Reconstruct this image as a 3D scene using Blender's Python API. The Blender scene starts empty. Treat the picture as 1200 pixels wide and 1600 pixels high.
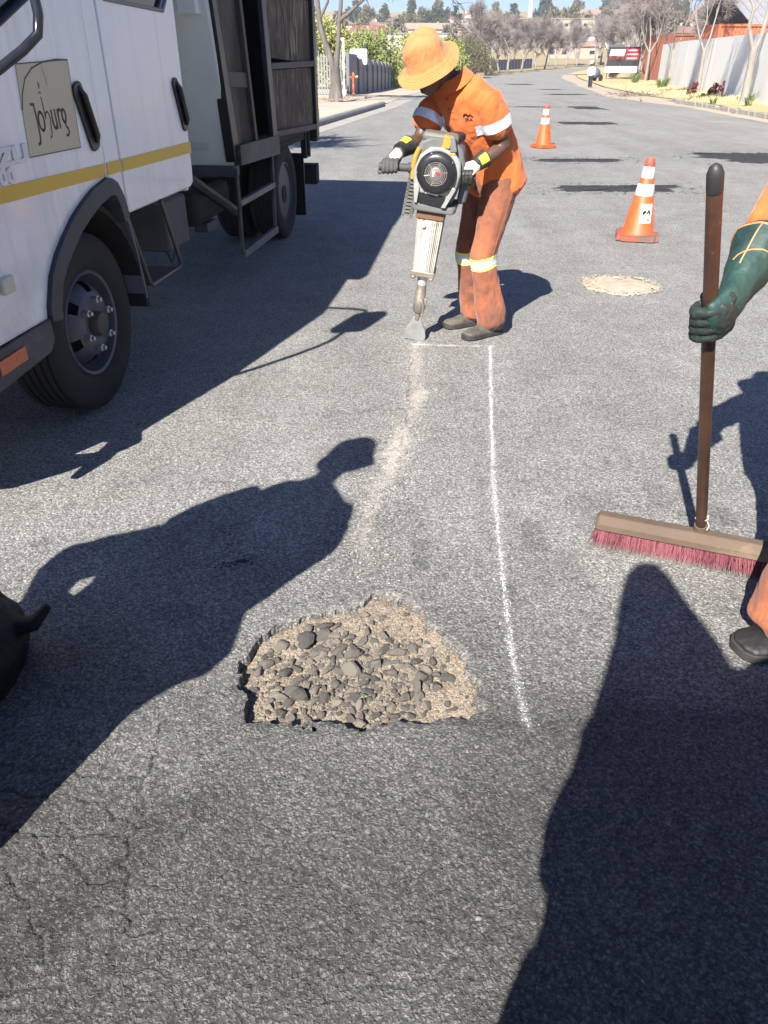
import bpy, bmesh, math, random
import numpy as np
from mathutils import Vector, Matrix
from mathutils.geometry import tessellate_polygon
from mathutils.bvhtree import BVHTree
random.seed(7)
S = bpy.context.scene
COL = S.collection
R = math.radians

# ------------------------------------------------------------------ camera
cam = bpy.data.cameras.new('camera'); cam.lens = 27.0; cam.sensor_width = 36.0
cam.clip_start = 0.02; cam.clip_end = 4000
camo = bpy.data.objects.new('camera', cam); COL.objects.link(camo)
camo.location = (0, 0, 1.6); camo.rotation_euler = (R(59), 0, 0)
S.camera = camo

# ------------------------------------------------------------------ world, sun, exposure
SUN = Vector((.48, 1.104, -1.0)).normalized()          # direction the light travels
w = bpy.data.worlds.new('World'); S.world = w; w.use_nodes = True
nt = w.node_tree; bg = nt.nodes['Background']
sky = nt.nodes.new('ShaderNodeTexSky'); sky.sky_type = 'NISHITA'; sky.sun_disc = False
sky.sun_elevation = math.asin(-SUN.z); sky.sun_rotation = math.atan2(-SUN.x, -SUN.y)
sky.altitude = 1600; sky.air_density = 1.0; sky.dust_density = 0.6; sky.ozone_density = 3.0
tint = nt.nodes.new('ShaderNodeMix'); tint.data_type = 'RGBA'; tint.blend_type = 'MULTIPLY'; tint.inputs[0].default_value = 1; tint.inputs[7].default_value = (.80, .92, 1.22, 1)
nt.links.new(sky.outputs[0], tint.inputs[6]); nt.links.new(tint.outputs[2], bg.inputs[0]); bg.inputs[1].default_value = 0.045
sl = bpy.data.lights.new('sun', 'SUN'); sl.energy = 5.0; sl.angle = R(0.53); sl.color = (1.0, .955, .885)
so = bpy.data.objects.new('sun', sl); COL.objects.link(so)
so.rotation_euler = SUN.to_track_quat('-Z', 'Y').to_euler(); so.location = (-20, -45, 40)
S.view_settings.view_transform = 'Standard'; S.view_settings.look = 'None'
S.view_settings.exposure = 1.45; S.view_settings.gamma = 1.0
S.view_settings.use_curve_mapping = False
S.render.engine = 'CYCLES'
S.cycles.use_denoising = True
S.cycles.max_bounces = 6; S.cycles.volume_bounces = 0

# ------------------------------------------------------------------ numpy noise
def _h(ix, iy, iz, seed):
    n = (ix.astype(np.int64) * 374761393 + iy.astype(np.int64) * 668265263 + iz.astype(np.int64) * 2147483647 + seed * 1274126177) & 0xffffffff
    n = ((n ^ (n >> 13)) * 1274126177) & 0xffffffff
    n = ((n ^ (n >> 16)) * 2246822519) & 0xffffffff
    return ((n ^ (n >> 15)) & 0xffff) / 65535.0
def vn(P, scale=1.0, seed=0):
    P = np.asarray(P, float) * scale
    if P.shape[1] == 2: P = np.c_[P, np.zeros(len(P))]
    f = np.floor(P); t = P - f; t = t * t * (3 - 2 * t); i = f.astype(np.int64)
    r = 0
    for dx in (0, 1):
        for dy in (0, 1):
            for dz in (0, 1):
                wgt = (t[:, 0] if dx else 1 - t[:, 0]) * (t[:, 1] if dy else 1 - t[:, 1]) * (t[:, 2] if dz else 1 - t[:, 2])
                r = r + wgt * _h(i[:, 0] + dx, i[:, 1] + dy, i[:, 2] + dz, seed)
    return r
def fbm(P, scale, octs=3, seed=0):
    a, r, tot = 1.0, 0, 0
    for k in range(octs):
        r = r + a * vn(P, scale * 2 ** k, seed + 17 * k); tot += a; a *= .5
    return r / tot
def sst(x, a, b):
    t = np.clip((x - a) / (b - a), 0, 1); return t * t * (3 - 2 * t)

# ------------------------------------------------------------------ materials
def lin(c):
    if isinstance(c, str):
        c = c.lstrip('#'); c = [int(c[i:i + 2], 16) / 255 for i in (0, 2, 4)]
        c = [x / 12.92 if x <= .04045 else ((x + .055) / 1.055) ** 2.4 for x in c]
    return (c[0], c[1], c[2], 1.0)
class NT:
    def __init__(s, name):
        s.m = bpy.data.materials.new(name); s.m.use_nodes = True; s.t = s.m.node_tree
        s.b = s.t.nodes['Principled BSDF']; s.tc = s.n('TexCoord')
    def n(s, k, **kw):
        o = s.t.nodes.new('ShaderNode' + k)
        for a, b in kw.items(): setattr(o, a, b)
        return o
    def l(s, a, b): s.t.links.new(a, b)
    def noise(s, scale, detail=4, rough=.6, vec=None, dist=0.0):
        o = s.n('TexNoise'); o.inputs['Scale'].default_value = scale; o.inputs['Detail'].default_value = detail
        o.inputs['Roughness'].default_value = rough; o.inputs['Distortion'].default_value = dist
        s.l(vec or s.tc.outputs['Object'], o.inputs['Vector']); return o
    def vor(s, scale, feature='F1', vec=None, rnd=1.0):
        o = s.n('TexVoronoi'); o.feature = feature; o.inputs['Scale'].default_value = scale
        o.inputs['Randomness'].default_value = rnd
        s.l(vec or s.tc.outputs['Object'], o.inputs['Vector']); return o
    def ramp(s, fac, stops, interp='LINEAR'):
        o = s.n('ValToRGB'); cr = o.color_ramp; cr.interpolation = interp
        while len(cr.elements) < len(stops): cr.elements.new(.5)
        for e, (p, c) in zip(cr.elements, stops):
            e.position = p; e.color = (c, c, c, 1) if isinstance(c, (int, float)) else lin(c)
        s.l(fac, o.inputs[0]); return o
    def mix(s, fac, a, b, mode='MIX'):
        o = s.n('Mix'); o.data_type = 'RGBA'; o.blend_type = mode
        for k, x in ((0, fac), (6, a), (7, b)):
            if hasattr(x, 'links') or hasattr(x, 'is_output'): s.l(x, o.inputs[k])
            elif k == 0: o.inputs[0].default_value = x
            else: o.inputs[k].default_value = lin(x) if not isinstance(x, (int, float)) else (x, x, x, 1)
        return o.outputs[2]
    def math(s, op, a, b=None, clamp=False):
        o = s.n('Math', operation=op); o.use_clamp = clamp
        for k, x in ((0, a), (1, b)):
            if x is None: continue
            if hasattr(x, 'is_output'): s.l(x, o.inputs[k])
            else: o.inputs[k].default_value = x
        return o.outputs[0]
    def bump(s, h, strength=.5, dist=.01, normal=None):
        o = s.n('Bump'); o.inputs['Strength'].default_value = strength; o.inputs['Distance'].default_value = dist
        s.l(h, o.inputs['Height'])
        if normal: s.l(normal, o.inputs['Normal'])
        s.l(o.outputs[0], s.b.inputs['Normal']); return o.outputs[0]
    def set(s, **kw):
        for k, v in kw.items():
            i = s.b.inputs[{'rough': 'Roughness', 'metal': 'Metallic', 'color': 'Base Color', 'coat': 'Coat Weight', 'spec': 'Specular IOR Level', 'trans': 'Transmission Weight', 'sheen': 'Sheen Weight', 'sss': 'Subsurface Weight', 'alpha': 'Alpha'}[k]]
            if hasattr(v, 'is_output'): s.l(v, i)
            else: i.default_value = lin(v) if k == 'color' else v
        return s
_mc = {}
def M(name, c1, c2=None, scale=6, rough=.6, metal=0.0, bump=0.0, bscale=None, bdist=.004, c3=None, p3=.68, coat=0, spec=.5, detail=5, stretch=None):
    """plain surface: two colours mixed by noise, an optional third in patches (dirt, wear), fine relief"""
    if name in _mc: return _mc[name]
    t = NT(name); vec = None
    if stretch:
        mp = t.n('Mapping'); mp.inputs['Scale'].default_value = stretch; t.l(t.tc.outputs['Object'], mp.inputs[0]); vec = mp.outputs[0]
    n = t.noise(scale, detail, .62, vec)
    c2 = c2 or c1
    col = t.mix(t.ramp(n.outputs[0], [(.3, 0), (.7, 1)]).outputs[0], c1, c2)
    if c3:
        n3 = t.noise(scale * .45, 8, .72, vec)
        col = t.mix(t.ramp(n3.outputs[0], [(p3 - .08, 0), (p3 + .04, 1)]).outputs[0], col, c3)
    rr = t.math('ADD', t.math('MULTIPLY', n.outputs[0], .25), rough - .125, True)
    t.set(color=col, rough=rr, metal=metal, coat=coat, spec=spec)
    if bump:
        nb = t.noise(bscale or scale * 8, 4, .6, vec); t.bump(nb.outputs[0], bump, bdist)
    _mc[name] = t.m; return t.m

# ------------------------------------------------------------------ mesh helpers
def V(*a): return Vector(a if len(a) > 1 else a[0])
class MB:
    def __init__(s): s.v, s.f, s.mi = [], [], []
    def add(s, vs, fs, m=0):
        o = len(s.v); s.v += [tuple(x) for x in vs]; s.f += [tuple(i + o for i in f) for f in fs]; s.mi += [m] * len(fs); return s
    def box(s, c, d, rot=None, m=0):
        x, y, z = d[0] / 2, d[1] / 2, d[2] / 2
        P = [V(a * x, b * y, e * z) for a in (-1, 1) for b in (-1, 1) for e in (-1, 1)]
        if rot is not None:
            if not isinstance(rot, Matrix): rot = Matrix.Rotation(rot, 3, 'Z')
            P = [rot @ p for p in P]
        P = [p + V(*c) for p in P]
        return s.add(P, [(0, 1, 3, 2), (4, 6, 7, 5), (0, 4, 5, 1), (2, 3, 7, 6), (0, 2, 6, 4), (1, 5, 7, 3)], m)
    def bb(s, x0, x1, y0, y1, z0, z1, m=0):
        return s.box(((x0 + x1) / 2, (y0 + y1) / 2, (z0 + z1) / 2), (abs(x1 - x0), abs(y1 - y0), abs(z1 - z0)), None, m)
    def loft(s, rings, caps=True, m=0, close=False):
        n = len(rings[0]); fs = []; vs = [p for r in rings for p in r]; k = len(rings)
        for i in range(k if close else k - 1):
            a, b = i * n, ((i + 1) % k) * n
            for j in range(n): fs.append((a + j, a + (j + 1) % n, b + (j + 1) % n, b + j))
        if caps and not close: fs += [tuple(range(n))[::-1], tuple(range((k - 1) * n, k * n))]
        return s.add(vs, fs, m)
    def tube(s, pts, r, n=8, m=0, caps=True, close=False):
        pts = [V(*p) for p in pts]; k = len(pts)
        rs = r if isinstance(r, (list, tuple)) else [r] * k
        rings = []; up = None
        for i, p in enumerate(pts):
            if close: d = pts[(i + 1) % k] - pts[i - 1]
            else: d = (pts[min(i + 1, k - 1)] - pts[max(i - 1, 0)])
            d = d.normalized() if d.length > 1e-9 else V(0, 0, 1)
            if up is None: up = d.orthogonal().normalized()
            else:
                up = up - d * up.dot(d); up = up.normalized() if up.length > 1e-6 else d.orthogonal().normalized()
            sd = d.cross(up)
            rings.append([p + (up * math.cos(2 * math.pi * j / n) + sd * math.sin(2 * math.pi * j / n)) * rs[i] for j in range(n)])
        return s.loft(rings, caps, m, close)
    def lathe(s, prof, n=24, o=(0, 0, 0), ax=(0, 0, 1), m=0, caps=True):
        ax = V(*ax).normalized(); u = ax.orthogonal().normalized(); w_ = ax.cross(u); o = V(*o)
        rings = [[o + ax * z + (u * math.cos(2 * math.pi * j / n) + w_ * math.sin(2 * math.pi * j / n)) * max(r, 1e-4) for j in range(n)] for r, z in prof]
        return s.loft(rings, caps, m)
    def prism(s, poly, o, ex, ey, ez, d, holes=(), m=0):
        """polygon (2-d) with holes in the frame o, ex, ey pulled d along ez"""
        o, ex, ey, ez = V(*o), V(*ex), V(*ey), V(*ez)
        loops = [list(poly)] + [list(q) for q in holes]
        flat = [p for q in loops for p in q]
        tris = tessellate_polygon([[V(p[0], p[1], 0) for p in q] for q in loops])
        A = [o + ex * p[0] + ey * p[1] for p in flat]; B = [p + ez * d for p in A]; n = len(flat)
        fs = [tuple(t) for t in tris] + [tuple(i + n for i in reversed(t)) for t in tris]
        st = 0
        for q in loops:
            k = len(q)
            for j in range(k): a, b = st + j, st + (j + 1) % k; fs.append((a, b, b + n, a + n))
            st += k
        return s.add(A + B, fs, m)
    def ball(s, c, r, n=10, k=7, m=0, rot=None):
        r = V(*r) if isinstance(r, (tuple, list, Vector)) else V(r, r, r)
        rings = []
        for i in range(k + 1):
            t = math.pi * (i + .02) / (k + .04)
            q = [V(r.x * math.sin(t) * math.cos(2 * math.pi * j / n), r.y * math.sin(t) * math.sin(2 * math.pi * j / n), -r.z * math.cos(t)) for j in range(n)]
            rings.append([(rot @ p if rot is not None else p) + V(*c) for p in q])
        return s.loft(rings, True, m)
    def mesh(s, name, fix=True):
        me = bpy.data.meshes.new(name); me.from_pydata(s.v, [], s.f)
        if fix:
            b = bmesh.new(); b.from_mesh(me); bmesh.ops.recalc_face_normals(b, faces=b.faces); b.to_mesh(me); b.free()
        if any(s.mi): me.polygons.foreach_set('material_index', s.mi)
        return me
    def build(s, name, mats, parent=None, smooth=35, bevel=0, loc=None, fix=True):
        return link(s.mesh(name, fix), name, mats, parent, smooth, bevel, loc)
def link(me, name, mats, parent=None, smooth=35, bevel=0, loc=None):
    for m in (mats if isinstance(mats, (list, tuple)) else [mats]):
        if m is not None and len(me.materials) < 8: me.materials.append(m)
    if smooth:
        me.polygons.foreach_set('use_smooth', [True] * len(me.polygons))
        if smooth < 180: me.set_sharp_from_angle(angle=R(smooth))
    o = bpy.data.objects.new(name, me); COL.objects.link(o)
    if parent is not None: o.parent = parent
    if loc is not None: o.location = loc
    if bevel:
        b = o.modifiers.new('bevel', 'BEVEL'); b.width = bevel; b.segments = 2; b.limit_method = 'ANGLE'; b.angle_limit = R(40)
    return o
def tag(o, label, cat, group=None, kind=None):
    if label: o['label'] = label
    if cat: o['category'] = cat
    if group: o['group'] = group
    if kind: o['kind'] = kind
    return o
def thing(name, label, cat, loc=(0, 0, 0), rz=0, group=None):
    o = bpy.data.objects.new(name, None); COL.objects.link(o); o.empty_display_size = .1
    o.location = loc; o.rotation_euler = (0, 0, rz); return tag(o, label, cat, group)
def struct(o): o['kind'] = 'structure'; return o
def dup(root, loc=None, rz=None, label=None, scale=None):
    def cp(o, par):
        c = o.copy(); COL.objects.link(c)
        if par is not None: c.parent = par
        for ch in list(o.children): cp(ch, c)
        return c
    r = cp(root, None)
    if loc is not None: r.location = loc
    if rz is not None: r.rotation_euler = (0, 0, rz)
    if scale: r.scale = scale
    if label: r['label'] = label
    return r
def npmesh(name, v, f, tri=False):
    me = bpy.data.meshes.new(name); v = np.asarray(v, np.float32); f = np.asarray(f, np.int32)
    k = f.shape[1]
    me.vertices.add(len(v)); me.vertices.foreach_set('co', v.ravel())
    me.loops.add(f.size); me.loops.foreach_set('vertex_index', f.ravel())
    me.polygons.add(len(f)); me.polygons.foreach_set('loop_start', np.arange(0, f.size, k, dtype=np.int32))
    me.polygons.foreach_set('loop_total', np.full(len(f), k, np.int32))
    me.update(calc_edges=True); me.validate(); return me
def getco(me):
    a = np.empty(len(me.vertices) * 3, np.float32); me.vertices.foreach_get('co', a); return a.reshape(-1, 3).astype(float)
def getno(me):
    a = np.empty(len(me.vertices) * 3, np.float32); me.vertices.foreach_get('normal', a); return a.reshape(-1, 3).astype(float)
def setco(me, a): me.vertices.foreach_set('co', a.astype(np.float32).ravel()); me.update()
def fuse(mb, voxel, smooth=4, factor=.5):
    """one continuous skin round overlapping closed shapes"""
    me = mb.mesh('tmp'); o = bpy.data.objects.new('tmp', me); COL.objects.link(o)
    r = o.modifiers.new('r', 'REMESH'); r.mode = 'VOXEL'; r.voxel_size = voxel; r.adaptivity = 0
    if smooth:
        q = o.modifiers.new('s', 'SMOOTH'); q.iterations = smooth; q.factor = factor
    dg = bpy.context.evaluated_depsgraph_get(); dg.update()
    out = bpy.data.meshes.new_from_object(o.evaluated_get(dg))
    bpy.data.objects.remove(o); bpy.data.meshes.remove(me)
    return out
def text_mesh(body, size, depth=.0, bold=0.0, shear=0.0):
    c = bpy.data.curves.new('t', 'FONT'); c.body = body; c.size = size; c.extrude = depth; c.offset = bold; c.shear = shear
    c.align_x = 'CENTER'; c.align_y = 'CENTER'; c.resolution_u = 3
    o = bpy.data.objects.new('t', c); COL.objects.link(o)
    dg = bpy.context.evaluated_depsgraph_get(); dg.update()
    me = bpy.data.meshes.new_from_object(o.evaluated_get(dg)); bpy.data.objects.remove(o); return me
def place_mesh(me, o, ex, ey, ez):
    mt = Matrix(((ex[0], ey[0], ez[0], o[0]), (ex[1], ey[1], ez[1], o[1]), (ex[2], ey[2], ez[2], o[2]), (0, 0, 0, 1)))
    me.transform(mt); return me
def frame(d, up=(0, 0, 1)):
    """matrix with z along d"""
    d = V(*d).normalized(); u = V(*up); u = u - d * u.dot(d)
    u = u.normalized() if u.length > 1e-5 else d.orthogonal().normalized()
    return Matrix((u.cross(d).normalized(), u, d)).transposed()
def lerp(a, b, t): return V(*a) * (1 - t) + V(*b) * t
PY = [-80, 0, 15, 30, 44, 60, 75, 100, 160, 230, 4000]
PZ = [0, 0, 0, -.08, -.32, -.75, -1.1, -1.35, -1.6, -1.6, -1.6]
def prof(y): return float(np.interp(y, PY, PZ))
# road edges (x of the left and right edge at stations along y)
EY = [-80, 0, 20, 30, 42, 60, 75, 89, 112, 126, 155, 191, 240]
EL = [-23, -6, -1.9, -.05, 1.25, 3.2, 4.9, 6.5, 11.6, 15.6, 25.9, 42, 66]
ER = [-2, 8.5, 10.45, 10.85, 11.3, 14.9, 17.6, 20.0, 23.4, 26.2, 34, 46, 69]
def el(y): return float(np.interp(y, EY, EL))
def er(y): return float(np.interp(y, EY, ER))
# ================================================================== ROAD
def asphalt():
    t = NT('asphalt'); at = t.n('Attribute', attribute_name='mask'); sp = t.n('SeparateColor'); t.l(at.outputs['Color'], sp.inputs[0])
    dust, dark, crack = sp.outputs[0], sp.outputs[1], sp.outputs[2]
    wob = t.noise(85, 3); mp = t.n('VectorMath', operation='MULTIPLY_ADD'); t.l(wob.outputs['Color'], mp.inputs[0]); mp.inputs[1].default_value = (.022,) * 3; t.l(t.tc.outputs['Object'], mp.inputs[2])
    v1 = t.vor(112, vec=mp.outputs[0]); v2 = t.vor(190)
    r1 = t.n('SeparateColor'); t.l(v1.outputs['Color'], r1.inputs[0]); r2 = t.n('SeparateColor'); t.l(v2.outputs['Color'], r2.inputs[0])
    chip = t.ramp(r1.outputs[0], [(0, .13), (.3, .30), (.65, .45), (.88, .60), (1, .80)])
    fine = t.ramp(r2.outputs[0], [(0, .17), (.45, .37), (.85, .53), (1, .78)])
    n0 = t.noise(9, 6, .7)
    c = t.mix(t.ramp(n0.outputs[0], [(.35, .35), (.65, .75)]).outputs[0], chip.outputs[0], fine.outputs[0])
    edge = t.ramp(v1.outputs['Distance'], [(.32, 1), (.64, .52)])
    c = t.mix(1.0, c, edge.outputs[0], 'MULTIPLY')
    big = t.noise(.55, 5, .6); c = t.mix(1.0, c, t.ramp(big.outputs[0], [(.3, '#ececec'), (.7, '#ffffff')]).outputs[0], 'MULTIPLY')
    mid = t.noise(3.2, 5, .65); c = t.mix(1.0, c, t.ramp(mid.outputs[0], [(.32, '#e6e4e1'), (.7, '#fffefb')]).outputs[0], 'MULTIPLY')
    mps = t.n('Mapping'); mps.inputs['Scale'].default_value = (1.7, .16, 1); t.l(t.tc.outputs['Object'], mps.inputs[0]); stn = t.noise(1, 5, .6, mps.outputs[0])
    c = t.mix(1.0, c, t.ramp(stn.outputs[0], [(.30, '#ebeae9'), (.6, '#ffffff')]).outputs[0], 'MULTIPLY')
    oil = t.noise(1.15, 3, .5); c = t.mix(t.ramp(oil.outputs[0], [(.72, 0), (.84, .3)]).outputs[0], c, (.13, .128, .125))
    c = t.mix(1.0, c, (1.0, .985, .95), 'MULTIPLY')
    # foreground shade painted in through the dark mask, plus stains
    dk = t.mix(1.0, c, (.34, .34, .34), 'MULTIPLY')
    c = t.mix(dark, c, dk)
    # sand and dust lying on the surface
    nd = t.noise(34, 6, .75); thr = t.math('SUBTRACT', t.math('MULTIPLY', dust, 1.5), nd.outputs[0])
    sand = t.mix(r2.outputs[1], (.44, .385, .335), (.56, .50, .44))
    c = t.mix(t.ramp(thr, [(0, 0), (.45, .72)]).outputs[0], c, sand)
    c = t.mix(crack, c, (.02, .02, .02)); c = t.mix(t.math('MULTIPLY', t.math('SUBTRACT', 1.0, at.outputs['Alpha']), t.ramp(nd.outputs[0], [(.35, .15), (.6, 1)]).outputs[0]), c, (.74, .74, .73))
    t.set(color=c, rough=.82, spec=.35)
    hgt = t.math('ADD', t.math('MULTIPLY', t.ramp(v1.outputs['Distance'], [(.15, 1), (.62, 0)]).outputs[0], .65), t.math('ADD', t.math('MULTIPLY', r1.outputs[2], .55), t.math('MULTIPLY', t.noise(430, 2).outputs[0], .25)))
    t.bump(hgt, .7, .006); return t.m
MA = asphalt()

# outlines on the road, metres
HOLE = [(-.029,2.123),(.024,2.097),(.074,2.071),(.132,2.014),(.169,1.937),(.203,1.868),(.246,1.804),(.256,1.724),(.283,1.653),(.266,1.594),(.255,1.566),(.155,1.52),(.128,1.529),(-.006,1.524),(-.111,1.514),(-.215,1.524),(-.327,1.534),(-.383,1.541),(-.4,1.646),(-.44,1.674),(-.45,1.776),(-.416,1.827),(-.404,1.887),(-.377,1.937),(-.29,1.985),(-.197,2.024),(-.119,2.049),(-.07,2.08)]
def sdist(P, poly, closed=True):
    """distance to a polyline; for a closed one positive inside"""
    d = np.full(len(P), 1e9); inside = np.zeros(len(P), bool); n = len(poly)
    for i in range(n if closed else n - 1):
        a = np.array(poly[i]); b = np.array(poly[(i + 1) % n]); ab = b - a
        t = np.clip(((P - a) @ ab) / max(ab @ ab, 1e-12), 0, 1)
        d = np.minimum(d, np.hypot(*(P - a - t[:, None] * ab).T))
        if closed:
            c = (a[1] > P[:, 1]) != (b[1] > P[:, 1])
            x = a[0] + (P[:, 1] - a[1]) * (b[0] - a[0]) / (b[1] - a[1] + 1e-12)
            inside ^= c & (P[:, 0] < x)
    return np.where(inside, d, -d) if closed else d
CRACKS = [[(-.60,1.555),(-.615,1.45),(-.60,1.36),(-.615,1.33),(-.60,1.26),(-.592,1.19),(-.59,1.12),(-.575,1.03),(-.55,.93)],
 [(-.80,1.36),(-.74,1.352),(-.70,1.335),(-.63,1.345),(-.606,1.345)],
 [(-.97,1.30),(-.86,1.285),(-.80,1.29),(-.755,1.27),(-.70,1.262),(-.655,1.215),(-.60,1.20)],
 [(-.95,1.20),(-.83,1.175),(-.755,1.19),(-.69,1.178),(-.60,1.19)],[(-.80,1.225),(-.755,1.19)],
 [(-.83,1.175),(-.81,1.15),(-.755,1.125),(-.70,1.08),(-.66,1.05)],
 [(-.95,1.11),(-.865,1.09),(-.835,1.05),(-.785,1.01),(-.765,.965),(-.72,.93),(-.70,.86)],
 [(-.66,1.05),(-.62,1.055),(-.585,1.06)],[(-.835,1.05),(-.90,1.0),(-.97,.97)],
 [(.285,1.545),(.5,1.53),(.8,1.55),(1.2,1.56),(1.9,1.6)],[(.17,1.5),(.21,1.38),(.235,1.22),(.215,1.05),(.19,.9),(.16,.6)],
 [(.5,1.18),(.62,1.2),(.8,1.16),(1.0,1.15)]]
rc_ = random.Random(17)
for _ in range(26):
    x, y = rc_.uniform(-1.05, -.52), rc_.uniform(.72, 1.5); a = rc_.choice((0, 1.57, .4, -.5, 2.0)) + rc_.gauss(0, .3); ln_ = []
    for k in range(rc_.randint(2, 4)):
        ln_.append((x, y)); a += rc_.gauss(0, .45); x += .07 * math.cos(a); y += .055 * math.sin(a)
    CRACKS.append(ln_)
THIN = [[(-2.1,3.62),(-1.2,3.52),(-.4,3.62),(.2,3.72),(.75,3.66),(1.6,4.0)],[(-2.1,2.95),(-1.2,2.9),(-.6,2.93)],[(-.1,3.3),(.35,3.46),(.75,3.52),(1.3,3.8)],[(.1,2.2),(.13,2.6),(.05,3.0),(.12,3.7),(.17,4.6)],[(-2,4.3),(-.7,4.22),(.1,4.4)]]
def jitter(line, seed, step=.025, amp=.012):
    rnd = random.Random(seed); out = []
    for a, b in zip(line, line[1:]):
        n = max(1, int(math.hypot(b[0] - a[0], b[1] - a[1]) / step))
        for k in range(n): out.append((a[0] + (b[0] - a[0]) * k / n + rnd.gauss(0, amp) * (k > 0), a[1] + (b[1] - a[1]) * k / n + rnd.gauss(0, amp) * (k > 0)))
    return out + [line[-1]]
GX, GY0, GY1 = 2.2, .55, 6.2
ys = [GY0]
while ys[-1] < GY1: ys.append(ys[-1] + .0042 * max(1, ys[-1] / .9))
ys = np.array(ys); ys[-1] = GY1
xs = np.linspace(-GX, GX, 760); nx, ny = len(xs), len(ys)
P = np.stack(np.meshgrid(xs, ys), -1).reshape(-1, 2)
wob = np.c_[fbm(P, 26, 3, 3) - .5, fbm(P, 26, 3, 9) - .5]
Dh = np.full(len(P), -1.0); k = (abs(P[:, 0] + .08) < .6) & (P[:, 1] < 2.4) & (P[:, 1] > 1.3)
Dh[k] = sdist(P[k] + wob[k] * .055, HOLE)
edge = np.minimum(GX - abs(P[:, 0]), np.minimum(P[:, 1] - GY0, GY1 - P[:, 1])); fade = sst(edge, 0, .25)
z = (fbm(P, 1.1, 3, 1) - .5) * .016 + (fbm(P, 70, 2, 5) - .5) * .0045 * sst(3.6 - P[:, 1], 0, 2)
old = sst(1.53 + .02 * (fbm(P, 9, 3, 31) - .5) - P[:, 1] + .03 * sst(P[:, 0], .3, 1.2), -.012, .02)      # older coarse surfacing this side of the joint
z = z + old * (.0015 + (fbm(P, 75, 3, 6) - .5) * .0045)
crack = np.zeros(len(P)); cdust = np.zeros(len(P))
near = P[:, 1] < 1.75
for i, c in enumerate(CRACKS):
    d = sdist(P[near] + wob[near] * .02, jitter(c, i), False)
    ww = .0027 if i < 9 else .0022
    z[near] -= .0055 * (1 - sst(d, 0, ww * 1.7)) * (1 if i < 9 else .5)
    crack[near] = np.maximum(crack[near], (1 - sst(d, .001, ww)) * (.78 if i < 9 else .5))
    cdust[near] = np.maximum(cdust[near], (.18 + .26 * fbm(P[near], 7, 3, 91)) * (1 - sst(d, .003, .02)))
for i, c in enumerate(THIN):
    d = sdist(P + wob * .03, jitter(c, 40 + i), False)
    crack = np.maximum(crack, .45 * (1 - sst(d, .001, .006))); cdust = np.maximum(cdust, .34 * (1 - sst(d, .003, .016)) * sst(fbm(P, 3, 2, 77), .45, .6))
# rounded lip round the hole
z -= .006 * sst(Dh, -.018, 0)
z *= fade
# masks
SAND = [(.20,4.74),(.17,4.2),(.20,3.95),(.10,3.55),(.08,3.3),(.02,3.0),(-.06,2.75),(-.08,2.45),(-.03,2.15)]
ds = sdist(P + wob * .10, SAND, False)
ww = .09 + .10 * fbm(P, 2.2, 2, 8)
dust = np.clip(1.1 - ds / ww, 0, 1) * .56 * sst(P[:, 1], 2.05, 2.4) * (.55 + .75 * fbm(P, 3.1, 2, 12))
dust = np.maximum(dust, .45 * np.clip(1 + Dh / .05, 0, 1) * (Dh < 0) * sst(P[:, 0] + (P[:, 1] - 1.6) * .8, -.15, .25))
dust = np.maximum(dust, cdust)
tar = np.clip(sst(2.75 - P[:, 1] + 1.1 * (fbm(P, 1.6, 3, 64) - .5) + .12 * old, 0, 1.7) * (.55 + .95 * fbm(P, 2.1, 3, 63)), 0, 1)  # soft foreground shade painted into this mask; stains follow below
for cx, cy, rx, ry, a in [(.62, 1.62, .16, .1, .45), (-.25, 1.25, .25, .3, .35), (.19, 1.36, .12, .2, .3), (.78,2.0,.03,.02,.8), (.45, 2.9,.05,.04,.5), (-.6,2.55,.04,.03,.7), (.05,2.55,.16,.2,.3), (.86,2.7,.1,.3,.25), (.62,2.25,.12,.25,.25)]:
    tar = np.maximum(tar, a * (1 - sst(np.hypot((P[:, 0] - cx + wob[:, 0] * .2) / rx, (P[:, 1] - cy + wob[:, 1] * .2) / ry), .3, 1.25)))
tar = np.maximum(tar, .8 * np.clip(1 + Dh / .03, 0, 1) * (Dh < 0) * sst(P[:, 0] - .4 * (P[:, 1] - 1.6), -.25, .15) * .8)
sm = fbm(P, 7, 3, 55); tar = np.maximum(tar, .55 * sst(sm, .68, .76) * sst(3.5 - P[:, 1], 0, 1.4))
inside = Dh > 0
fidx = (np.arange(ny - 1)[:, None] * nx + np.arange(nx - 1)[None]).ravel()
F = np.stack([fidx, fidx + 1, fidx + nx + 1, fidx + nx], 1)
infa = inside[F].sum(1) >= 3
floor_f = F[infa]; road_f = F[~infa]
# the broken edge of the surfacing: drop the rim row under the lip
rim0 = np.zeros(len(P), bool); rim0[np.intersect1d(floor_f.ravel(), road_f.ravel())] = True
gy_, gx_ = np.gradient(Dh.reshape(ny, nx), ys, xs); gg = np.c_[gx_.ravel(), gy_.ravel()]; gn = np.clip((gg ** 2).sum(1), .2, None)
sh0 = -(Dh / gn)[:, None] * gg; sh0 = np.clip(sh0, -.006, .006); P[rim0] += sh0[rim0]
V3 = np.c_[P, z]
rim = np.zeros(len(P), bool); rim[np.intersect1d(floor_f.ravel(), road_f.ravel())] = True
def submesh(name, v, f, masks=None):
    used = np.unique(f); mp = np.full(len(v), -1); mp[used] = np.arange(len(used))
    me = npmesh(name, v[used], mp[f])
    if masks is not None:
        a = me.color_attributes.new('mask', 'FLOAT_COLOR', 'POINT'); c = np.ones((len(used), 4), np.float32); c[:, :masks.shape[1]] = masks[used]
        a.data.foreach_set('color', c.ravel())
    return me
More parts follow.
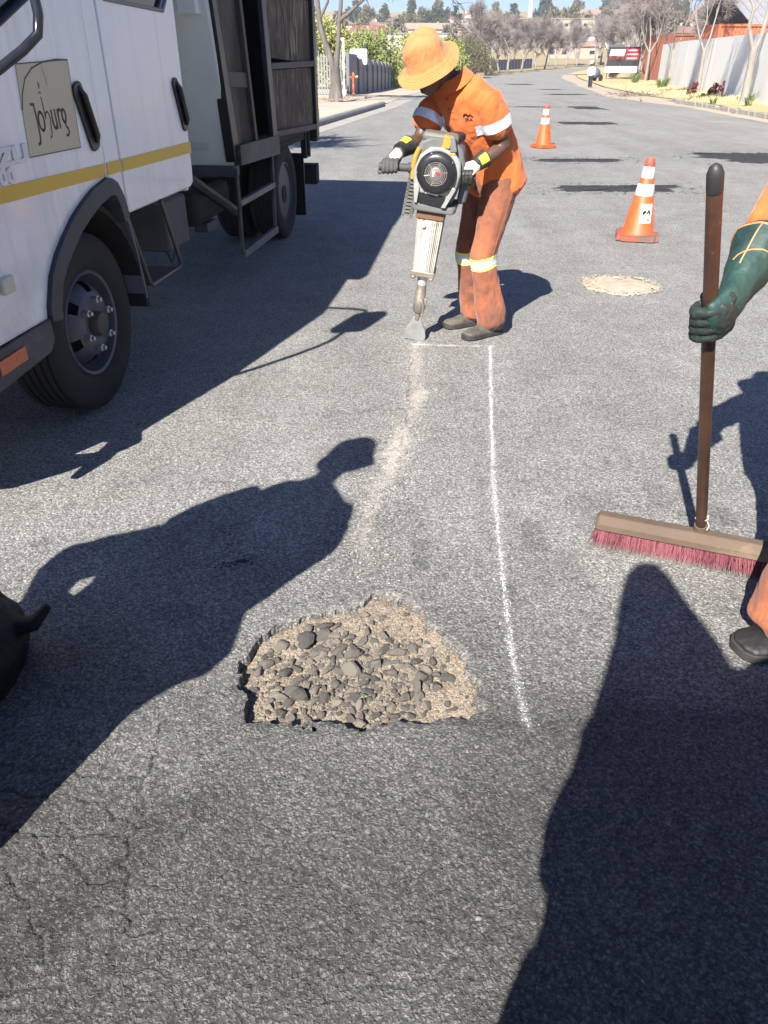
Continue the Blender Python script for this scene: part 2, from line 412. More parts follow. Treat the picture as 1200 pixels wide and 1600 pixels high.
CHALK = [(.672,4.707),(.598,4.054),(.54,3.536),(.48,2.992),(.446,2.565),(.421,2.221),(.404,1.939),(.394,1.758),(.393,1.623),(.397,1.508)]
dc_ = np.minimum(sdist(P + wob * .01, CHALK, False), sdist(P + wob * .01, [(.19, 4.74), (.45, 4.71), (.69, 4.70)], False)); smear = .26 * np.exp(-(dc_ / (.007 + .012 * fbm(P, 5, 2, 71))) ** 2) * (.4 + .9 * fbm(P, 6, 2, 72))
masks = np.c_[dust, tar, crack, 1 - smear]  # tar column: painted foreground shade plus stains
# far and side parts of the road as strips
sv, sf, smk = [], [], []
def quadstrip(rows, mk=(0, 0, 0, 1)):
    for a, b in zip(rows, rows[1:]):
        for i in range(len(a) - 1):
            o = len(sv); sv.extend([a[i], a[i + 1], b[i + 1], b[i]]); sf.append((o, o + 1, o + 2, o + 3)); smk.extend([mk] * 4)
ST = list(np.linspace(-40, GY0, 12)) + list(np.linspace(GY0, GY1, 6))[1:] + list(np.arange(8, 60, 2.0)) + list(np.arange(62, 240, 4.0))
row = lambda y, xa, xb, n=2: [(x, y, prof(y)) for x in np.linspace(xa, xb, n)]
st1 = [y for y in ST if y <= GY0 + 1e-6]; st2 = [y for y in ST if GY0 - 1e-6 <= y <= GY1 + 1e-6]; st3 = [y for y in ST if y >= GY1 - 1e-6]
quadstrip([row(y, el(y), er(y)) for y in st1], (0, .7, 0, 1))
quadstrip([row(y, el(y), -GX) for y in st2]); quadstrip([row(y, GX, er(y)) for y in st2])
quadstrip([row(y, el(y), er(y), 4) for y in st3])
n0 = len(V3); VV = np.r_[V3, np.array(sv)]; FF = np.r_[road_f, np.array(sf) + n0]; MK = np.r_[masks, np.array(smk, float)]
# skirt of the hole
be = {}
for f in floor_f: 
    for a, b in zip(f, np.roll(f, -1)): be[(int(a), int(b))] = 1
skv, skf = [], []
for (a, b) in list(be):
    if (b, a) not in be:
        o = n0 + len(sv) + len(skv)
        for q in (a, b):
            cx = V3[q] + np.array([(-.08 - V3[q][0]) * .012, (1.8 - V3[q][1]) * .012, -.06]); skv.append(cx)
        skf.append((b, a, o, o + 1))
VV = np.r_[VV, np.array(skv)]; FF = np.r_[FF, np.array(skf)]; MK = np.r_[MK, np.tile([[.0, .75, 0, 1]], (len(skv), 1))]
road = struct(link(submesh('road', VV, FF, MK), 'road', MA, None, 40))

# the pothole: bed of broken base course
sandm = NT('pothole_bed')
n1 = sandm.noise(14, 8, .7); n2 = sandm.noise(170, 4, .7); vv = sandm.vor(150); rr = sandm.n('SeparateColor'); sandm.l(vv.outputs['Color'], rr.inputs[0])
c = sandm.mix(sandm.ramp(n1.outputs[0], [(.35, 0), (.65, 1)]).outputs[0], (.18, .145, .11), (.28, .228, .175))
c = sandm.mix(sandm.ramp(rr.outputs[0], [(.55, 0), (.95, .75)]).outputs[0], c, (.34, .28, .21))
c = sandm.mix(sandm.ramp(rr.outputs[1], [(.75, 0), (.98, .8)]).outputs[0], c, (.09, .075, .06))
sandm.set(color=c, rough=.9, spec=.2); sandm.bump(sandm.math('ADD', n2.outputs[0], sandm.math('MULTIPLY', vv.outputs['Distance'], .9)), .8, .006)
up = sst(P[:, 1] + .25 * P[:, 0], 1.62, 2.06); rt = sst(P[:, 0], .08, .26)
zb = -.047 + .026 * up + .02 * rt + (fbm(P, 11, 3, 21) - .5) * .022 + (fbm(P, 90, 2, 22) - .5) * .008
zb = np.minimum(zb, z - .006); VB = np.c_[P, zb]; VB[rim, 2] -= .004
pot = link(submesh('pothole', VB, floor_f), 'pothole', sandm.m, None, 60)
tag(pot, 'ragged open pothole in the asphalt with loose grey stones in its sandy bed', 'pothole')
tree_b = BVHTree.FromPolygons([tuple(p) for p in VB], [tuple(int(i) for i in f) for f in floor_f])
def stone_mat():
    t = NT('stone'); oi = t.n('ObjectInfo'); n = t.noise(55, 5, .7)
    c = t.ramp(oi.outputs['Random'], [(0, (.05, .048, .047)), (.4, (.10, .095, .09)), (.72, (.165, .148, .13)), (1, (.26, .225, .185))])
    c = t.mix(t.ramp(n.outputs[0], [(.35, 0), (.75, .6)]).outputs[0], c.outputs[0], (.22, .19, .155))
    t.set(color=c, rough=.85, spec=.3); nb = t.noise(160, 4, .7); t.bump(nb.outputs[0], .9, .004); return t.m
MST = stone_mat()
def rock(seed, sub=2, cut=6):
    b = bmesh.new(); bmesh.ops.create_icosphere(b, subdivisions=sub, radius=1)
    rnd = random.Random(seed); pl = [(V(rnd.gauss(0, 1), rnd.gauss(0, 1), rnd.gauss(0, 1)).normalized(), rnd.uniform(.36, .72)) for _ in range(cut)]
    for v in b.verts:
        for n, d in pl:
            k = v.co.dot(n)
            if k > d: v.co -= n * (k - d)
        v.co *= rnd.uniform(.985, 1.015)
    me = bpy.data.meshes.new('stone'); b.to_mesh(me); b.free(); me.materials.append(MST)
    me.polygons.foreach_set('use_smooth', [True] * len(me.polygons)); me.set_sharp_from_angle(angle=R(17)); return me
ROCKS = [rock(i, 2, 7) for i in range(9)]
for m_ in ROCKS: m_.polygons.foreach_set('use_smooth', [False] * len(m_.polygons))
rnd = random.Random(5)
def on_bed(x, y):
    h = tree_b.ray_cast(V(x, y, 1), V(0, 0, -1)); return h[0].z if h[0] else None
BIG = [(-.25,1.90,.036),(-.37,1.80,.020),(-.385,1.775,.017),(-.20,1.915,.021),(-.10,1.83,.021),(-.10,1.775,.030),(-.24,1.665,.030),(-.275,1.69,.022),(-.15,1.725,.017),(-.13,1.645,.017),(-.02,1.80,.019),(.0,1.86,.019),(.11,1.745,.022),(.13,1.765,.017),(.10,1.70,.02),(-.215,1.86,.023),(-.205,1.845,.018),(.19,1.73,.02),(-.33,1.885,.022),(-.19,1.97,.017),(.04,1.84,.018),(-.30,1.765,.02),(-.05,1.69,.016),(.15,1.80,.018),(.06,1.66,.018),(-.26,1.73,.018),(-.07,1.9,.017),(.03,1.76,.02)]
spots = list(BIG)
while len(spots) < 240:
    x, y = rnd.gauss(-.09, .16), rnd.gauss(1.755, .10)
    if sdist(np.array([[x, y]]), HOLE)[0] < .03: continue
    s = .0075 + .011 * rnd.random() ** 1.6
    if any((x - a) ** 2 + (y - b) ** 2 < (.8 * (s + c)) ** 2 for a, b, c in spots): continue
    spots.append((x, y, s))
for x, y, s in spots:
    zz = on_bed(x, y)
    if zz is None: continue
    o = bpy.data.objects.new('stone', rnd.choice(ROCKS)); COL.objects.link(o); o.parent = pot
    o.location = (x, y, zz + s * .42); o.rotation_euler = (rnd.uniform(-.4, .4), rnd.uniform(-.4, .4), rnd.uniform(0, 6.3))
    s *= 1.3; o.scale = (s * rnd.uniform(.95, 1.35), s * rnd.uniform(.75, 1.0), s * rnd.uniform(.55, .8))
# fine gravel
def flecks(name, pts, mats, parent, rmin, rmax, hgt, zf, seed=0, flat=False):
    rn = np.random.RandomState(seed); n = len(pts); k = 5
    ang = rn.rand(n)[:, None] * 6.28 + np.arange(k)[None] * 2 * math.pi / k
    rad = (rmin + (rmax - rmin) * rn.rand(n) ** 2.5)[:, None] * (.65 + .7 * rn.rand(n, k))
    x = pts[:, 0:1] + np.cos(ang) * rad; y = pts[:, 1:2] + np.sin(ang) * rad
    zb = zf(pts); base = np.stack([x, y, np.repeat(zb[:, None] - .0015, k, 1)], -1)
    apex = np.stack([pts[:, 0] + rn.normal(0, .25, n) * rmin, pts[:, 1] + rn.normal(0, .25, n) * rmin, zb + (hgt * rad.mean(1) if not flat else .0012)], -1)
    v = np.concatenate([base.reshape(-1, 3), apex]); j = np.arange(n)[:, None] * k
    f = np.concatenate([np.stack([j[:, 0] + i, j[:, 0] + (i + 1) % k, n * k + np.arange(n)], 1) for i in range(k)])
    o = link(npmesh(name, v, f), name, mats, parent, 0); return o
rn = np.random.RandomState(3); pts = np.c_[rn.uniform(-.45, .29, 9000), rn.uniform(1.5, 2.13, 9000)]
pts = pts[(sdist(pts, HOLE) > .006) & (fbm(pts, 9, 2, 4) > .34)]
gm = M('gravel', (.11, .095, .08), (.34, .28, .21), 300, .9, 0, 0, c3=(.05, .045, .04), detail=1)
def zgrid(Z):
    def f(p):
        i = np.clip(np.searchsorted(xs, p[:, 0]), 0, nx - 1); j = np.clip(np.searchsorted(ys, p[:, 1]), 0, ny - 1); return Z[j * nx + i]
    return f
rsub = []
for q in range(5):
    m_ = rock(40 + q, 1, 7); fa = np.empty(len(m_.polygons) * 3, np.int32); m_.polygons.foreach_get('vertices', fa); rsub.append((getco(m_), fa.reshape(-1, 3)))
rn2 = np.random.RandomState(31); pr = np.c_[rn2.normal(-.09, .17, 5200), rn2.normal(1.75, .125, 5200)]; pr = pr[sdist(pr, HOLE) > .012][:2100]; zz0 = zgrid(zb)(pr); vs_, fs_, off = [], [], 0
for i in range(len(pr)):
    v0, f0 = rsub[i % 5]; s = .0028 + .0062 * rn2.rand() ** 2.2; a = rn2.rand() * 6.28; ca, sa = math.cos(a), math.sin(a); sc = v0 * np.array([1.2, .9, .7]) * s
    vs_.append(np.c_[sc[:, 0] * ca - sc[:, 1] * sa + pr[i, 0], sc[:, 0] * sa + sc[:, 1] * ca + pr[i, 1], sc[:, 2] + zz0[i] + s * .3]); fs_.append(f0 + off); off += len(v0)
link(npmesh('small_stones', np.concatenate(vs_), np.concatenate(fs_)), 'small_stones', M('small_stone', (.07, .064, .058), (.25, .215, .17), 70, .9, 0, .3, 200, .002, detail=1), pot, 20)['kind'] = 'stuff'
flecks('gravel', pts, gm, pot, .0022, .0065, .75, zgrid(zb), 1)['kind'] = 'stuff'

# second, shallow pothole full of pale sand
def blob(cx, cy, rx, ry, seed, n=60, amp=.18, sq=0):
    out = []
    for i in range(n):
        a = 2 * math.pi * i / n; k = 1 + amp * (vn(np.array([[math.cos(a) * 2 + seed * 9.1, math.sin(a) * 2]]), 1, seed)[0] - .5) * 2 + amp * .5 * (vn(np.array([[math.cos(a) * 7 + seed, math.sin(a) * 7]]), 1, seed)[0] - .5) * 2
        ca, sa = math.cos(a), math.sin(a)
        if sq: m_ = max(abs(ca), abs(sa)) ** sq; ca, sa = ca / m_, sa / m_
        out.append((cx + rx * k * ca, cy + ry * k * sa))
    return out
def sheet(name, poly, z0, mats, dome=0.0, parent=None, rings=6):
    cx = sum(p[0] for p in poly) / len(poly); cy = sum(p[1] for p in poly) / len(poly); n = len(poly); v = []; f = []
    for k in range(rings):
        t = 1 - k / rings
        for i, p in enumerate(poly):
            q = np.array([[p[0] * t + cx * (1 - t), p[1] * t + cy * (1 - t)]])
            v.append((q[0, 0], q[0, 1], z0 + prof(q[0, 1]) + (dome * (1 - t * t) * (.5 + fbm(q, 6, 3, 3)[0]) if k else -.012)))
    v.append((cx, cy, z0 + prof(cy) + dome))
    for k in range(rings - 1):
        for i in range(n): a = k * n; j = (i + 1) % n; f.append((a + i, a + j, a + n + j, a + n + i))
    for i in range(n): f.append(((rings - 1) * n + i, (rings - 1) * n + (i + 1) % n, len(v) - 1))
    me = bpy.data.meshes.new(name); me.from_pydata(v, [], f); return link(me, name, mats, parent, 50)
ps = M('pale_sand', (.33, .265, .20), (.46, .385, .30), 18, .95, 0, .8, 90, .012, c3=(.20, .165, .13), p3=.62)
p2 = sheet('pothole', blob(1.86, 6.13, .315, .30, 3, amp=.16), .006, ps, .022)
tag(p2, 'shallow oval pothole filled with pale sand in front of the nearer cone', 'pothole')
rn = np.random.RandomState(8); q = np.c_[rn.normal(1.86, .16, 1500), rn.normal(6.13, .15, 1500)]; q = q[np.hypot((q[:, 0] - 1.86) / .33, (q[:, 1] - 6.13) / .31) < 1]
flecks('gravel', q, ps, p2, .004, .012, .6, lambda p: np.full(len(p), .02), 2)['kind'] = 'stuff'

# dark patches of newer tar
tarm = M('new_tar', (.026, .026, .028), (.046, .046, .048), 30, .92, 0, .8, 110, .006, c3=(.10, .098, .095), p3=.62, spec=.15)
def patch(cx, cy, wx, wy, rot, seed, label):
    pl = blob(0, 0, wx / 2, wy / 2, seed, 150, .20, .8); pl = [(x * (1 + .05 * rnd.gauss(0, 1)), y * (1 + .07 * rnd.gauss(0, 1))) for x, y in pl]
    c, s = math.cos(rot), math.sin(rot)
    o = sheet('tar_patch', [(cx + x * c - y * s, cy + x * s + y * c) for x, y in pl], .005, tarm)
    struct(o); o['label'] = label; rq = np.random.RandomState(seed); q = np.c_[rq.uniform(-.75, .75, 900) * wx, rq.uniform(-.85, .85, 900) * wy]; q = q[(np.hypot(q[:, 0] / wx, q[:, 1] / wy) > .42)]; q = q[:260]; q = np.c_[cx + q[:, 0] * c - q[:, 1] * s, cy + q[:, 0] * s + q[:, 1] * c]
    flecks('tar_bits', q, tarm, o, .006, .026, .05, lambda p: np.array([prof(v) + .004 for v in p[:, 1]]), seed)['kind'] = 'stuff'; return o
patch(3.15, 11.15, 1.75, .62, 0, 2, 'dark tar patch behind the nearer cone')
patch(3.3, 14.25, 1.5, .55, 0, 4, 'dark tar patch between the two cones')
patch(6.75, 14.6, 2.3, 1.5, -.1, 6, 'dark tar patch at the right edge of the road')
patch(5.35, 22.6, 1.6, 1.1, -.05, 8, 'dark tar patch just past the farther cone')
patch(6.9, 29.6, 1.1, 1.9, 0, 9, 'narrow dark tar patch up the road')
patch(9.5, 45.5, 2.0, 3.2, 0, 10, 'dark tar patch far up the road')
patch(5.2, 30.2, 1.3, .7, 0, 11, 'thin dark tar patch left of the narrow one')
patch(12.2, 64, 1.5, 3.5, 0, 12, 'faint dark tar patch near the bend'); patch(13.2, 85, 2.4, 4, 0, 13, 'farthest dark tar patch before the bend')
# crumbs of tar on the surface
zr0 = zgrid(z)
tk = M('tar_crumb', (.012, .012, .013), (.03, .03, .03), 60, .7, 0, .5)
for x, y, s, lb in [(-.62,2.68,.020,'small black lump of tar on sunlit asphalt by the shadow of a shoulder'), (-.53,2.31,.042,'black tar smear inside the shadow on the left'), (-.56, 2.44, .018,'small tar crumb above the black smear in the shadow')]:
    rq = np.random.RandomState(int(s * 1000)); nq = 150 if s > .03 else 26; qq = np.c_[rq.normal(0, s * .75, nq), rq.normal(0, s * .34, nq)]; qq[:, 1] += qq[:, 0] * .35
    o = flecks('tar_crumb', qq + np.array([x, y]), tk, None, s * .06, s * .26, .35, zr0, 5); tag(o, lb, 'tar', None, 'stuff')

# chalk lines dusted on the road
chm = M('chalk', (.70, .70, .69), (.86, .86, .85), 90, .95)
def chalk(line, n, wdt, seed, label, zf, grow=0):
    rn = np.random.RandomState(seed); L = np.array(jitter(line, seed, .05, .0015)); seg = np.hypot(*np.diff(L, axis=0).T); cum = np.r_[0, np.cumsum(seg)]
    u = rn.rand(n) * cum[-1]; gap = fbm(np.c_[u, u * 0], 9, 3, seed) + .25 * rn.rand(n); u = u[gap > .48]
    x = np.interp(u, cum, L[:, 0]); y = np.interp(u, cum, L[:, 1]); sp = wdt * (.6 + 1.1 * fbm(np.c_[u, u * 0 + 5], 5, 2, seed + 1)) * np.where(rn.rand(len(u)) < .16, 3.4, 1)
    p = np.c_[x + rn.normal(0, 1, len(u)) * sp, y + rn.normal(0, 1, len(u)) * wdt]
    o = flecks('chalk_line', p, chm, None, .0012, .0046, .2, zf, seed, True); return tag(o, label, 'chalk mark')
zr = zgrid(z)
chalk([(0.672,4.707),(0.598,4.054),(0.540,3.536),(0.480,2.992),(0.446,2.565),(0.421,2.221),(0.404,1.939),(0.394,1.758),(0.393,1.623),(0.397,1.508)], 3300, .0040, 3, 'long white chalk line running down the road from the worker to the open pothole', zr)
chalk([(.19,4.74),(.45,4.71),(.69,4.70)], 800, .0045, 5, 'short white chalk line across the road between chisel and shoes', zr)

# sandy dust and loose chips knocked out along the broken seam
rn = np.random.RandomState(12); L = np.array(jitter(SAND, 2)); i = rn.randint(0, len(L), 2000); p = L[i] + rn.normal(0, 1, (2000, 2)) * np.array([.075, .07]); p = p[p[:, 1] > 2.15]
sd = flecks('sand_trail', p, M('trail_sand', (.42, .37, .32), (.54, .49, .43), 90, .95), None, .0015, .006, .5, zr, 9); tag(sd, 'trail of pale sand along the broken seam below the chisel', 'sand', None, 'stuff')
p = np.c_[rn.uniform(-2, 2.1, 420), rn.uniform(.8, 6, 420)]
lg = flecks('loose_grit', p, M('grit', (.09, .085, .08), (.25, .23, .2), 40, .9), None, .002, .0075, .8, zr, 10); tag(lg, 'loose dark grit scattered on the asphalt', 'grit', None, 'stuff')

# ================================================================== GROUND, VERGES, KERBS, HILL
def terrain():
    X = np.r_[np.linspace(-600, -60, 28), np.linspace(-55, 70, 60), np.linspace(80, 700, 32)]
    Y = np.r_[np.linspace(-90, 0, 16), np.linspace(4, 240, 60), np.linspace(250, 900, 66)]
    P = np.stack(np.meshgrid(X, Y), -1).reshape(-1, 2)
    h = np.interp(P[:, 1], PY, PZ) - .06
    t = np.clip((P[:, 1] - 235) / 330, 0, 3.0)
    hill = 24 * t ** 1.05 * (.9 + .25 * (fbm(P, .006, 3, 2) - .5)) * (1.0 + .0004 * np.clip(P[:, 0], -200, 300))
    hill = np.where(t > 1, hill * 0 + 24 * 1.0 + (t - 1) * 5 + (fbm(P, .01, 2, 4) - .5) * 3 * np.clip(t - 1, 0, 1), hill)
    h = h + np.where(P[:, 1] > 235, hill, 0) + (fbm(P, .05, 3, 5) - .5) * 2.4 * sst(P[:, 1], 250, 330)
    n = len(X); f = (np.arange(len(Y) - 1)[:, None] * n + np.arange(n - 1)[None]).ravel()
    return np.c_[P, h], np.stack([f, f + 1, f + n + 1, f + n], 1)
tv, tf = terrain()
gmat = NT('dry_veld'); a = gmat.noise(.35, 6, .65); b = gmat.noise(6, 8, .75)
c = gmat.mix(gmat.ramp(a.outputs[0], [(.35, 0), (.65, 1)]).outputs[0], (.30, .24, .145), (.20, .17, .10)); c = gmat.mix(gmat.ramp(b.outputs[0], [(.3, 0), (.75, .6)]).outputs[0], c, (.40, .34, .20))
gmat.set(color=c, rough=.95, spec=.1); gmat.bump(b.outputs[0], .8, .05)
struct(link(npmesh('ground', tv, tf), 'ground', gmat.m, None, 60))
TB = BVHTree.FromPolygons([tuple(p) for p in tv], [tuple(int(i) for i in f) for f in tf])
def gz(x, y):
    h = TB.ray_cast(V(x, y, 500), V(0, 0, -1)); return h[0].z if h[0] else 0

def ribbon(name, rows, mats):
    mb = MB(); n = len(rows[0]); vs = [p for r in rows for p in r]
    mb.add(vs, [(i * n + j, i * n + j + 1, (i + 1) * n + j + 1, (i + 1) * n + j) for i in range(len(rows) - 1) for j in range(n - 1)])
    return struct(mb.build(name, mats, None, 60, fix=False))
def wallx(y): return float(np.interp(y, [10, 28, 41, 56, 90, 130], [7.9, 12.2, 15.2, 18.6, 28.0, 38.0]))
# right verge: dirt shoulder flush with the road, then dry grass rising to the wall
shm = M('shoulder_dirt', (.31, .255, .19), (.40, .335, .26), 1.6, .95, 0, .6, 40, .02, c3=(.30, .26, .21), p3=.6)
dgm = M('dry_grass_soil', (.37, .29, .14), (.45, .37, .19), 2.2, .95, 0, .9, 60, .03, c3=(.40, .31, .19), p3=.58)
def fr(x, y): return float(fbm(np.array([[x, y]]), .6, 3, 14)[0] - .5)
rows = []
yy = [-20, 0, 10] + list(np.arange(14, 60, 1.0)) + list(np.arange(60, 132, 3.0))
for y in yy: rows.append([(er(y) - .55 - .5 * fr(1, y) + (.0 if y < 33 else -.2), y, prof(y) + .006), (er(y) + .25, y, prof(y) + .012), (er(y) + 1.1, y, prof(y) + .03)])
ribbon('shoulder', rows, shm)
def kx(y): return er(y) + .12 if y < 33 else er(y) + .12 + min(1.2, (y - 33) * .3)
rows = []
for y in yy:
    a, b = kx(y) + (.17 if y < 33 else 0), max(wallx(y) + .6, kx(y) + 1.2)
    rows.append([(a + (b - a) * t, y, prof(y) + (.125 if y < 33 else .03) + (.12 * t if y < 33 else .2 * t) + .05 * fr(a + (b - a) * t, y) * (t > 0)) for t in np.linspace(0, 1, 8)])
verge = ribbon('verge', rows, dgm); VR = BVHTree.FromObject(verge, bpy.context.evaluated_depsgraph_get())
def vz(x, y):
    h = VR.ray_cast(V(x, y, 50), V(0, 0, -1)); return h[0].z if h[0] else prof(y)
# far right bank beyond the wall line
ribbon('far_verge', [[(er(y) - .4, y, prof(y) + .01), (er(y) + 3, y, prof(y) + .1), (er(y) + 40, y, prof(y) + .35)] for y in np.arange(131, 240, 6.0)], dgm)
kst = M('kerb_concrete', (.26, .235, .20), (.36, .33, .285), 6, .9, 0, .7, 50, .01, c3=(.18, .165, .145), p3=.6)
kb = MB(); kb.bb(-.08, .08, -.19, .19, -.1, .13); kme = kb.mesh('kerb_stone'); kme.materials.append(kst)
kerb = MB(); 
for y in np.arange(12, 33, 1.0): kerb.bb(kx(y) - .02, kx(y) + .1, y, y + 1, -.12, .02)
kerb = struct(kerb.build('kerb', kst, None, 30))
y = 13.0; rnd = random.Random(9)
while y < 32.5:
    ln = rnd.uniform(.34, .5); o = bpy.data.objects.new('kerb_stone', kme); COL.objects.link(o); o.parent = kerb
    th = math.atan2(er(y + .5) - er(y - .5), 1)
    broken = rnd.random() < .15
    o.location = (kx(y) + rnd.gauss(0, .008), y + ln / 2, prof(y) - (.05 if broken else .0) + rnd.gauss(0, .006)); o.rotation_euler = (rnd.gauss(0, .02), rnd.gauss(0, .03), -th + rnd.gauss(0, .02)); o.scale = (1, ln / .4, 1)
    y += ln + .02
# left side: pavement of pale dirt, concrete kerb
pav = M('pavement_dirt', (.36, .30, .235), (.45, .39, .31), 1.5, .95, 0, .5, 40, .02, c3=(.36, .29, .22), p3=.6)
gut = M('gutter_concrete', (.25, .235, .21), (.33, .315, .285), 3, .9, 0, .4, 50, .01, c3=(.27, .25, .22), p3=.6)
rows = []
for y in [-20, 0, 10] + list(np.arange(14, 126, 1.5)):
    up = .13 * (1 - float(sst(np.array([y]), 30, 33)[0])) if y > 12 else .13
    e = el(y)
    rows.append([(e - 26, y, prof(y) + .10), (e - 5, y, prof(y) + .12), (e - 2.4, y, prof(y) + .04 + up * .9), (e - .17, y, prof(y) + .015 + up)])
ribbon('pavement', rows, pav)
ribbon('gutter', [[(el(y) - .4, y, prof(y) + .003), (el(y) + .5, y, prof(y) + .005)] for y in np.arange(12, 60, 1.5)], gut)
kerbl = MB(); y = -4.0
lk = struct(MB().bb(-.01, .01, -.01, .01, -.3, -.2).build('kerb_left', kst, None))
lk.location = (el(20), 20, 0); lks = M('kerb_left_concrete', (.17, .165, .16), (.24, .235, .23), 5, .9, 0, .5, 60, .006)
while y < 30.6:
    mb = MB(); ya, yb = y, min(y + .98, 30.8)
    mb.prism([(-.10, -.15), (.06, -.15), (.06, .10), (.03, .145), (-.10, .15)], (el(ya) - el(20) - .05, ya - 20, prof(ya)), (1, 0, 0), (0, 0, 1), (el(yb) - el(ya), yb - ya, prof(yb) - prof(ya)), 1)
    mb.build('kerb_stone', lks, lk, 30); y += 1.0
# ================================================================== STRUCTURES BESIDE THE ROAD
rnd = random.Random(21)
# white boundary wall on the right
wm = M('wall_paint', (.86, .84, .78), (.89, .875, .82), 1.2, .8, 0, .3, 40, .006, c3=(.72, .72, .69), p3=.7)
wall = thing('boundary_wall', 'long pale boundary wall behind the bare trees on the right verge', 'wall')
wy = [14, 19.5, 25, 30.5, 36, 41.5, 47, 52.5, 58, 64, 70, 76, 83, 90]
TOP = 2.10
for a, b in zip(wy, wy[1:]):
    pa, pb = V(wallx(a), a, 0), V(wallx(b), b, 0); d = (pb - pa).normalized(); n = V(d.y, -d.x, 0)
    mb = MB(); z0a, z0b = prof(a) - .1, prof(b) - .1
    q = [pa + d * .012 + V(0, 0, z0a), pb - d * .012 + V(0, 0, z0b), pb - d * .012 + V(0, 0, TOP), pa + d * .012 + V(0, 0, TOP)]
    mb.add(q + [p + n * .14 for p in q], [(0, 1, 2, 3), (7, 6, 5, 4), (0, 4, 5, 1), (2, 6, 7, 3), (1, 5, 6, 2), (0, 3, 7, 4)])
    mb.build('wall_panel', wm, wall, 30)
mb = MB(); pa, pb = V(wallx(90), 90, 0), V(wallx(90) + 12, 92, 0)
mb.add([pa + V(0, 0, -1.6), pb + V(0, 0, -1.6), pb + V(0, 0, TOP), pa + V(0, 0, TOP)] + [p + V(0, .15, 0) for p in (pa + V(0, 0, -1.6), pb + V(0, 0, -1.6), pb + V(0, 0, TOP), pa + V(0, 0, TOP))], [(0, 1, 2, 3), (7, 6, 5, 4), (0, 4, 5, 1), (2, 6, 7, 3), (1, 5, 6, 2), (0, 3, 7, 4)])
mb.build('wall_panel', M('wall_end_paint', (.46, .52, .56), (.55, .60, .63), 2, .8), wall, 30)
# rust coloured containers behind the wall
rust = M('rusty_sheet', (.36, .105, .05), (.44, .15, .07), 1.4, .75, 0, .3, c3=(.27, .085, .05), p3=.6)
dkr = M('dark_rust', (.20, .07, .045), (.28, .10, .06), 1.2, .8, 0, .3)
def container(x, y, L_, w_, h_, rz, m, label):
    t = thing('shipping_container', label, 'container', (x, y, prof(y) + .1), rz, 'containers behind the white wall')
    mb = MB(); k = 0; st = .28; prof_ = []
    xx = -L_ / 2
    while xx < L_ / 2 - .01:
        prof_ += [(xx, 0), (xx + .1, 0), (xx + .14, .04), (xx + .24, .04)]; xx += st
    n = len(prof_)
    for side in (-1, 1):
        vs = [(px, side * (w_ / 2 - py), z_) for z_ in (.12, h_ - .1) for px, py in prof_]
        mb.add(vs, [(i, i + 1, n + i + 1, n + i) for i in range(n - 1)])
    mb.build('side_panel', m, t, 20, fix=False)
    f = MB()
    for sx in (-1, 1):
        for sy in (-1, 1): f.box((sx * L_ / 2, sy * w_ / 2, h_ / 2), (.16, .16, h_))
        f.box((sx * L_ / 2, 0, h_ / 2), (.06, w_ - .1, h_ - .06))
    for sy in (-1, 1):
        for z_ in (.08, h_ - .07): f.box((0, sy * w_ / 2, z_), (L_, .13, .16))
    f.box((0, 0, h_ - .03), (L_ - .1, w_ - .1, .05)); f.build('frame', m, t, 30, .01); return t
container(29.8, 66, 12.2, 2.5, 4.0, R(4), rust, 'orange rust coloured container showing above the middle of the wall')
container(29.7, 93.5, 2.4, 5, 4.2, R(14), dkr, 'dark red brown container standing past the far end of the wall')
# shed with grey roof
t = thing('warehouse', 'grey roofed warehouse behind the white wall at the right edge', 'warehouse', (45, 86, -1.0), R(8))
gs = M('grey_roof_sheet', (.25, .25, .26), (.33, .33, .34), 1, .5, .2, .1); gw = M('grey_wall_sheet', (.17, .17, .175), (.23, .23, .235), 1.5, .7)
mb = MB(); mb.bb(-10, 24, 0, 22, 0, 3.6); mb.build('wall', gw, t)
rf = MB()
for k in range(42):
    xa = -10.6 + k * .84; rf.add([(xa, -.8, 4.1), (xa + .76, -.8, 4.1), (xa + .76, 11, 9.6), (xa, 11, 9.6), (xa, -.8, 4.02), (xa + .76, -.8, 4.02), (xa + .76, 11, 9.5), (xa, 11, 9.5)], [(0, 1, 2, 3), (7, 6, 5, 4), (0, 4, 5, 1), (1, 5, 6, 2), (3, 7, 4, 0)])
    rf.box((xa + .8, 5.1, 6.88), (.06, 12.9, .1), Matrix.Rotation(math.atan2(5.5, 11.8), 3, 'X'))
rf.build('roof', gs, t, 20)
for k in range(9):
    win = MB().bb(-8.5 + k * 3.9, -5.6 + k * 3.9, -.06, .02, 1.9, 3.1).build('window', M('window_frame', (.4, .4, .4)), t)
    MB().bb(-8.4 + k * 3.9, -5.7 + k * 3.9, -.09, -.065, 2.0, 3.0).build('pane', M('dark_glass', (.02, .025, .03), None, 1, .1, 0, 0, spec=.8), win)

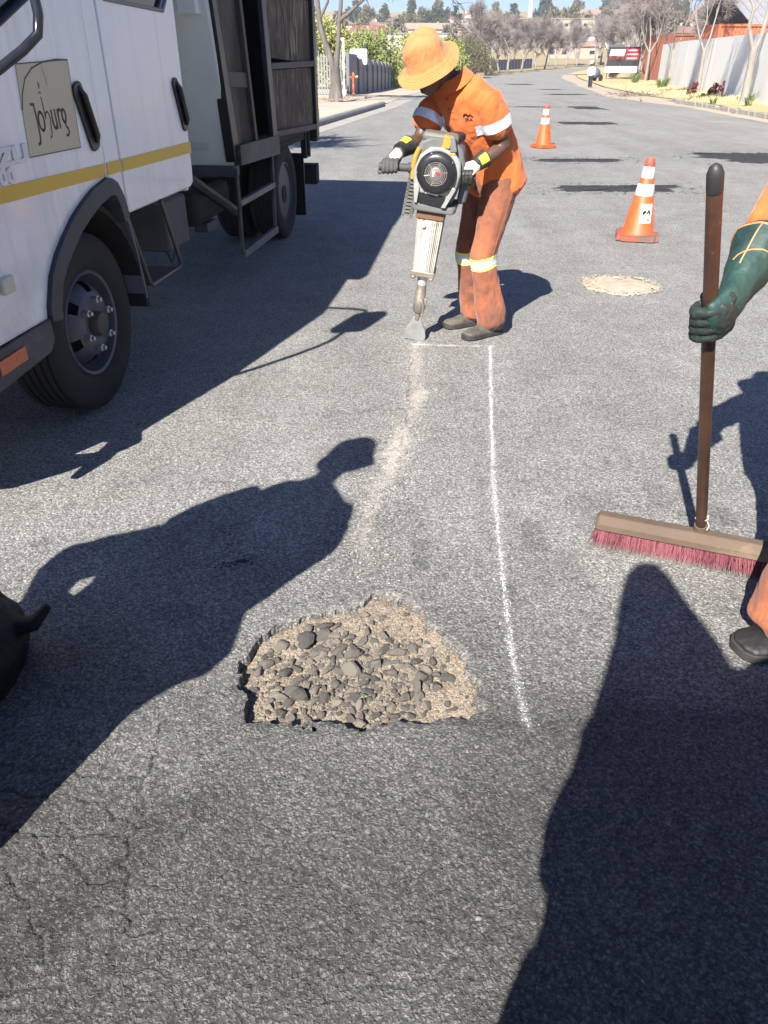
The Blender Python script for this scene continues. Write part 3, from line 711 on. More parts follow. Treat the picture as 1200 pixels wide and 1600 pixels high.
# billboard beside the road
bx, by = 28.0, 104.0; bz = vz(bx, by)
t = thing('billboard', 'black red and white advertising board on thin posts at the roadside', 'sign', (bx, by, bz), R(-6))
dpm = M('sign_post', (.05, .05, .05), (.09, .09, .09), 5, .6, .3)
for px in (-1.75, 1.75): MB().tube([(px, .08, -.3), (px, .08, 3.35)], .05, 8).build('post', dpm, t)
MB().bb(-1.9, 1.72, 0, .06, 1.27, 3.2).build('board', M('sign_black', (.022, .022, .025), (.035, .03, .035), 2, .5), t)
MB().bb(-2.05, 1.62, -.03, .035, .62, 1.22).build('lower_board', M('sign_white', (.78, .77, .77), (.84, .83, .83), 1, .5), t)
MB().bb(-1.84, -.1, .005, .06, 3.2, 3.42).build('topper', M('sign_grey', (.08, .09, .09)), t)
sr = M('sign_red', (.55, .025, .04), (.62, .04, .06), 3, .5); sw = M('sign_print', (.74, .76, .75), (.8, .8, .8), 8, .5)
wp = MB().prism([(-1.72, 2.28), (-.05, 2.28), (.1, 2.95), (-1.6, 2.95)], (0, -.004, 0), (1, 0, 0), (0, 0, 1), (0, -1, 0), .004).build('white_panel', sw, t)
gl = MB()
for i in range(9):
    gl.bb(-1.5 + i * .17, -1.41 + i * .17, -.013, -.0095, 2.44, 2.52)
    if i % 3: gl.bb(-1.45 + i * .17, -1.39 + i * .17, -.013, -.0095, 2.60, 2.64)
gl.build('print', M('sign_print_dark', (.35, .36, .37)), wp)
lt = MB()
for i in range(11):
    x0 = -1.72 + i * .165; lt.bb(x0, x0 + .03, -.008, -.004, 1.95, 2.24)
    if i % 2 == 0: lt.bb(x0 + .03, x0 + .12, -.008, -.004, 2.2, 2.24)
    if i % 3 == 0: lt.bb(x0 + .03, x0 + .12, -.008, -.004, 1.95, 1.99)
    if i % 4 == 1: lt.bb(x0 + .1, x0 + .13, -.008, -.004, 1.95, 2.24)
lt.build('red_lettering', sr, t)
for i, (x0, x1) in enumerate([(.2, 1.72), (.16, 1.7), (.12, 1.68)]):
    z1 = 3.02 - i * .40; p = MB().bb(x0, x1, -.008, -.002, z1 - .34, z1).build('red_box', sr, t)
    lt = MB()
    for k in range(8):
        lt.bb(x0 + .2 + k * .14, x0 + .3 + k * .14, -.013, -.0085, z1 - .23, z1 - .10)
    lt.build('print', sw, p)
# bush under the board and dark bundle
lfm = lambda nm, a, b, c3=None: leafmat(nm, a, b)
def leafmat(nm, a, b):
    if nm in _mc: return _mc[nm]
    t_ = NT(nm); oi = t_.noise(1.3, 3); o2 = t_.noise(9, 4)
    t_.set(color=t_.mix(o2.outputs[0], t_.mix(oi.outputs[0], a, b), tuple(x * .6 for x in b)), rough=.6, spec=.3); _mc[nm] = t_.m; return t_.m
def leaf_cloud(cs, n, size, seed, stretch=1.0, droop=0.0):
    rn = np.random.RandomState(seed); v = []; f = []
    cs = np.array(cs); wts = cs[:, 3] ** 2; pick = rn.choice(len(cs), n, p=wts / wts.sum())
    d = rn.normal(0, 1, (n, 3)); d /= np.linalg.norm(d, axis=1)[:, None]
    rad = cs[pick, 3] * (.45 + .6 * rn.rand(n) ** .6); p = cs[pick, :3] + d * rad[:, None] * np.array([1, 1, cs[0, 4] if cs.shape[1] > 4 else .8])
    a = rn.normal(0, 1, (n, 3)); a[:, 2] -= droop; a /= np.linalg.norm(a, axis=1)[:, None]
    b = np.cross(a, rn.normal(0, 1, (n, 3))); b /= np.linalg.norm(b, axis=1)[:, None] + 1e-9
    s = (size * (.6 + .8 * rn.rand(n)))[:, None]
    q = np.stack([p - a * s * stretch, p + b * s * .45, p + a * s * stretch, p - b * s * .45], 1).reshape(-1, 3)
    return q, np.arange(n * 4).reshape(n, 4)
q, f = leaf_cloud([(0, 0, .35, .5), (.45, .1, .6, .38), (-.3, 0, .25, .35)], 900, .07, 3)
bsh = link(npmesh('bush', q, f), 'bush', leafmat('dark_leaf', (.035, .045, .02), (.07, .075, .035)), None, 0, loc=(28.6, 110, vz(28.6, 110)))
tag(bsh, 'small dark bush under the advertising board', 'bush')
t = thing('rubbish_trolley', 'dark blue bundle on a two wheeled trolley beside the walking man', 'trolley', (23.0, 96, vz(23.0, 96)), R(30))
mb = MB(); mb.ball((0, 0, .75), (.55, .42, .5), 12, 8); b_ = mb.build('bundle', M('blue_bag', (.05, .07, .13), (.10, .13, .20), 5, .6, 0, .6), t, 60)
for s in (-1, 1): MB().lathe([(.05, -.05), (.3, -.05), (.34, 0), (.3, .05), (.05, .05)], 16, (.35, s * .45, .3), (0, 1, 0)).build('wheel', M('rubber', (.012, .012, .013), (.022, .022, .022), 12, .75, 0, .3), t)
MB().tube([(-.3, -.3, .6), (-.9, -.3, 1.0)], .025).build('handle', dpm, t)

# ---- precast fence on the left
pcm = M('precast_panel', (.24, .24, .24), (.31, .31, .305), 1.5, .85, 0, .3, c3=(.19, .19, .19)); pcp = M('precast_post', (.13, .135, .15), (.18, .185, .20), 3, .85)
fence = thing('precast_fence', 'grey concrete panel fence with dark posts behind the hydrant', 'fence')
def fx(y): return float(np.interp(y, [42, 48.5, 78, 100], [-1.72, -.86, 1.5, 3.2]))
y = 42.0; k = 0
while y < 92:
    y2 = y + 3.0; a, b = V(fx(y), y, prof(y)), V(fx(y2), y2, prof(y2)); H_ = 1.78 if k == 0 else 1.62
    d = (b - a); n = V(d.y, -d.x, 0).normalized()
    p_ = MB(); p_.prism([(-.075, 0), (.075, 0), (.075, H_ + .04), (-.075, H_ + .04)], a, (1, 0, 0), (0, 0, 1), (0, 1, 0), .15); p_.build('post', pcp, fence, 30, .01)
    for i, (z0, z1, off) in enumerate([(0, .53, 0), (.535, 1.07, .012), (1.075, H_, .004)]):
        q = [a + V(0, 0, z0), b + V(0, 0, z0), b + V(0, 0, z1), a + V(0, 0, z1)]; q = [v - n * (.03 - off) for v in q]; q2 = [v - n * .05 for v in q]
        mb = MB(); mb.add(q + q2, [(0, 1, 2, 3), (7, 6, 5, 4), (0, 4, 5, 1), (2, 6, 7, 3), (1, 5, 6, 2), (0, 3, 7, 4)]); mb.build('panel', pcm if i < 2 else M('precast_top', (.20, .20, .21), (.27, .27, .27), 2, .85), fence, 30)
    y = y2; k += 1
# palisade fence and white gate post
pal = thing('palisade_fence', 'light grey steel palisade fence behind the bare tree on the left', 'fence')
plm = M('galvanised', (.21, .21, .215), (.28, .28, .28), 4, .55, .4); y = 40.6; pv = []
pl_me = MB(); pl_me.prism([(-.035, 0), (.035, 0), (.035, 1.62), (.02, 1.74), (0, 1.68), (-.02, 1.74), (-.035, 1.62)], (0, 0, 0), (1, 0, 0), (0, 0, 1), (0, 1, 0), .012); pl_me = pl_me.mesh('pale'); pl_me.materials.append(plm)
for i in range(34):
    o = bpy.data.objects.new('pale', pl_me); COL.objects.link(o); o.parent = pal; o.location = (-1.98 - i * .125, y - i * .02, prof(y) + .03)
for z_ in (.35, 1.35): MB().bb(-6.2, -1.9, y + .015, y + .055, prof(y) + z_, prof(y) + z_ + .05).build('rail', plm, pal)
gp_ = thing('gate_post', 'tall white steel gate post with a short bracket on top', 'post', (-1.84, 40.5, prof(40.5)))
wpm = M('white_steel', (.62, .62, .6), (.72, .72, .7), 6, .5)
MB().bb(-.05, .05, -.05, .05, 0, 2.35).build('post', wpm, gp_, 30, .006); MB().bb(-.24, -.05, -.04, .04, 2.27, 2.35).build('bracket', wpm, gp_, 30)
sb = thing('sign_board', 'blank white board standing behind the precast fence', 'sign', (-1.35, 46.5, prof(46)))
MB().bb(-.42, .44, 0, .04, 1.35, 2.05).build('board', wpm, sb); 
for px in (-.3, .3): MB().bb(px - .03, px + .03, .045, .09, 0, 1.9).build('post', plm, sb)
# hydrant
hyd = thing('hydrant', 'orange red hydrant standpipe in front of the precast fence', 'hydrant', (-1.42, 40.9, prof(40.9) + .10))
orr = M('hydrant_paint', (.50, .115, .05), (.58, .17, .08), 9, .55, 0, .2, c3=(.35, .10, .06))
MB().lathe([(.09, 0), (.09, .04), (.055, .05), (.055, .62), (.075, .64), (.075, .7)], 14).build('pipe', orr, hyd, 40)
MB().lathe([(.075, .70), (.09, .72), (.085, .80), (.04, .86), (.03, .90)], 14).build('cap', orr, hyd, 40)
MB().lathe([(.04, 0), (.04, .1), (.06, .1), (.06, .16)], 12, (.05, 0, .72), (1, -.2, 0)).build('outlet', M('brass', (.55, .42, .2), None, 5, .4, .7), hyd, 40)
MB().lathe([(.04, 0), (.04, .1), (.05, .14)], 12, (-.05, 0, .7), (-1, -.2, 0)).build('side_cap', orr, hyd, 40)

# ================================================================== TREES
def branchy(seed, H, r0, forks, levels=5, spread=.55, twig=.012, up=.25, ntw=9, first=None, wob=.12):
    rn = random.Random(seed); T = MB(); C_ = MB()
    def grow(p, d, L_, r, lv):
        n = 4 if lv < 2 else 3; pts = [p]; dd = d.copy()
        for i in range(n):
            dd = (dd + V(rn.gauss(0, wob), rn.gauss(0, wob), rn.gauss(0, wob * .6) + up * .08)).normalized(); pts.append(pts[-1] + dd * L_ / n)
        e = r * (.72 if lv < levels else .3); rs = [r + (e - r) * i / n for i in range(n + 1)]
        (T if lv < 2 else C_).tube(pts, rs, 9 if lv == 0 else 7 if lv < 2 else 5 if lv == 2 else 3, caps=lv < 2)
        if lv >= levels: return
        k = forks[min(lv, len(forks) - 1)]
        for i in range(k):
            t = 1.0 if i < 2 else rn.uniform(.35, .95)
            j = min(n, max(1, int(round(t * n)))); ax = dd.orthogonal().normalized(); ax = Matrix.Rotation(rn.uniform(0, 6.28) if lv else 6.28 * i / k + rn.uniform(-.4, .4), 3, dd) @ ax
            ang = rn.gauss(spread, .14) if i else rn.gauss(spread * .55, .1)
            nd = (Matrix.Rotation(ang, 3, ax) @ dd + V(0, 0, up * .4)).normalized()
            grow(pts[j], nd, L_ * rn.uniform(.62, .86) if lv else L_ * rn.uniform(.55, .8), max(rs[j] * rn.uniform(.55, .75), twig), lv + 1)
        if lv >= levels - 2:
            for i in range(ntw):
                t = rn.random(); j = min(n - 1, int(t * n)); a = pts[j].lerp(pts[j + 1], rn.random())
                nd = (dd + V(rn.gauss(0, .7), rn.gauss(0, .7), rn.gauss(.1, .6))).normalized(); m_ = a + nd * rn.uniform(.3, .7) * H / 9; b_ = m_ + (nd + V(rn.gauss(0, .4), rn.gauss(0, .4), rn.gauss(0, .4))).normalized() * rn.uniform(.15, .4) * H / 9
                C_.tube([a, m_, b_], [twig, twig * .8, twig * .45], 3, caps=False)
    d0 = V(*(first or (0, 0, 1))).normalized(); grow(V(0, 0, -.15), d0, H * .27, r0, 0); return T, C_
bark = M('pale_bark', (.22, .195, .17), (.31, .285, .25), 3, .9, 0, .8, 26, .02, c3=(.14, .12, .105), p3=.58, stretch=(1, 1, .35))
twm = M('twig', (.175, .145, .135), (.26, .22, .205), 1.5, .9)
bark2 = M('dark_bark', (.085, .075, .068), (.15, .135, .12), 4, .9, 0, .9, 24, .03, c3=(.22, .2, .18), p3=.62, stretch=(1, 1, .3))
twd = M('dark_twig', (.07, .06, .055), (.11, .095, .085), 2, .9)
ORD = ['first', 'second', 'third', 'fourth', 'fifth', 'sixth', 'seventh', 'eighth', 'ninth', 'tenth', 'eleventh', 'twelfth', 'thirteenth', 'fourteenth', 'fifteenth', 'sixteenth']
protos = []
for i in range(4):
    T, C_ = branchy(100 + i, 9, .17, (4, 3, 3, 3), 5, .46 + .04 * i, .016, .42, 14, wob=.12)
    protos.append((T.mesh('trunk'), C_.mesh('crown', False)))
for a, b in protos: a.materials.append(bark); b.materials.append(twm); a.polygons.foreach_set('use_smooth', [True] * len(a.polygons))
def street_tree(x, y, z_, sc, rz, i, label, group, sz=None):
    t = thing('street_tree', label, 'tree', (x, y, z_), rz, group); t.scale = (sc, sc, sz or sc)
    for me, nm in zip(protos[i % 4], ('trunk', 'crown')):
        o = bpy.data.objects.new(nm, me); COL.objects.link(o); o.parent = t
        if nm == 'crown': o['kind'] = 'stuff'
    return t
rnd = random.Random(77)
far_row = [(15.4, 128), (17.4, 139), (19.9, 149), (21.6, 150), (25.6, 161), (30.0, 172), (32.8, 178), (37.3, 190), (42.2, 203), (47, 214)]
for i, (x, y) in enumerate(far_row):
    street_tree(x - .6, y, prof(y), rnd.uniform(1.1, 1.35), rnd.uniform(0, 6), i, 'bare street tree %s from the left in the row before the blue fence' % ORD[i], 'bare trees along the blue fence')
for i, (x, y, q) in enumerate([(14, 150, 1.2), (22, 185, 1.4), (28.5, 196, 1.4), (35, 208, 1.5), (41, 222, 1.5), (18, 172, 1.3), (49, 226, 1.5), (56, 230, 1.6), (31, 226, 1.4)]):
    street_tree(x, y, prof(y), q, rnd.uniform(0, 6), i + 2, 'bare tree %s from the left in the thicket behind the blue fence' % ORD[i], 'bare trees behind the blue fence')
right_row = [(52.5, 222), (49, 197), (47, 178), (45.2, 166), (43, 152), (39.8, 141), (36.6, 128), (33.8, 117.5), (31.2, 109)]
for i, (x, y) in enumerate(right_row):
    street_tree(x, y, prof(y) + .2, rnd.uniform(1.2, 1.5), rnd.uniform(0, 6), i + 1, 'bare roadside tree %s from the bend in the line beyond the board' % ORD[i], 'bare trees on the right beyond the board')
for i, (x, y, s) in enumerate([(46, 128, 1.5), (53, 140, 1.6), (41, 112, 1.4), (60, 156, 1.6), (44, 98, 1.35), (50, 108, 1.5), (36, 98, 1.2), (64, 172, 1.6), (57, 124, 1.6), (71, 190, 1.6)]):
    street_tree(x, y, prof(y) + .2, s, rnd.uniform(0, 6), i, 'tall bare tree %s from the front in the grove behind the rust containers' % ORD[i], 'tall bare trees behind the containers')
# bare trees in front of the wall
def own_tree(x, y, z_, T, C_, tm, cm, label, group=None):
    t = thing('bare_tree', label, 'tree', (x, y, z_), 0, group); T.build('trunk', tm, t, 60); c = C_.build('crown', cm, t, 0, fix=False); c['kind'] = 'stuff'; return t
def wall_tree(x, y, seed, trunk_pts, limbs, label, H, r):
    rn = random.Random(seed); T, C_ = MB(), MB()
    T.tube([p for p, _ in trunk_pts], [q for _, q in trunk_pts], 10)
    for pts, r0 in limbs:
        T.tube(pts, [r0 * (1 - .55 * i / (len(pts) - 1)) for i in range(len(pts))], 8)
        for k in range(3):
            e = V(*pts[-1]) if k < 2 else V(*pts[-2]); d = (V(*pts[-1]) - V(*pts[-2])).normalized()
            A, B = branchy(seed * 31 + k + len(C_.v), H * 1.25, r0 * .5, (4, 3, 3), 4, .6, .0085, .2, 13, (d + V(rn.gauss(0, .35), rn.gauss(0, .35), .25)))
            for src in (A, B):
                C_.add([V(*p) + e + V(0, 0, .15 * d.z) for p in src.v], src.f)
    return own_tree(x, y, vz(x, y) - .05, T, C_, bark, twm, label, 'bare trees in front of the white wall')
wall_tree(11.75, 28.4, 3, [((0, 0, 0), .17), ((.0, .0, .25), .125), ((-.02, 0, 1.2), .11), ((-.03, 0, 1.55), .125)],
  [([(-.03, 0, 1.5), (-.22, .05, 1.95), (-.30, .1, 2.25), (-.26, .1, 2.7), (-.5, .2, 3.1), (-.75, .2, 3.6)], .075), ([(-.02, 0, 1.5), (.10, -.05, 2.0), (.12, -.1, 2.6), (.06, -.1, 3.2), (.1, -.2, 4.2)], .085), ([(-.28, .1, 2.5), (-.02, .2, 2.95), (.15, .3, 3.3)], .035)], 'thick bare tree nearest on the right verge, forked above the white wall', 4.2, .1)
wall_tree(14.7, 41.0, 4, [((0, 0, 0), .11), ((-.02, 0, 1.0), .085), ((-.04, 0, 1.75), .08)],
  [([(-.04, 0, 1.7), (-.35, .1, 2.3), (-.6, .1, 2.9), (-.9, .2, 3.5)], .055), ([(-.04, 0, 1.7), (.12, 0, 2.3), (.2, 0, 3.0), (.35, .1, 3.8)], .05), ([(-.3, .1, 2.2), (-.1, .2, 2.9), (-.15, .3, 3.5)], .035)], 'slender bare tree midway along the white wall behind the red plants', 4.2, .1)
wall_tree(21.0, 65.0, 5, [((0, 0, 0), .13), ((.02, 0, 1.3), .10), ((0, 0, 2.2), .09)],
  [([(0, 0, 2.1), (-.5, .1, 2.9), (-1.0, .1, 3.7)], .06), ([(0, 0, 2.1), (.4, 0, 3.0), (.6, 0, 4.0)], .06), ([(0, 0, 2.2), (-.05, .2, 3.2), (-.2, .3, 4.2)], .045)], 'small bare tree against the far end of the white wall', 5.2, .1)
for (x, y, sd, lb) in [(30.0, 101, 6, 'pale trunked bare tree just right of the advertising board'), (27.3, 92, 8, 'pale trunked bare tree between the board and the wall end')]:
    wall_tree(x, y, sd, [((0, 0, 0), .16), ((.03, 0, 1.6), .13), ((0, 0, 2.6), .12)], [([(0, 0, 2.5), (-.7, .1, 3.6), (-1.2, .1, 4.8)], .08), ([(0, 0, 2.5), (.6, 0, 3.6), (.9, 0, 5.0)], .08), ([(0, 0, 2.6), (0, .4, 3.8), (-.2, .7, 5.2)], .07)], lb, 6, .14)
# forked tree on the left pavement, behind the truck
T, C_ = MB(), MB()
T.tube([(0, 0, -.1), (.0, 0, .25), (.02, .05, .6), (.0, 0, 1.05)], [.32, .25, .21, .19], 12)
for pts, r0 in [([(.02, 0, .9), (.10, 0, 1.5), (.17, 0, 2.1), (.20, 0, 2.65)], .115), ([(.20, 0, 2.55), (.27, 0, 3.0), (.33, .1, 3.7), (.3, .2, 4.6)], .085), ([(.20, 0, 2.6), (.55, -.05, 2.82), (.85, -.1, 3.05), (1.25, -.1, 3.35), (1.6, -.2, 3.5)], .075), ([(-.02, 0, .95), (-.18, .05, 1.5), (-.38, .1, 2.0), (-.52, .1, 2.5), (-.6, .2, 3.3), (-.9, .2, 4.2)], .13), ([(1.2, -.1, 3.3), (1.3, 0, 3.1), (1.38, .05, 2.86)], .02), ([(-.55, .1, 2.6), (-.2, .2, 3.2), (-.1, .3, 4.0)], .06)]:
    T.tube(pts, [r0 * (1 - .4 * i / (len(pts) - 1)) for i in range(len(pts))], 9)
    if V(*pts[-1]).z > 3.2:
        d = (V(*pts[-1]) - V(*pts[-2])).normalized()
        for k in range(3):
            A, B = branchy(500 + k + len(C_.v), 4.6, r0 * .4, (3, 3, 3), 4, .6, .011, .2, 6, d + V(rnd.gauss(0, .4), rnd.gauss(0, .4), .2))
            for src in (A, B): C_.add([V(*p) + V(*pts[-1]) for p in src.v], src.f)
tl = own_tree(-1.86, 33.6, prof(33.6) + .08, T, C_, bark2, twd, 'dark forked bare tree on the left pavement just behind the truck')
# tree behind the photographer: its bare crown throws the soft dapples in the foreground
T, C_ = branchy(61, 13, .2, (4, 3, 3, 3), 5, .5, .021, .3, 6)
own_tree(-4.6, -12.0, .1, T, C_, bark2, twd, 'large bare tree standing behind the photographer')
# green trees beyond the fence
def green_tree(x, y, h, w_, seed, lm, label, group, n=5200, size=.16, trunk=True, z_=None, shape=None, cat='tree', name='green_tree'):
    rn = random.Random(seed); t = thing(name, label, cat, (x, y, gz(x, y) if z_ is None else z_), 0, group)
    T = MB(); T.tube([(0, 0, -.2), (.1, 0, h * .3), (0, .1, h * .62)], [w_ * .055, w_ * .04, w_ * .02], 8)
    cs = []
    for i in range(16):
        a = rn.uniform(0, 6.28); q = rn.random() ** .5
        hz = rn.uniform(.25, .98); rr = (w_ / 2) * (shape(hz) if shape else math.sin(math.pi * (.12 + .83 * hz)) ** .7)
        cs.append((math.cos(a) * rr * q * .8, math.sin(a) * rr * q * .8, h * hz * .93, w_ * rn.uniform(.12, .22) * (1 if not shape else max(.35, shape(hz))), 1.0))
        T.tube([(0, 0, h * hz * .55), (cs[-1][0] * .5, cs[-1][1] * .5, h * hz * .8), cs[-1][:3]], [w_ * .018, w_ * .012, .01], 4, caps=False)
    T.build('trunk', bark2, t, 60); q, f = leaf_cloud(cs, n, size, seed, 1.3, .6)
    c = link(npmesh('crown', q, f), 'crown', lm, t, 0); c['kind'] = 'stuff'; return t
will = leafmat('willow_leaf', (.28, .30, .08), (.36, .37, .13)); wil2 = leafmat('fresh_leaf', (.19, .25, .06), (.29, .33, .11)); drk = leafmat('evergreen_leaf', (.03, .05, .028), (.06, .085, .045)); olv = leafmat('olive_leaf', (.10, .10, .045), (.17, .15, .08))
for i, (x, y, h, w_, lm, lb) in enumerate([(-4.6, 58, 4.2, 6.5, will, 'yellow green willow beyond the palisade fence beside the truck'), (-1.4, 66, 4.0, 6.4, wil2, 'fresh green bushy tree above the white board'), (2.0, 72, 4.0, 6.2, will, 'yellow green bushy tree beyond the precast fence left of the orange hat'), (5.5, 84, 3.8, 5.5, wil2, 'green bushy tree partly hidden by the orange hat'), (-8.5, 62, 4.2, 6, wil2, 'wide green tree behind the truck tail'), (9.5, 112, 4.6, 6.5, olv, 'olive green tree behind the worker and hat'), (12.6, 124, 4.6, 5.5, olv, 'olive bush tree right of the orange hat brim')]):
    green_tree(x, y, h, w_, 40 + i, lm, lb, 'green trees beyond the fence on the left', 9000, .095, shape=lambda hz: .55 + .5 * math.sin(math.pi * hz))
# blue fence along the far left
bf = thing('blue_fence', 'dark blue sheet fence behind the far row of bare trees', 'fence'); bm_ = M('blue_sheet', (.025, .045, .17), (.04, .065, .23), 2, .6)
pt = [(13.8, 140), (19.2, 160), (24.5, 172), (31, 186)]
for i in range(22):
    t_ = i / 22 * 3; t2 = (i + .94) / 22 * 3
    f_ = lambda u: (np.interp(u, range(4), [p[0] for p in pt]), np.interp(u, range(4), [p[1] for p in pt]))
    (xa, ya), (xb, yb) = f_(t_), f_(t2); mb = MB(); mb.prism([(0, 0), (math.hypot(xb - xa, yb - ya), 0), (math.hypot(xb - xa, yb - ya), 1.75), (0, 1.75)], (xa, ya, prof(ya)), ((xb - xa) / math.hypot(xb - xa, yb - ya), (yb - ya) / math.hypot(xb - xa, yb - ya), 0), (0, 0, 1), (0, 1, 0), .06); mb.build('panel', bm_ if i not in (8, 9, 17) else M('brown_sheet', (.10, .06, .05)), bf)
# ================================================================== HILLSIDE
def house(x, y, w_, d, h, rh, wc, rc, rz, label, kind='hip', wins=4, storeys=1, name='house', dz=0):
    z_ = gz(x, y) - .3 + dz; t = thing(name, label, 'house' if name == 'house' else 'building', (x, y, z_), rz, 'buildings on the hillside')
    wmat = M('plaster_' + '_'.join('%d' % (c * 100) for c in wc), wc, tuple(c * .86 for c in lin(wc)[:3]), .6, .9); rm = M('roof_' + '_'.join('%d' % (c * 100) for c in rc), rc, tuple(c * .78 for c in lin(rc)[:3]), .8, .8)
    MB().bb(-w_ / 2, w_ / 2, -d / 2, d / 2, 0, h).build('wall', wmat, t)
    o = .5; rb = MB(); a, b = w_ / 2 + o, d / 2 + o
    if kind == 'flat': rb.bb(-a + .3, a - .3, -b + .3, b - .3, h + .003, h + .35)
    else:
        ri = (a - b * .9) if kind == 'hip' else a
        ri = max(ri, .4); vs = [(-a, -b, h), (a, -b, h), (a, b, h), (-a, b, h), (-ri, 0, h + rh), (ri, 0, h + rh)]
        rb.add([(p[0], p[1], p[2] + .004) for p in vs], [(0, 1, 5, 4), (1, 2, 5), (2, 3, 4, 5), (3, 0, 4), (3, 2, 1, 0)])
    r_ = rb.build('roof', rm, t, 0)
    if kind == 'hip': MB().bb(w_ * .2, w_ * .2 + .7, -.2, .5, h + rh * .3, h + rh + .8).build('chimney', wmat, r_)
    fm = M('win_frame', (.5, .48, .45)); gm_ = M('dark_glass', (.02, .025, .03))
    for s in range(storeys):
        for k in range(wins):
            cx = -w_ / 2 + w_ * (k + .5) / wins + rnd.uniform(-.3, .3); ww = min(1.7, w_ / wins * .5); zz = h / storeys * (s + .5)
            if k == wins // 2 and s == 0: MB().bb(cx - .5, cx + .5, -d / 2 - .05, -d / 2 + .02, .02, 2.1).build('door', M('door_wood', (.14, .08, .05)), t); continue
            f_ = MB().bb(cx - ww / 2, cx + ww / 2, -d / 2 - .05, -d / 2 + .02, zz - .55, zz + .65).build('window', fm, t); MB().bb(cx - ww / 2 + .1, cx + ww / 2 - .1, -d / 2 - .08, -d / 2 - .055, zz - .45, zz + .55).build('pane', gm_, f_)
    return t
TER, PNK, RED, BRN, GRY = (.25, .13, .095), (.30, .20, .16), (.20, .085, .065), (.17, .115, .095), (.22, .215, .21)
CRM, WHT, TAN, PCH, BRK = (.42, .36, .27), (.50, .49, .47), (.31, .26, .19), (.38, .295, .24), (.22, .14, .115)
def hp(px, py, d):
    """place on the hill: azimuth from a sighting, distance d"""
    return px * d, d
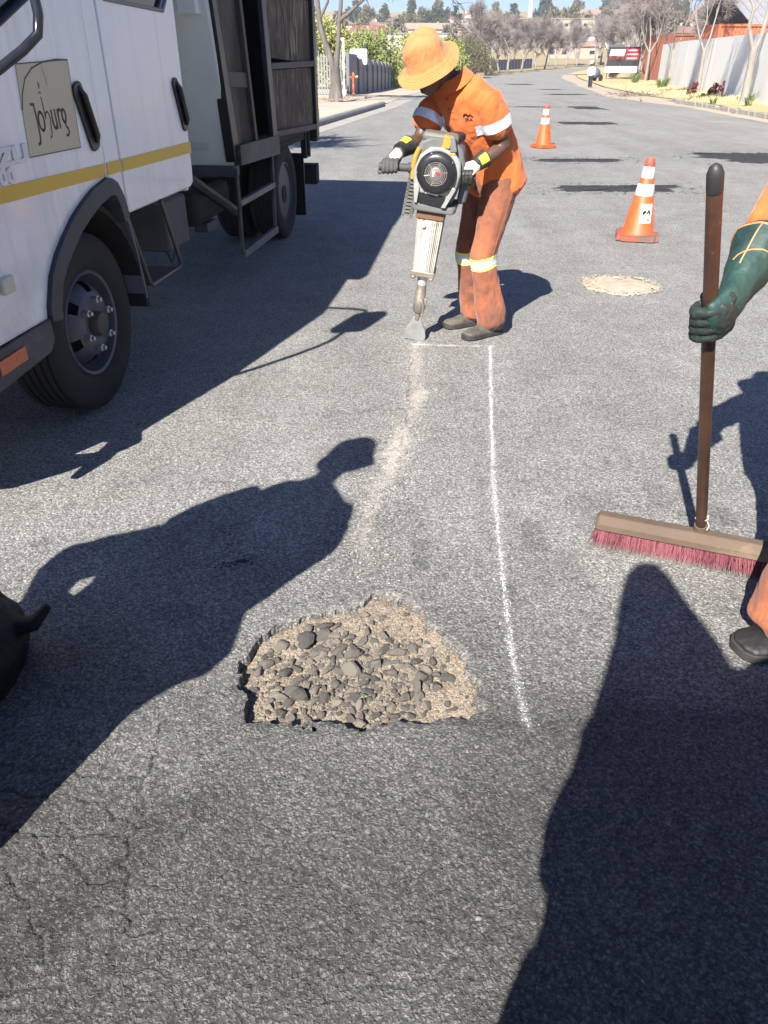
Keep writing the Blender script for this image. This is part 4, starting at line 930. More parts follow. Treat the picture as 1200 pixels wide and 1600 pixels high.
HS = [(-.030,300,16,9,3.4,2.2,PCH,TER,'hip',5,1,'long peach house with a terracotta roof low on the left of the hill'),
 (-.008,330,24,10,3.6,2.6,BRK,RED,'hip',6,1,'broad brick house with a red tiled roof at mid slope'),
 (.006,352,18,10,3.2,2.4,PCH,PNK,'hip',5,1,'pink roofed house right of the broad brick one'),
 (.060,318,26,10,4.6,2.0,CRM,TAN,'gable',7,1,'long cream building with a tan roof and a row of windows'),
 (.036,262,17,8,6.0,1.0,WHT,GRY,'flat',6,2,'white flat roofed block above the green trees'),
 (.092,290,20,9,2.6,.8,WHT,GRY,'flat',4,1,'low white pavilion with a flat roof beside a pale tower'),
 (.128,350,16,9,3.4,2.2,PCH,TER,'hip',5,1,'terracotta roofed house left of the cream apartment block'),
 (.150,380,18,9,3.4,1.2,CRM,GRY,'gable',5,1,'cream house with a low grey roof near the crest'),
 (.195,330,34,10,7.0,.6,CRM,TAN,'flat',9,2,'wide cream two storey apartment block on the slope'),
 (.262,410,22,10,5.6,2.4,PCH,TER,'hip',6,2,'two storey peach villa with a terracotta roof near the crest'),
 (.225,450,16,9,4.6,2.4,PCH,PNK,'hip',5,1,'pale pink house on the skyline right of the tower'),
 (.300,440,18,10,5.4,2.6,BRK,RED,'hip',5,2,'dark red roofed house on the skyline to the right'),
 (.292,345,14,8,3.2,2.0,WHT,BRN,'hip',4,1,'white house with a brown roof below the peach villa'),
 (.335,395,16,9,3.6,2.2,CRM,TER,'gable',4,1,'cream gabled house behind the bare treetops'),
 (.372,420,20,10,3.8,2.2,WHT,GRY,'gable',5,1,'white grey roofed house high behind the bare treetops'),
 (.345,320,15,9,3.2,2.0,TAN,TER,'hip',4,1,'tan house with an orange roof low behind the bare treetops'),
 (.240,300,9,6,3.6,.6,WHT,GRY,'flat',3,1,'small white box building at the foot of the hill'),
 (.278,268,10,6,3.2,.5,WHT,(.3,.42,.5),'flat',3,1,'pale low building with a blue grey roof at the hill foot'),
 (-.058,380,20,10,3.6,2.4,CRM,TER,'hip',5,1,'cream house with a terracotta roof by the truck edge'),
 (.022,420,18,9,3.4,2.0,TAN,BRN,'hip',5,1,'tan house under dark trees near the crest'),
 (.080,455,20,9,3.4,2.2,WHT,RED,'hip',5,1,'white red roofed house on the skyline above the hat'),
 (.410,350,18,9,3.4,2.2,PCH,BRN,'hip',5,1,'peach house with a brown roof behind the warehouse trees'),
 (-.095,330,18,9,3.4,2.2,PCH,RED,'hip',5,1,'peach red roofed house beyond the truck'),(.05,365,15,8,3.2,1.8,CRM,RED,'hip',4,1,'small cream red roofed house above the white block'),(.105,380,17,8,3.2,1.8,BRK,TER,'hip',5,1,'brick terracotta roofed house above the white pavilion'),(.11,420,18,9,3.6,2.0,CRM,GRY,'gable',5,1,'cream grey gabled house near the crest left of the tower'),(.135,455,16,9,3.6,2.0,PCH,RED,'hip',4,1,'peach red roofed house on the skyline left of the tower'),(.185,460,20,9,3.8,2.2,CRM,TER,'hip',5,1,'cream terracotta house on the skyline above the apartment block'),(.25,375,14,8,3.0,1.8,PCH,BRN,'hip',4,1,'peach brown roofed house right of the apartment block'),(.30,375,15,8,3.2,1.8,TAN,RED,'hip',4,1,'tan red roofed house below the dark roofed skyline house'),(.318,345,13,7,3.0,1.6,CRM,BRN,'hip',4,1,'cream brown roofed cottage over the road bend'),(.355,460,18,9,3.6,2.0,PCH,TER,'hip',5,1,'peach terracotta house on the right skyline'),(-.018,385,16,8,3.2,1.8,WHT,TER,'hip',4,1,'white terracotta roofed house above the brick one'),(.0,400,14,8,3.0,1.6,PCH,BRN,'hip',4,1,'peach brown roofed house near the left crest'),(.07,300,13,7,3.0,1.4,PCH,GRY,'gable',4,1,'peach grey gabled house below the long cream building'),
 (.45,430,20,9,3.6,2.2,CRM,TER,'hip',5,1,'cream terracotta roofed house far to the right on the crest'),
 (.172,285,20,8,3.0,1.6,TAN,TER,'gable',5,1,'low tan house with an orange gable behind the far trees'),(.21,262,15,7,3.0,1.4,PCH,PNK,'gable',4,1,'small peach house with a pink gable behind the far trees')]
for i, (k, d, w_, dd, h, rh, wc, rc, kind, wn, stn, lb) in enumerate(HS):
    x, y = hp(k, 0, d); house(x, y, w_, dd, h, rh, wc, rc, R(rnd.uniform(-14, 14)), lb, kind, wn, stn)
# slim towers
for k, d, lb, hh in [(.0945, 287, 'slim pale tower with a flared cap beside the white pavilion', 9.5), (.160, 430, 'grey patterned water tower on the skyline', 13)]:
    x, y = hp(k, 0, d); t = thing('tower', lb, 'tower', (x, y, gz(x, y)))
    MB().lathe([(1.3, 0), (1.1, hh * .5), (.9, hh * .85)], 12).build('shaft', M('plaster_tower', (.58, .55, .5)), t, 40)
    MB().lathe([(.9, hh * .85), (1.9, hh * .93), (1.9, hh), (.6, hh * 1.04)], 12).build('cap', M('plaster_cap', (.45, .42, .4)), t, 40)
# trees on the hill
conif = lambda hz: max(.08, 1.05 - hz)
kinds = [(drk, 'dark conical evergreen', conif), (olv, 'olive round tree', None), (drk, 'dark green round tree', None), (leafmat('brown_crown', (.16, .125, .09), (.22, .18, .14)), 'brown leafless looking tree', None)]
HT = [(.078,330,12,6,0),(.083,334,10,5,0),(.172,436,14,9,2),(.180,440,13,8,0),(.188,380,9,9,1),(.205,372,10,10,1),(.242,470,15,11,2),(.255,475,13,10,2),(.243,372,10,7,1),(.318,455,14,9,0),(.328,425,12,8,2),(.30,400,10,8,2),(.050,360,9,8,2),(.057,385,10,9,2),(.043,395,9,8,1),(.068,400,9,7,2),(.030,372,8,7,1),(-.018,410,10,8,1),(-.04,400,10,9,2),(-.025,360,9,8,1),(-.05,340,9,8,3),(.014,300,8,8,3),(.02,320,8,7,1),(.036,335,8,7,1),(.072,280,7,7,3),(.11,330,9,8,3),(.118,300,8,8,3),(.138,320,9,8,3),(.15,300,8,8,3),(.19,300,8,8,3),(.22,330,9,9,3),(.235,350,8,8,3),(.26,310,9,9,3),(.27,340,9,9,3),(.31,330,9,9,3),(.325,360,9,9,3),(.35,380,9,9,3),(.36,340,10,9,3),(.385,400,10,9,3),(.10,420,9,9,1),(.12,440,10,9,1),(.14,450,10,8,2),(.0,440,10,9,2),(.03,455,11,9,2),(-.03,460,11,9,2),(.28,480,11,10,1),(.36,480,12,10,2),(.40,470,12,10,1),(.21,480,11,10,1),(.06,470,10,10,1),(-.08,420,10,9,1),(-.1,380,9,9,2),(.42,390,10,9,3),(.44,350,10,9,3)]
hillp = {}
cnt = {}
for i, (k, d, h, w_, kd) in enumerate(HT):
    x, y = hp(k, 0, d); lm, nm, shp = kinds[kd]; key = (kd, i % 3); cnt[kd] = cnt.get(kd, 0) + 1
    lb = '%s number %d from the left' % (nm, 0)
    if key not in hillp:
        hillp[key] = green_tree(x, y, h, w_, 300 + i, lm, '', 'trees on the hillside', 900, .62, shape=shp, name='hill_tree')
        o = hillp[key]; o['base'] = (h, w_)
    else:
        b = hillp[key]['base']; o = dup(hillp[key], (x, y, gz(x, y) - .2), rnd.uniform(0, 6), None, (w_ / b[1], w_ / b[1], h / b[0]))
    o['rank'] = k; o['kd'] = kd
ht = sorted([o for o in bpy.data.objects if 'rank' in o.keys()], key=lambda o: o['rank'])
seen = {}
PLACE = lambda k: 'beyond the truck' if k < -.03 else 'above the palisade and precast fence' if k < .04 else 'above the orange hat' if k < .1 else 'over the left of the far tree row' if k < .2 else 'over the bend of the road' if k < .3 else 'above the advertising board and containers'
for o in ht:
    kk = (o['kd'], PLACE(o['rank'])); seen[kk] = seen.get(kk, 0) + 1
    o['label'] = '%s %s, %s from left' % (kinds[o['kd']][1], kk[1], ORD[seen[kk] - 1]); o['group'] = 'trees on the hillside'
    for q in ('rank', 'kd', 'base'):
        if q in o.keys(): del o[q]
# ================================================================== VERGE PLANTS AND LITTER
def tuft(x, y, h, n, seed, lm, label, name='grass_tuft', cat='plant', w_=.02, group=None):
    rn = random.Random(seed); mb = MB()
    for i in range(n):
        a = rn.uniform(0, 6.28); l = h * rn.uniform(.6, 1.1); o = rn.uniform(0, .12) * h * 3; d = V(math.cos(a), math.sin(a), 0); s = V(-d.y, d.x, 0) * w_
        b = d * o; m_ = b + d * l * .35 + V(0, 0, l * .75); e = b + d * l * .85 + V(0, 0, l * rn.uniform(.55, .95))
        mb.add([b - s, b + s, m_ + s * .9, m_ - s * .9, e], [(0, 1, 2, 3), (3, 2, 4)])
    o = mb.build(name, lm, None, 0, 0, (x, y, vz(x, y)), False); return tag(o, label, cat, group)
strap = leafmat('strap_leaf', (.11, .17, .04), (.18, .24, .07))
for i, (x, y, h, n, lb) in enumerate([(18.0, 56.6, .75, 70, 'green strap leaved clump against the wall behind the debris'), (17.4, 55.2, .65, 60, 'second green strap leaved clump along the wall'), (23.6, 83, .9, 60, 'green clump at the foot of the wall end'), (25.2, 88, .9, 60, 'green clump left of the wall end under pale trunks'), (12.1, 28.9, .4, 26, 'thin green tuft at the foot of the thick bare tree'), (12.5, 27.8, .45, 24, 'upright green tuft against the wall right of the thick tree'), (11.6, 27.6, .28, 18, 'small star shaped green tuft in front of the thick tree'), (11.2, 29.6, .22, 26, 'low green tuft in the shadow on the verge'), (13.2, 36, .25, 22, 'low grassy tuft near the red plants')]):
    tuft(x, y, h, n, 70 + i, strap, lb, group='green clumps along the white wall')
redm = leafmat('red_leaf', (.15, .04, .04), (.20, .065, .055))
for i, (x, y, s, lb) in enumerate([(13.6, 38.6, 1.0, 'left dull red plant in the row before the slender tree'), (13.7, 36.4, .95, 'lowest red plant nearest the kerb in front of the slender tree'), (14.2, 36.6, 1.15, 'tallest red plant right of the slender tree')]):
    q, f = leaf_cloud([(0, 0, .22 * s, .2 * s), (.08, 0, .42 * s, .13 * s), (-.08, 0, .12, .18 * s)], 260, .065, 5 + i)
    o = link(npmesh('red_plant', q, f), 'red_plant', redm, None, 0, loc=(x, y, vz(x, y))); tag(o, lb, 'plant', 'red plants on the verge')
mb = MB(); rn = random.Random(4)
for i in range(110):
    a = V(rn.gauss(0, .75), rn.gauss(0, .4), rn.uniform(0, .12)); d = V(rn.gauss(0, 1), rn.gauss(0, 1), rn.gauss(.25, .3)).normalized() * rn.uniform(.2, .5)
    mb.tube([a, a + d * .5 + V(0, 0, rn.uniform(0, .06)), a + d], [.018, .014, .006], 4, caps=False)
o = mb.build('brush_pile', M('dead_twig', (.13, .105, .085), (.22, .18, .15), 6, .9), None, 0, 0, (11.9, 41.5, vz(11.9, 41.5)), False); tag(o, 'low pile of cut dead branches on the verge beside the road', 'branches', None, 'stuff')
# dry grass standing on the verge
rs = np.random.RandomState(6); n = 26000; v = np.zeros((n, 3, 3)); ok = 0
yy_ = 14 + 70 * rs.rand(n) ** 1.6; a0 = np.array([kx(y) for y in yy_]) + .35; b0 = np.array([wallx(y) for y in yy_]) - .1; xx_ = a0 + (b0 - a0) * rs.rand(n)
den = fbm(np.c_[xx_, yy_], .5, 3, 6); kk = den + .2 * rs.rand(n) > .55; xx_, yy_ = xx_[kk], yy_[kk]; n = len(xx_)
zz_ = np.array([vz(a, b) for a, b in zip(xx_, yy_)]); hh = .05 + .13 * rs.rand(n) ** 2; ang = rs.rand(n) * 6.28; wd = .012 + .012 * rs.rand(n)
c_, s_ = np.cos(ang), np.sin(ang); ln = rs.normal(0, .6, (n, 2)) * hh[:, None]
v = np.stack([np.c_[xx_ - c_ * wd, yy_ - s_ * wd, zz_ - .01], np.c_[xx_ + c_ * wd, yy_ + s_ * wd, zz_ - .01], np.c_[xx_ + ln[:, 0], yy_ + ln[:, 1], zz_ + hh]], 1).reshape(-1, 3)
o = link(npmesh('dry_grass', v, np.arange(n * 3).reshape(n, 3)), 'dry_grass', M('dry_blade', (.48, .40, .20), (.58, .50, .28), 2, .9), None, 0); tag(o, 'short dry yellow grass on the right verge', 'grass', None, 'stuff')
# dry leaves at the foot of the left tree
rs = np.random.RandomState(9); p = np.c_[rs.normal(-1.9, .55, 500), rs.normal(32.6, .9, 500)]
o = flecks('leaf_litter', p, M('dead_leaf', (.16, .11, .07), (.30, .23, .15), 9, .9), None, .02, .06, .5, lambda p: np.array([prof(b) + .16 for a, b in p]), 5); tag(o, 'dry leaf litter round the foot of the forked tree', 'leaf litter', None, 'stuff')
# ================================================================== TRUCK
TA = math.atan2(.554, 3.89)
truck = thing('truck', 'white crew cab municipal truck with a yellow stripe and dark open cargo body', 'truck', (-1.53, 3.69, 0), -TA)
def paint():
    t = NT('white_truck_paint'); n = t.noise(1.1, 6, .6); n2 = t.noise(5, 8, .72); sp = t.n('SeparateXYZ'); t.l(t.tc.outputs['Object'], sp.inputs[0])
    c = t.mix(t.ramp(n.outputs[0], [(.35, 0), (.7, 1)]).outputs[0], (.76, .77, .77), (.85, .85, .845))
    low = t.math('SUBTRACT', 1.25, sp.outputs[2], True); dirt = t.math('MULTIPLY', low, t.ramp(n2.outputs[0], [(.38, 0), (.72, 1)]).outputs[0])
    mp = t.n('Mapping'); mp.inputs['Scale'].default_value = (3, 14, .5); t.l(t.tc.outputs['Object'], mp.inputs[0]); st = t.noise(1, 5, .6, mp.outputs[0])
    c = t.mix(t.math('MULTIPLY', dirt, .8), c, (.36, .31, .25)); c = t.mix(t.ramp(st.outputs[0], [(.52, 0), (.78, .42)]).outputs[0], c, (.42, .40, .37)); sp2 = t.noise(46, 4, .7); c = t.mix(t.ramp(sp2.outputs[0], [(.70, 0), (.78, .4)]).outputs[0], c, (.20, .17, .14))
    t.set(color=c, rough=.28, coat=.35, spec=.5); t.bump(n.outputs[0], .10, .03); return t.m
MP = paint(); MPD = M('dusty_white_panel', (.56, .60, .56), (.70, .72, .68), 2.2, .5, 0, .15, 30, .004, c3=(.36, .38, .34), p3=.6, stretch=(1, 1, .5))
MBK = M('black_trim', (.008, .008, .010), (.014, .014, .016), 10, .38); MDG = M('dark_grey_plastic', (.032, .034, .042), (.055, .058, .068), 5, .6, 0, .3, 80, .002, c3=(.12, .11, .10), p3=.64)
MCH = M('chassis_grime', (.008, .008, .008), (.018, .016, .015), 7, .85, 0, .5); MST_ = M('steel_grimy', (.045, .043, .042), (.09, .085, .08), 7, .6, .5, .4, c3=(.10, .055, .03), p3=.6)

def tarred():
    t = NT('rusty_tarred_panel'); n = t.noise(2.2, 7, .7); n2 = t.noise(9, 6, .7); mp = t.n('Mapping'); mp.inputs['Scale'].default_value = (30, 46, 4); t.l(t.tc.outputs['Object'], mp.inputs[0]); sc = t.noise(1, 5, .75, mp.outputs[0]); mk = t.noise(1.3, 4, .6)
    c = t.mix(t.ramp(n.outputs[0], [(.36, 0), (.66, 1)]).outputs[0], (.020, .014, .011), (.085, .050, .032)); c = t.mix(t.ramp(n2.outputs[0], [(.5, 0), (.7, .7)]).outputs[0], c, (.045, .030, .024))
    f = t.math('MULTIPLY', t.ramp(sc.outputs[0], [(.50, 0), (.60, 1)]).outputs[0], t.ramp(mk.outputs[0], [(.36, .10), (.60, 1)]).outputs[0]); c = t.mix(f, c, (.42, .33, .25))
    t.set(color=c, rough=.72, spec=.3); t.bump(t.math('ADD', n2.outputs[0], t.math('MULTIPLY', sc.outputs[0], .4)), .8, .012); return t.m
MRW = tarred()
MRP = M('rusty_plank', (.06, .047, .037), (.115, .09, .07), 5, .8, .1, .7, 40, .006, c3=(.03, .02, .015), p3=.52, stretch=(1, 1, .3))
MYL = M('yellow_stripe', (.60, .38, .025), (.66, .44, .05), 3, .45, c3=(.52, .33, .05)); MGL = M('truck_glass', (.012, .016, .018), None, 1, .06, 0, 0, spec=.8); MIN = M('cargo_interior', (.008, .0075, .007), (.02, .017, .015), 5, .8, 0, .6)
ARCH = [(-.42, .60), (-.414, .66), (-.35, .775), (-.27, .85), (-.186, .905), (-.08, .965), (.03, 1.01), (.15, 1.05), (.288, 1.075)]
NX, NY, NZ = (1, 0, 0), (0, 1, 0), (0, 0, 1)
def side(name, poly, n, d, mats, parent, holes=(), bevel=.006, smooth=40, label=None):
    mb = MB(); mb.prism(poly, (n, 0, 0), NY, NZ, NX, -d, holes); o = mb.build(name, mats, parent, smooth, bevel)
    if label: o['label'] = label
    return o
wf = [(-.72, 1.57), (-.31, 1.685), (-.02, 1.80), (.26, 1.815), (.26, 2.14), (-.47, 2.14)]; wr = [(.60, 1.805), (1.30, 1.785), (1.36, 1.84), (1.36, 2.14), (.60, 2.14)]
body = MB()
# cab shell: back, roof, front, floor, far side
body.bb(-1.85, .125, 1.40, 1.44, .86, 2.24); body.prism([(-.70, 2.20), (1.47, 2.20), (1.47, 2.27), (1.3, 2.33), (-.45, 2.33), (-.68, 2.25)], (-1.86, 0, 0), NY, NZ, NX, 1.96)
body.prism([(-1.05, .60), (-1.02, 1.35), (-.98, 1.35), (-1.0, .60)], (-1.86, 0, 0), NY, NZ, NX, 1.98); body.bb(-1.80, .10, .64, 1.40, .862, .885); body.bb(-1.80, .10, -1.0, -.5, .70, .74)
for x in (-1.86, .02): body.prism([(-1.04, 1.33), (-.74, 2.22), (-.66, 2.22), (-.96, 1.33)], (x, 0, 0), NY, NZ, NX, .10)
body.prism([(-1.03, .60), (1.45, .86), (1.45, 2.2), (-.70, 2.2), (-1.03, 1.33)], (-1.90, 0, 0), NY, NZ, NX, .04, [[(-.6, 1.6), (1.3, 1.75), (1.3, 2.14), (-.4, 2.14)]])
body.bb(.06, .115, .36, .50, 1.06, 2.2); body.build('cab', MP, truck, 40, .01)
MB().prism([(-1.025, 1.36), (-.725, 2.19), (-.715, 2.19), (-1.015, 1.36)], (-1.76, 0, 0), NY, NZ, NX, 1.80).build('windscreen', MGL, truck, 0)
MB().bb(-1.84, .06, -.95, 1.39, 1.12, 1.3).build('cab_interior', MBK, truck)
fd = side('front_door', [(-1.04, .615), (-.425, .615)] + ARCH[1:] + [(.318, 1.082), (.345, 1.2), (.366, 1.8), (.366, 2.19), (-.69, 2.19), (-1.03, 1.34)], .15, .04, MP, truck, [wf])
rdr = side('rear_door', [(.515, .885), (1.40, .885), (1.455, .91), (1.465, 1.0), (1.475, 2.19), (.515, 2.19)], .15, .04, MP, truck, [wr])
pil = side('door_pillar', [(.335, 1.075), (.39, 1.06), (.45, .96), (.475, .885), (.507, .885), (.507, 2.19), (.376, 2.19), (.374, 1.8), (.353, 1.2)], .147, .04, MP, truck)
for o, hl in ((fd, wf), (rdr, wr)):
    side('pane', hl, .128, .006, MGL, o, bevel=0)
    fr_ = MB(); fr_.tube([(.150, p[0], p[1]) for p in hl], .011, 6, close=True); fr_.build('window_seal', MDG if o is fd else M('grey_seal', (.20, .20, .17), (.28, .27, .23), 5, .6), o, 60)
for o, (a, za, zb), (b, zc, zd) in ((fd, (-1.035, 1.105, 1.163), (.328, 1.083, 1.138)), (pil, (.352, 1.083, 1.138), (.506, 1.082, 1.137)), (rdr, (.517, 1.081, 1.137), (1.474, 1.068, 1.129))):
    side('stripe', [(a, za), (b, zc), (b, zd), (a, zb)], .1535 if o is not pil else .1505, .003, MYL, o, bevel=0)
def handle(o, u0, z0, u1, z1, w_):
    d = V(0, u1 - u0, z1 - z0); L_ = d.length; ez = d.normalized(); ex = V(0, ez.z, -ez.y); c = V(.151, u0, z0)
    pl = []
    for cx, cy, a0 in ((w_ / 2 - .03, L_ - .03, 0), (-w_ / 2 + .03, L_ - .03, 90), (-w_ / 2 + .03, .03, 180), (w_ / 2 - .03, .03, 270)):
        for k in range(4): pl.append((cx + .03 * math.cos(R(a0 + k * 30)), cy + .03 * math.sin(R(a0 + k * 30))))
    h = MB(); h.prism(pl, c, ex, ez, NX, .012); hh = h.build('handle', MBK, o, 40, .003)
    h2 = MB(); h2.prism([(x * .7, L_ / 2 + (y - L_ / 2) * .88) for x, y in pl], c, ex, ez, NX, .002)
    g_ = [c + ex * .012 + ez * (L_ * t) + V(b, 0, 0) for t, b in ((.1, .012), (.2, .024), (.8, .024), (.93, .008))]; h2.tube(g_, [.012, .015, .015, .010], 8); h2.build('handle_grip', M('handle_black', (.008, .008, .01), (.014, .014, .016), 9, .3), o, 50)
handle(fd, .27, 1.205, .175, 1.48, .088); handle(rdr, 1.425, 1.195, 1.325, 1.465, .075)
# municipal sticker with lettering
dc = side('sticker', [(-.296, 1.232), (.128, 1.228), (.152, 1.567), (-.258, 1.556)], .153, .0025, M('beige_sticker', (.50, .44, .29), (.56, .50, .35), 2, .5, c3=(.54, .50, .40)), fd, bevel=0)
ink = M('sticker_ink', (.05, .045, .04), (.08, .07, .06), 9, .6)
def strokes(name, lines, parent, m, n, o, ex, ey, ez, wdt=.011):
    mb = MB(); ex, ey, ez, o = V(*ex), V(*ey), V(*ez), V(*o)
    for i, L in enumerate(lines):
        ww = wdt if not isinstance(L[0], float) else L[0]; L = L if not isinstance(L[0], float) else L[1:]
        for (a, b), (c, d) in zip(L, L[1:]):
            t = V(c - a, d - b, 0); 
            if t.length < 1e-6: continue
            t.normalize(); q = V(-t.y, t.x, 0) * ww / 2; t *= ww * .32
            P4 = [(a - t.x + q.x, b - t.y + q.y), (a - t.x - q.x, b - t.y - q.y), (c + t.x - q.x, d + t.y - q.y), (c + t.x + q.x, d + t.y + q.y)]
            mb.add([o + ex * p + ey * r + ez * (n + i * .00006) for p, r in P4], [(0, 1, 2, 3)])
    return mb.build(name, m, parent, 0, fix=False)
def arc(cx, cy, rx, ry, a0, a1, n=9): return [(cx + rx * math.cos(R(a0 + (a1 - a0) * i / n)), cy + ry * math.sin(R(a0 + (a1 - a0) * i / n))) for i in range(n + 1)]
# letters laid out in units: x-height 1 ; origin at baseline left
J = [[(-.25, 1.45), (.12, 1.4)], [(.05, 1.45), (.10, 1.0), (.12, .2), (.08, -.35), (-.02, -.62), (-.22, -.68)]]
LO = [arc(.58, .5, .30, .50, 0, 360, 16)]
LB = [[.10, (1.05, 1.75), (1.08, 1.3), (1.10, .6)], [.10] + [(1.10, .65)] + arc(1.36, .55, .26, .42, 160, -40, 8) + [(1.50, -.15), (1.40, -.38), (1.25, -.46)], [.07, (.93, 1.98), (1.02, 2.02), (1.12, 1.98)], [.045, (1.0, 2.2), (1.03, 2.45), (1.0, 2.6)], [.045, (1.1, 2.25), (1.14, 2.5)]]
LU = [[(1.86, 1.0), (1.86, .4)] + arc(2.06, .32, .20, .32, 180, 340, 6), [(2.26, 1.0), (2.28, 0.0)]]
LR = [[(2.60, 1.0), (2.60, 0)], [(2.60, .6)] + arc(2.84, .62, .24, .38, 170, 60, 4)]
LG = [arc(3.28, .62, .22, .36, 0, 360, 14), [.13, (3.38, .28), (3.30, .12), (3.36, .0)] + arc(3.3, -.25, .26, .25, 70, -120, 8)]
SC = .068; sx = lambda L: [L[0] * SC if isinstance(L[0], float) else (L[0][0] * SC * 1.02, L[0][1] * SC)] + [(p[0] * SC * 1.02, p[1] * SC) for p in L[1:]]
strokes('lettering', [sx([.16] + L if not isinstance(L[0], float) else L) for L in J + LO + LB + LU + LR + LG], dc, ink, .1537, (0, -.195, 1.318), NY, (0, -.015, 1), NX)
strokes('sticker_lines', [[.004, (-.258, 1.556), (.152, 1.567)], [.003, (.152, 1.567), (.128, 1.228)], [.004, (.128, 1.228), (-.296, 1.232)], [.006] + [(-.278, 1.40), (-.255, 1.455), (-.215, 1.505), (-.15, 1.540), (-.06, 1.560), (.06, 1.568), (.145, 1.566)], [.002, (-.075, 1.55), (-.055, 1.48)]], dc, ink, .15368, (0, 0, 0), NY, NZ, NX)
emb = M('raised_letters', (.66, .62, .60), (.74, .72, .70), 8, .35)
def raised(txt, parent, u, z_, size, width, name='lettering', m=None, n=.1535, dep=.006):
    me = text_mesh(txt, size, dep / 2, .004 * size / .07); co = getco(me); wx = co[:, 0].max() - co[:, 0].min(); co[:, 0] *= width / wx; setco(me, co)
    place_mesh(me, (n, u, z_), NY, NZ, NX); return link(me, name, m or emb, parent, 0)
raised('ISUZU', fd, -.525, 1.248, .085, .43); raised('00', fd, -.485, 1.182, .075, .115)
# wheel arch flare and mud guard
fl = MB(); outer = ARCH + [(.345, 1.072), (.40, 1.045), (.445, .975), (.472, .88)]
def inset(pl, d):
    out = []
    for i, p in enumerate(pl):
        a, b = V(*pl[max(i - 1, 0)], 0), V(*pl[min(i + 1, len(pl) - 1)], 0); t = (b - a).normalized(); out.append((p[0] + t.y * d, p[1] - t.x * d))
    return out
inner = inset(outer, .075)
for i in range(len(outer) - 1):
    q = [outer[i], outer[i + 1], inner[i + 1], inner[i]]
    A = [V(.149, *q[0]), V(.149, *q[1]), V(.178, *q[2]), V(.178, *q[3])]; B = [V(.172, *q[0]), V(.172, *q[1])]
    fl.add([A[0], A[1], B[1], B[0], A[2], A[3], V(.02, *q[2]), V(.02, *q[3])], [(0, 1, 2, 3), (3, 2, 4, 5), (5, 4, 6, 7)])
fl.build('wheel_arch', MDG, truck, 50, fix=False)
lin_ = MB(); ar = [(.05 + .56 * math.cos(R(a)), .42 + .56 * math.sin(R(a))) for a in range(-5, 186, 12)]
lin_.loft([[V(.12, *p), V(-.45, *p), V(-.45, .05 + (p[0] - .05) * 1.04, .42 + (p[1] - .42) * 1.04), V(.13, .05 + (p[0] - .05) * 1.04, .42 + (p[1] - .42) * 1.04)] for p in ar]); lin_.build('arch_liner', MCH, truck, 40)
mgd = MB(); mgd.loft([[V(.13, *p), V(.02, *p), V(.02, p[0] + .012, p[1]), V(.13, p[0] + .012, p[1])] for p in [(.50, .92), (.545, .78), (.585, .60), (.61, .42)]]); mgd.build('mud_guard', M('guard_grey', (.10, .11, .13), (.15, .16, .18), 6, .6), truck, 40)
# bumper
bp = MB(); bp.bb(-1.98, -.03, -1.22, -1.07, .42, .66); bp.prism([(-1.22, .43), (-.47, .48), (-.42, .52), (-.42, .615), (-1.22, .60)], (.165, 0, 0), NY, NZ, NX, -.05); bmp = bp.build('bumper', MDG, truck, 40, .012)
MB().prism([(-.85, .515), (-.66, .52), (-.66, .575), (-.85, .57)], (.166, 0, 0), NY, NZ, NX, .006).build('reflector', M('orange_reflector', (.50, .09, .03), (.55, .12, .05), 30, .3), bmp)
be_ = MB(); be_.prism([(-.2, .12), (.0, .20), (.11, .35), (.20, .56), (.215, .63), (.15, .71), (.07, .74), (-.2, .74)], (0, -1.06, 0), NX, NZ, NY, .03, [[(.0, .46), (.09, .49), (.155, .59), (.14, .66), (.05, .64)]]); be_.build('bumper_end', MDG, truck, 40)
MB().bb(.149, .168, -.70, -.615, .785, .85).build('side_lamp', M('cream_lens', (.55, .52, .40), (.60, .57, .46), 20, .25), truck, 40, .008)
for x in (-1.6, -.2): MB().lathe([(.02, 0), (.10, .01), (.11, .05), (.10, .07)], 20, (x, -1.07, .80), (0, -1, 0)).build('headlight', M('lens', (.6, .6, .62), None, 5, .1, spec=.8), truck, 40)
# mirror arm
ma = MB(); ma.tube([(.10, -1.0, 1.30), (.22, -.92, 1.40), (.36, -.80, 1.52), (.45, -.70, 1.60), (.485, -.648, 1.645), (.492, -.632, 1.70), (.488, -.632, 1.80), (.46, -.64, 2.0), (.43, -.655, 2.22), (.40, -.66, 2.27), (.30, -.66, 2.29), (.10, -.64, 2.27)], .0165, 10)
mm = ma.build('mirror_arm', M('black_tube', (.010, .012, .016), (.018, .02, .026), 12, .22), truck, 60)
mr = MB(); mr.prism([(-.10, -.19), (.10, -.19), (.12, -.15), (.12, .15), (.10, .19), (-.10, .19), (-.12, .15), (-.12, -.15)], (.47, -.64, 2.04), (.93, .36, 0), NZ, (-.36, .93, 0), -.06); mr.build('mirror', MBK, truck, 40, .01)
# side step
st = MB()
for n in (.12, -.16): st.tube([(n, .53, .88), (n, .60, .70), (n, .69, .49), (n, .72, .462), (n, 1.13, .462), (n, 1.165, .49), (n, 1.09, .66), (n, .995, .87)], .013, 7)
st.bb(-.16, .12, .74, 1.12, .455, .469); st.build('side_step', M('step_steel', (.05, .05, .055), (.11, .11, .115), 9, .45, .5, .3), truck, 40)
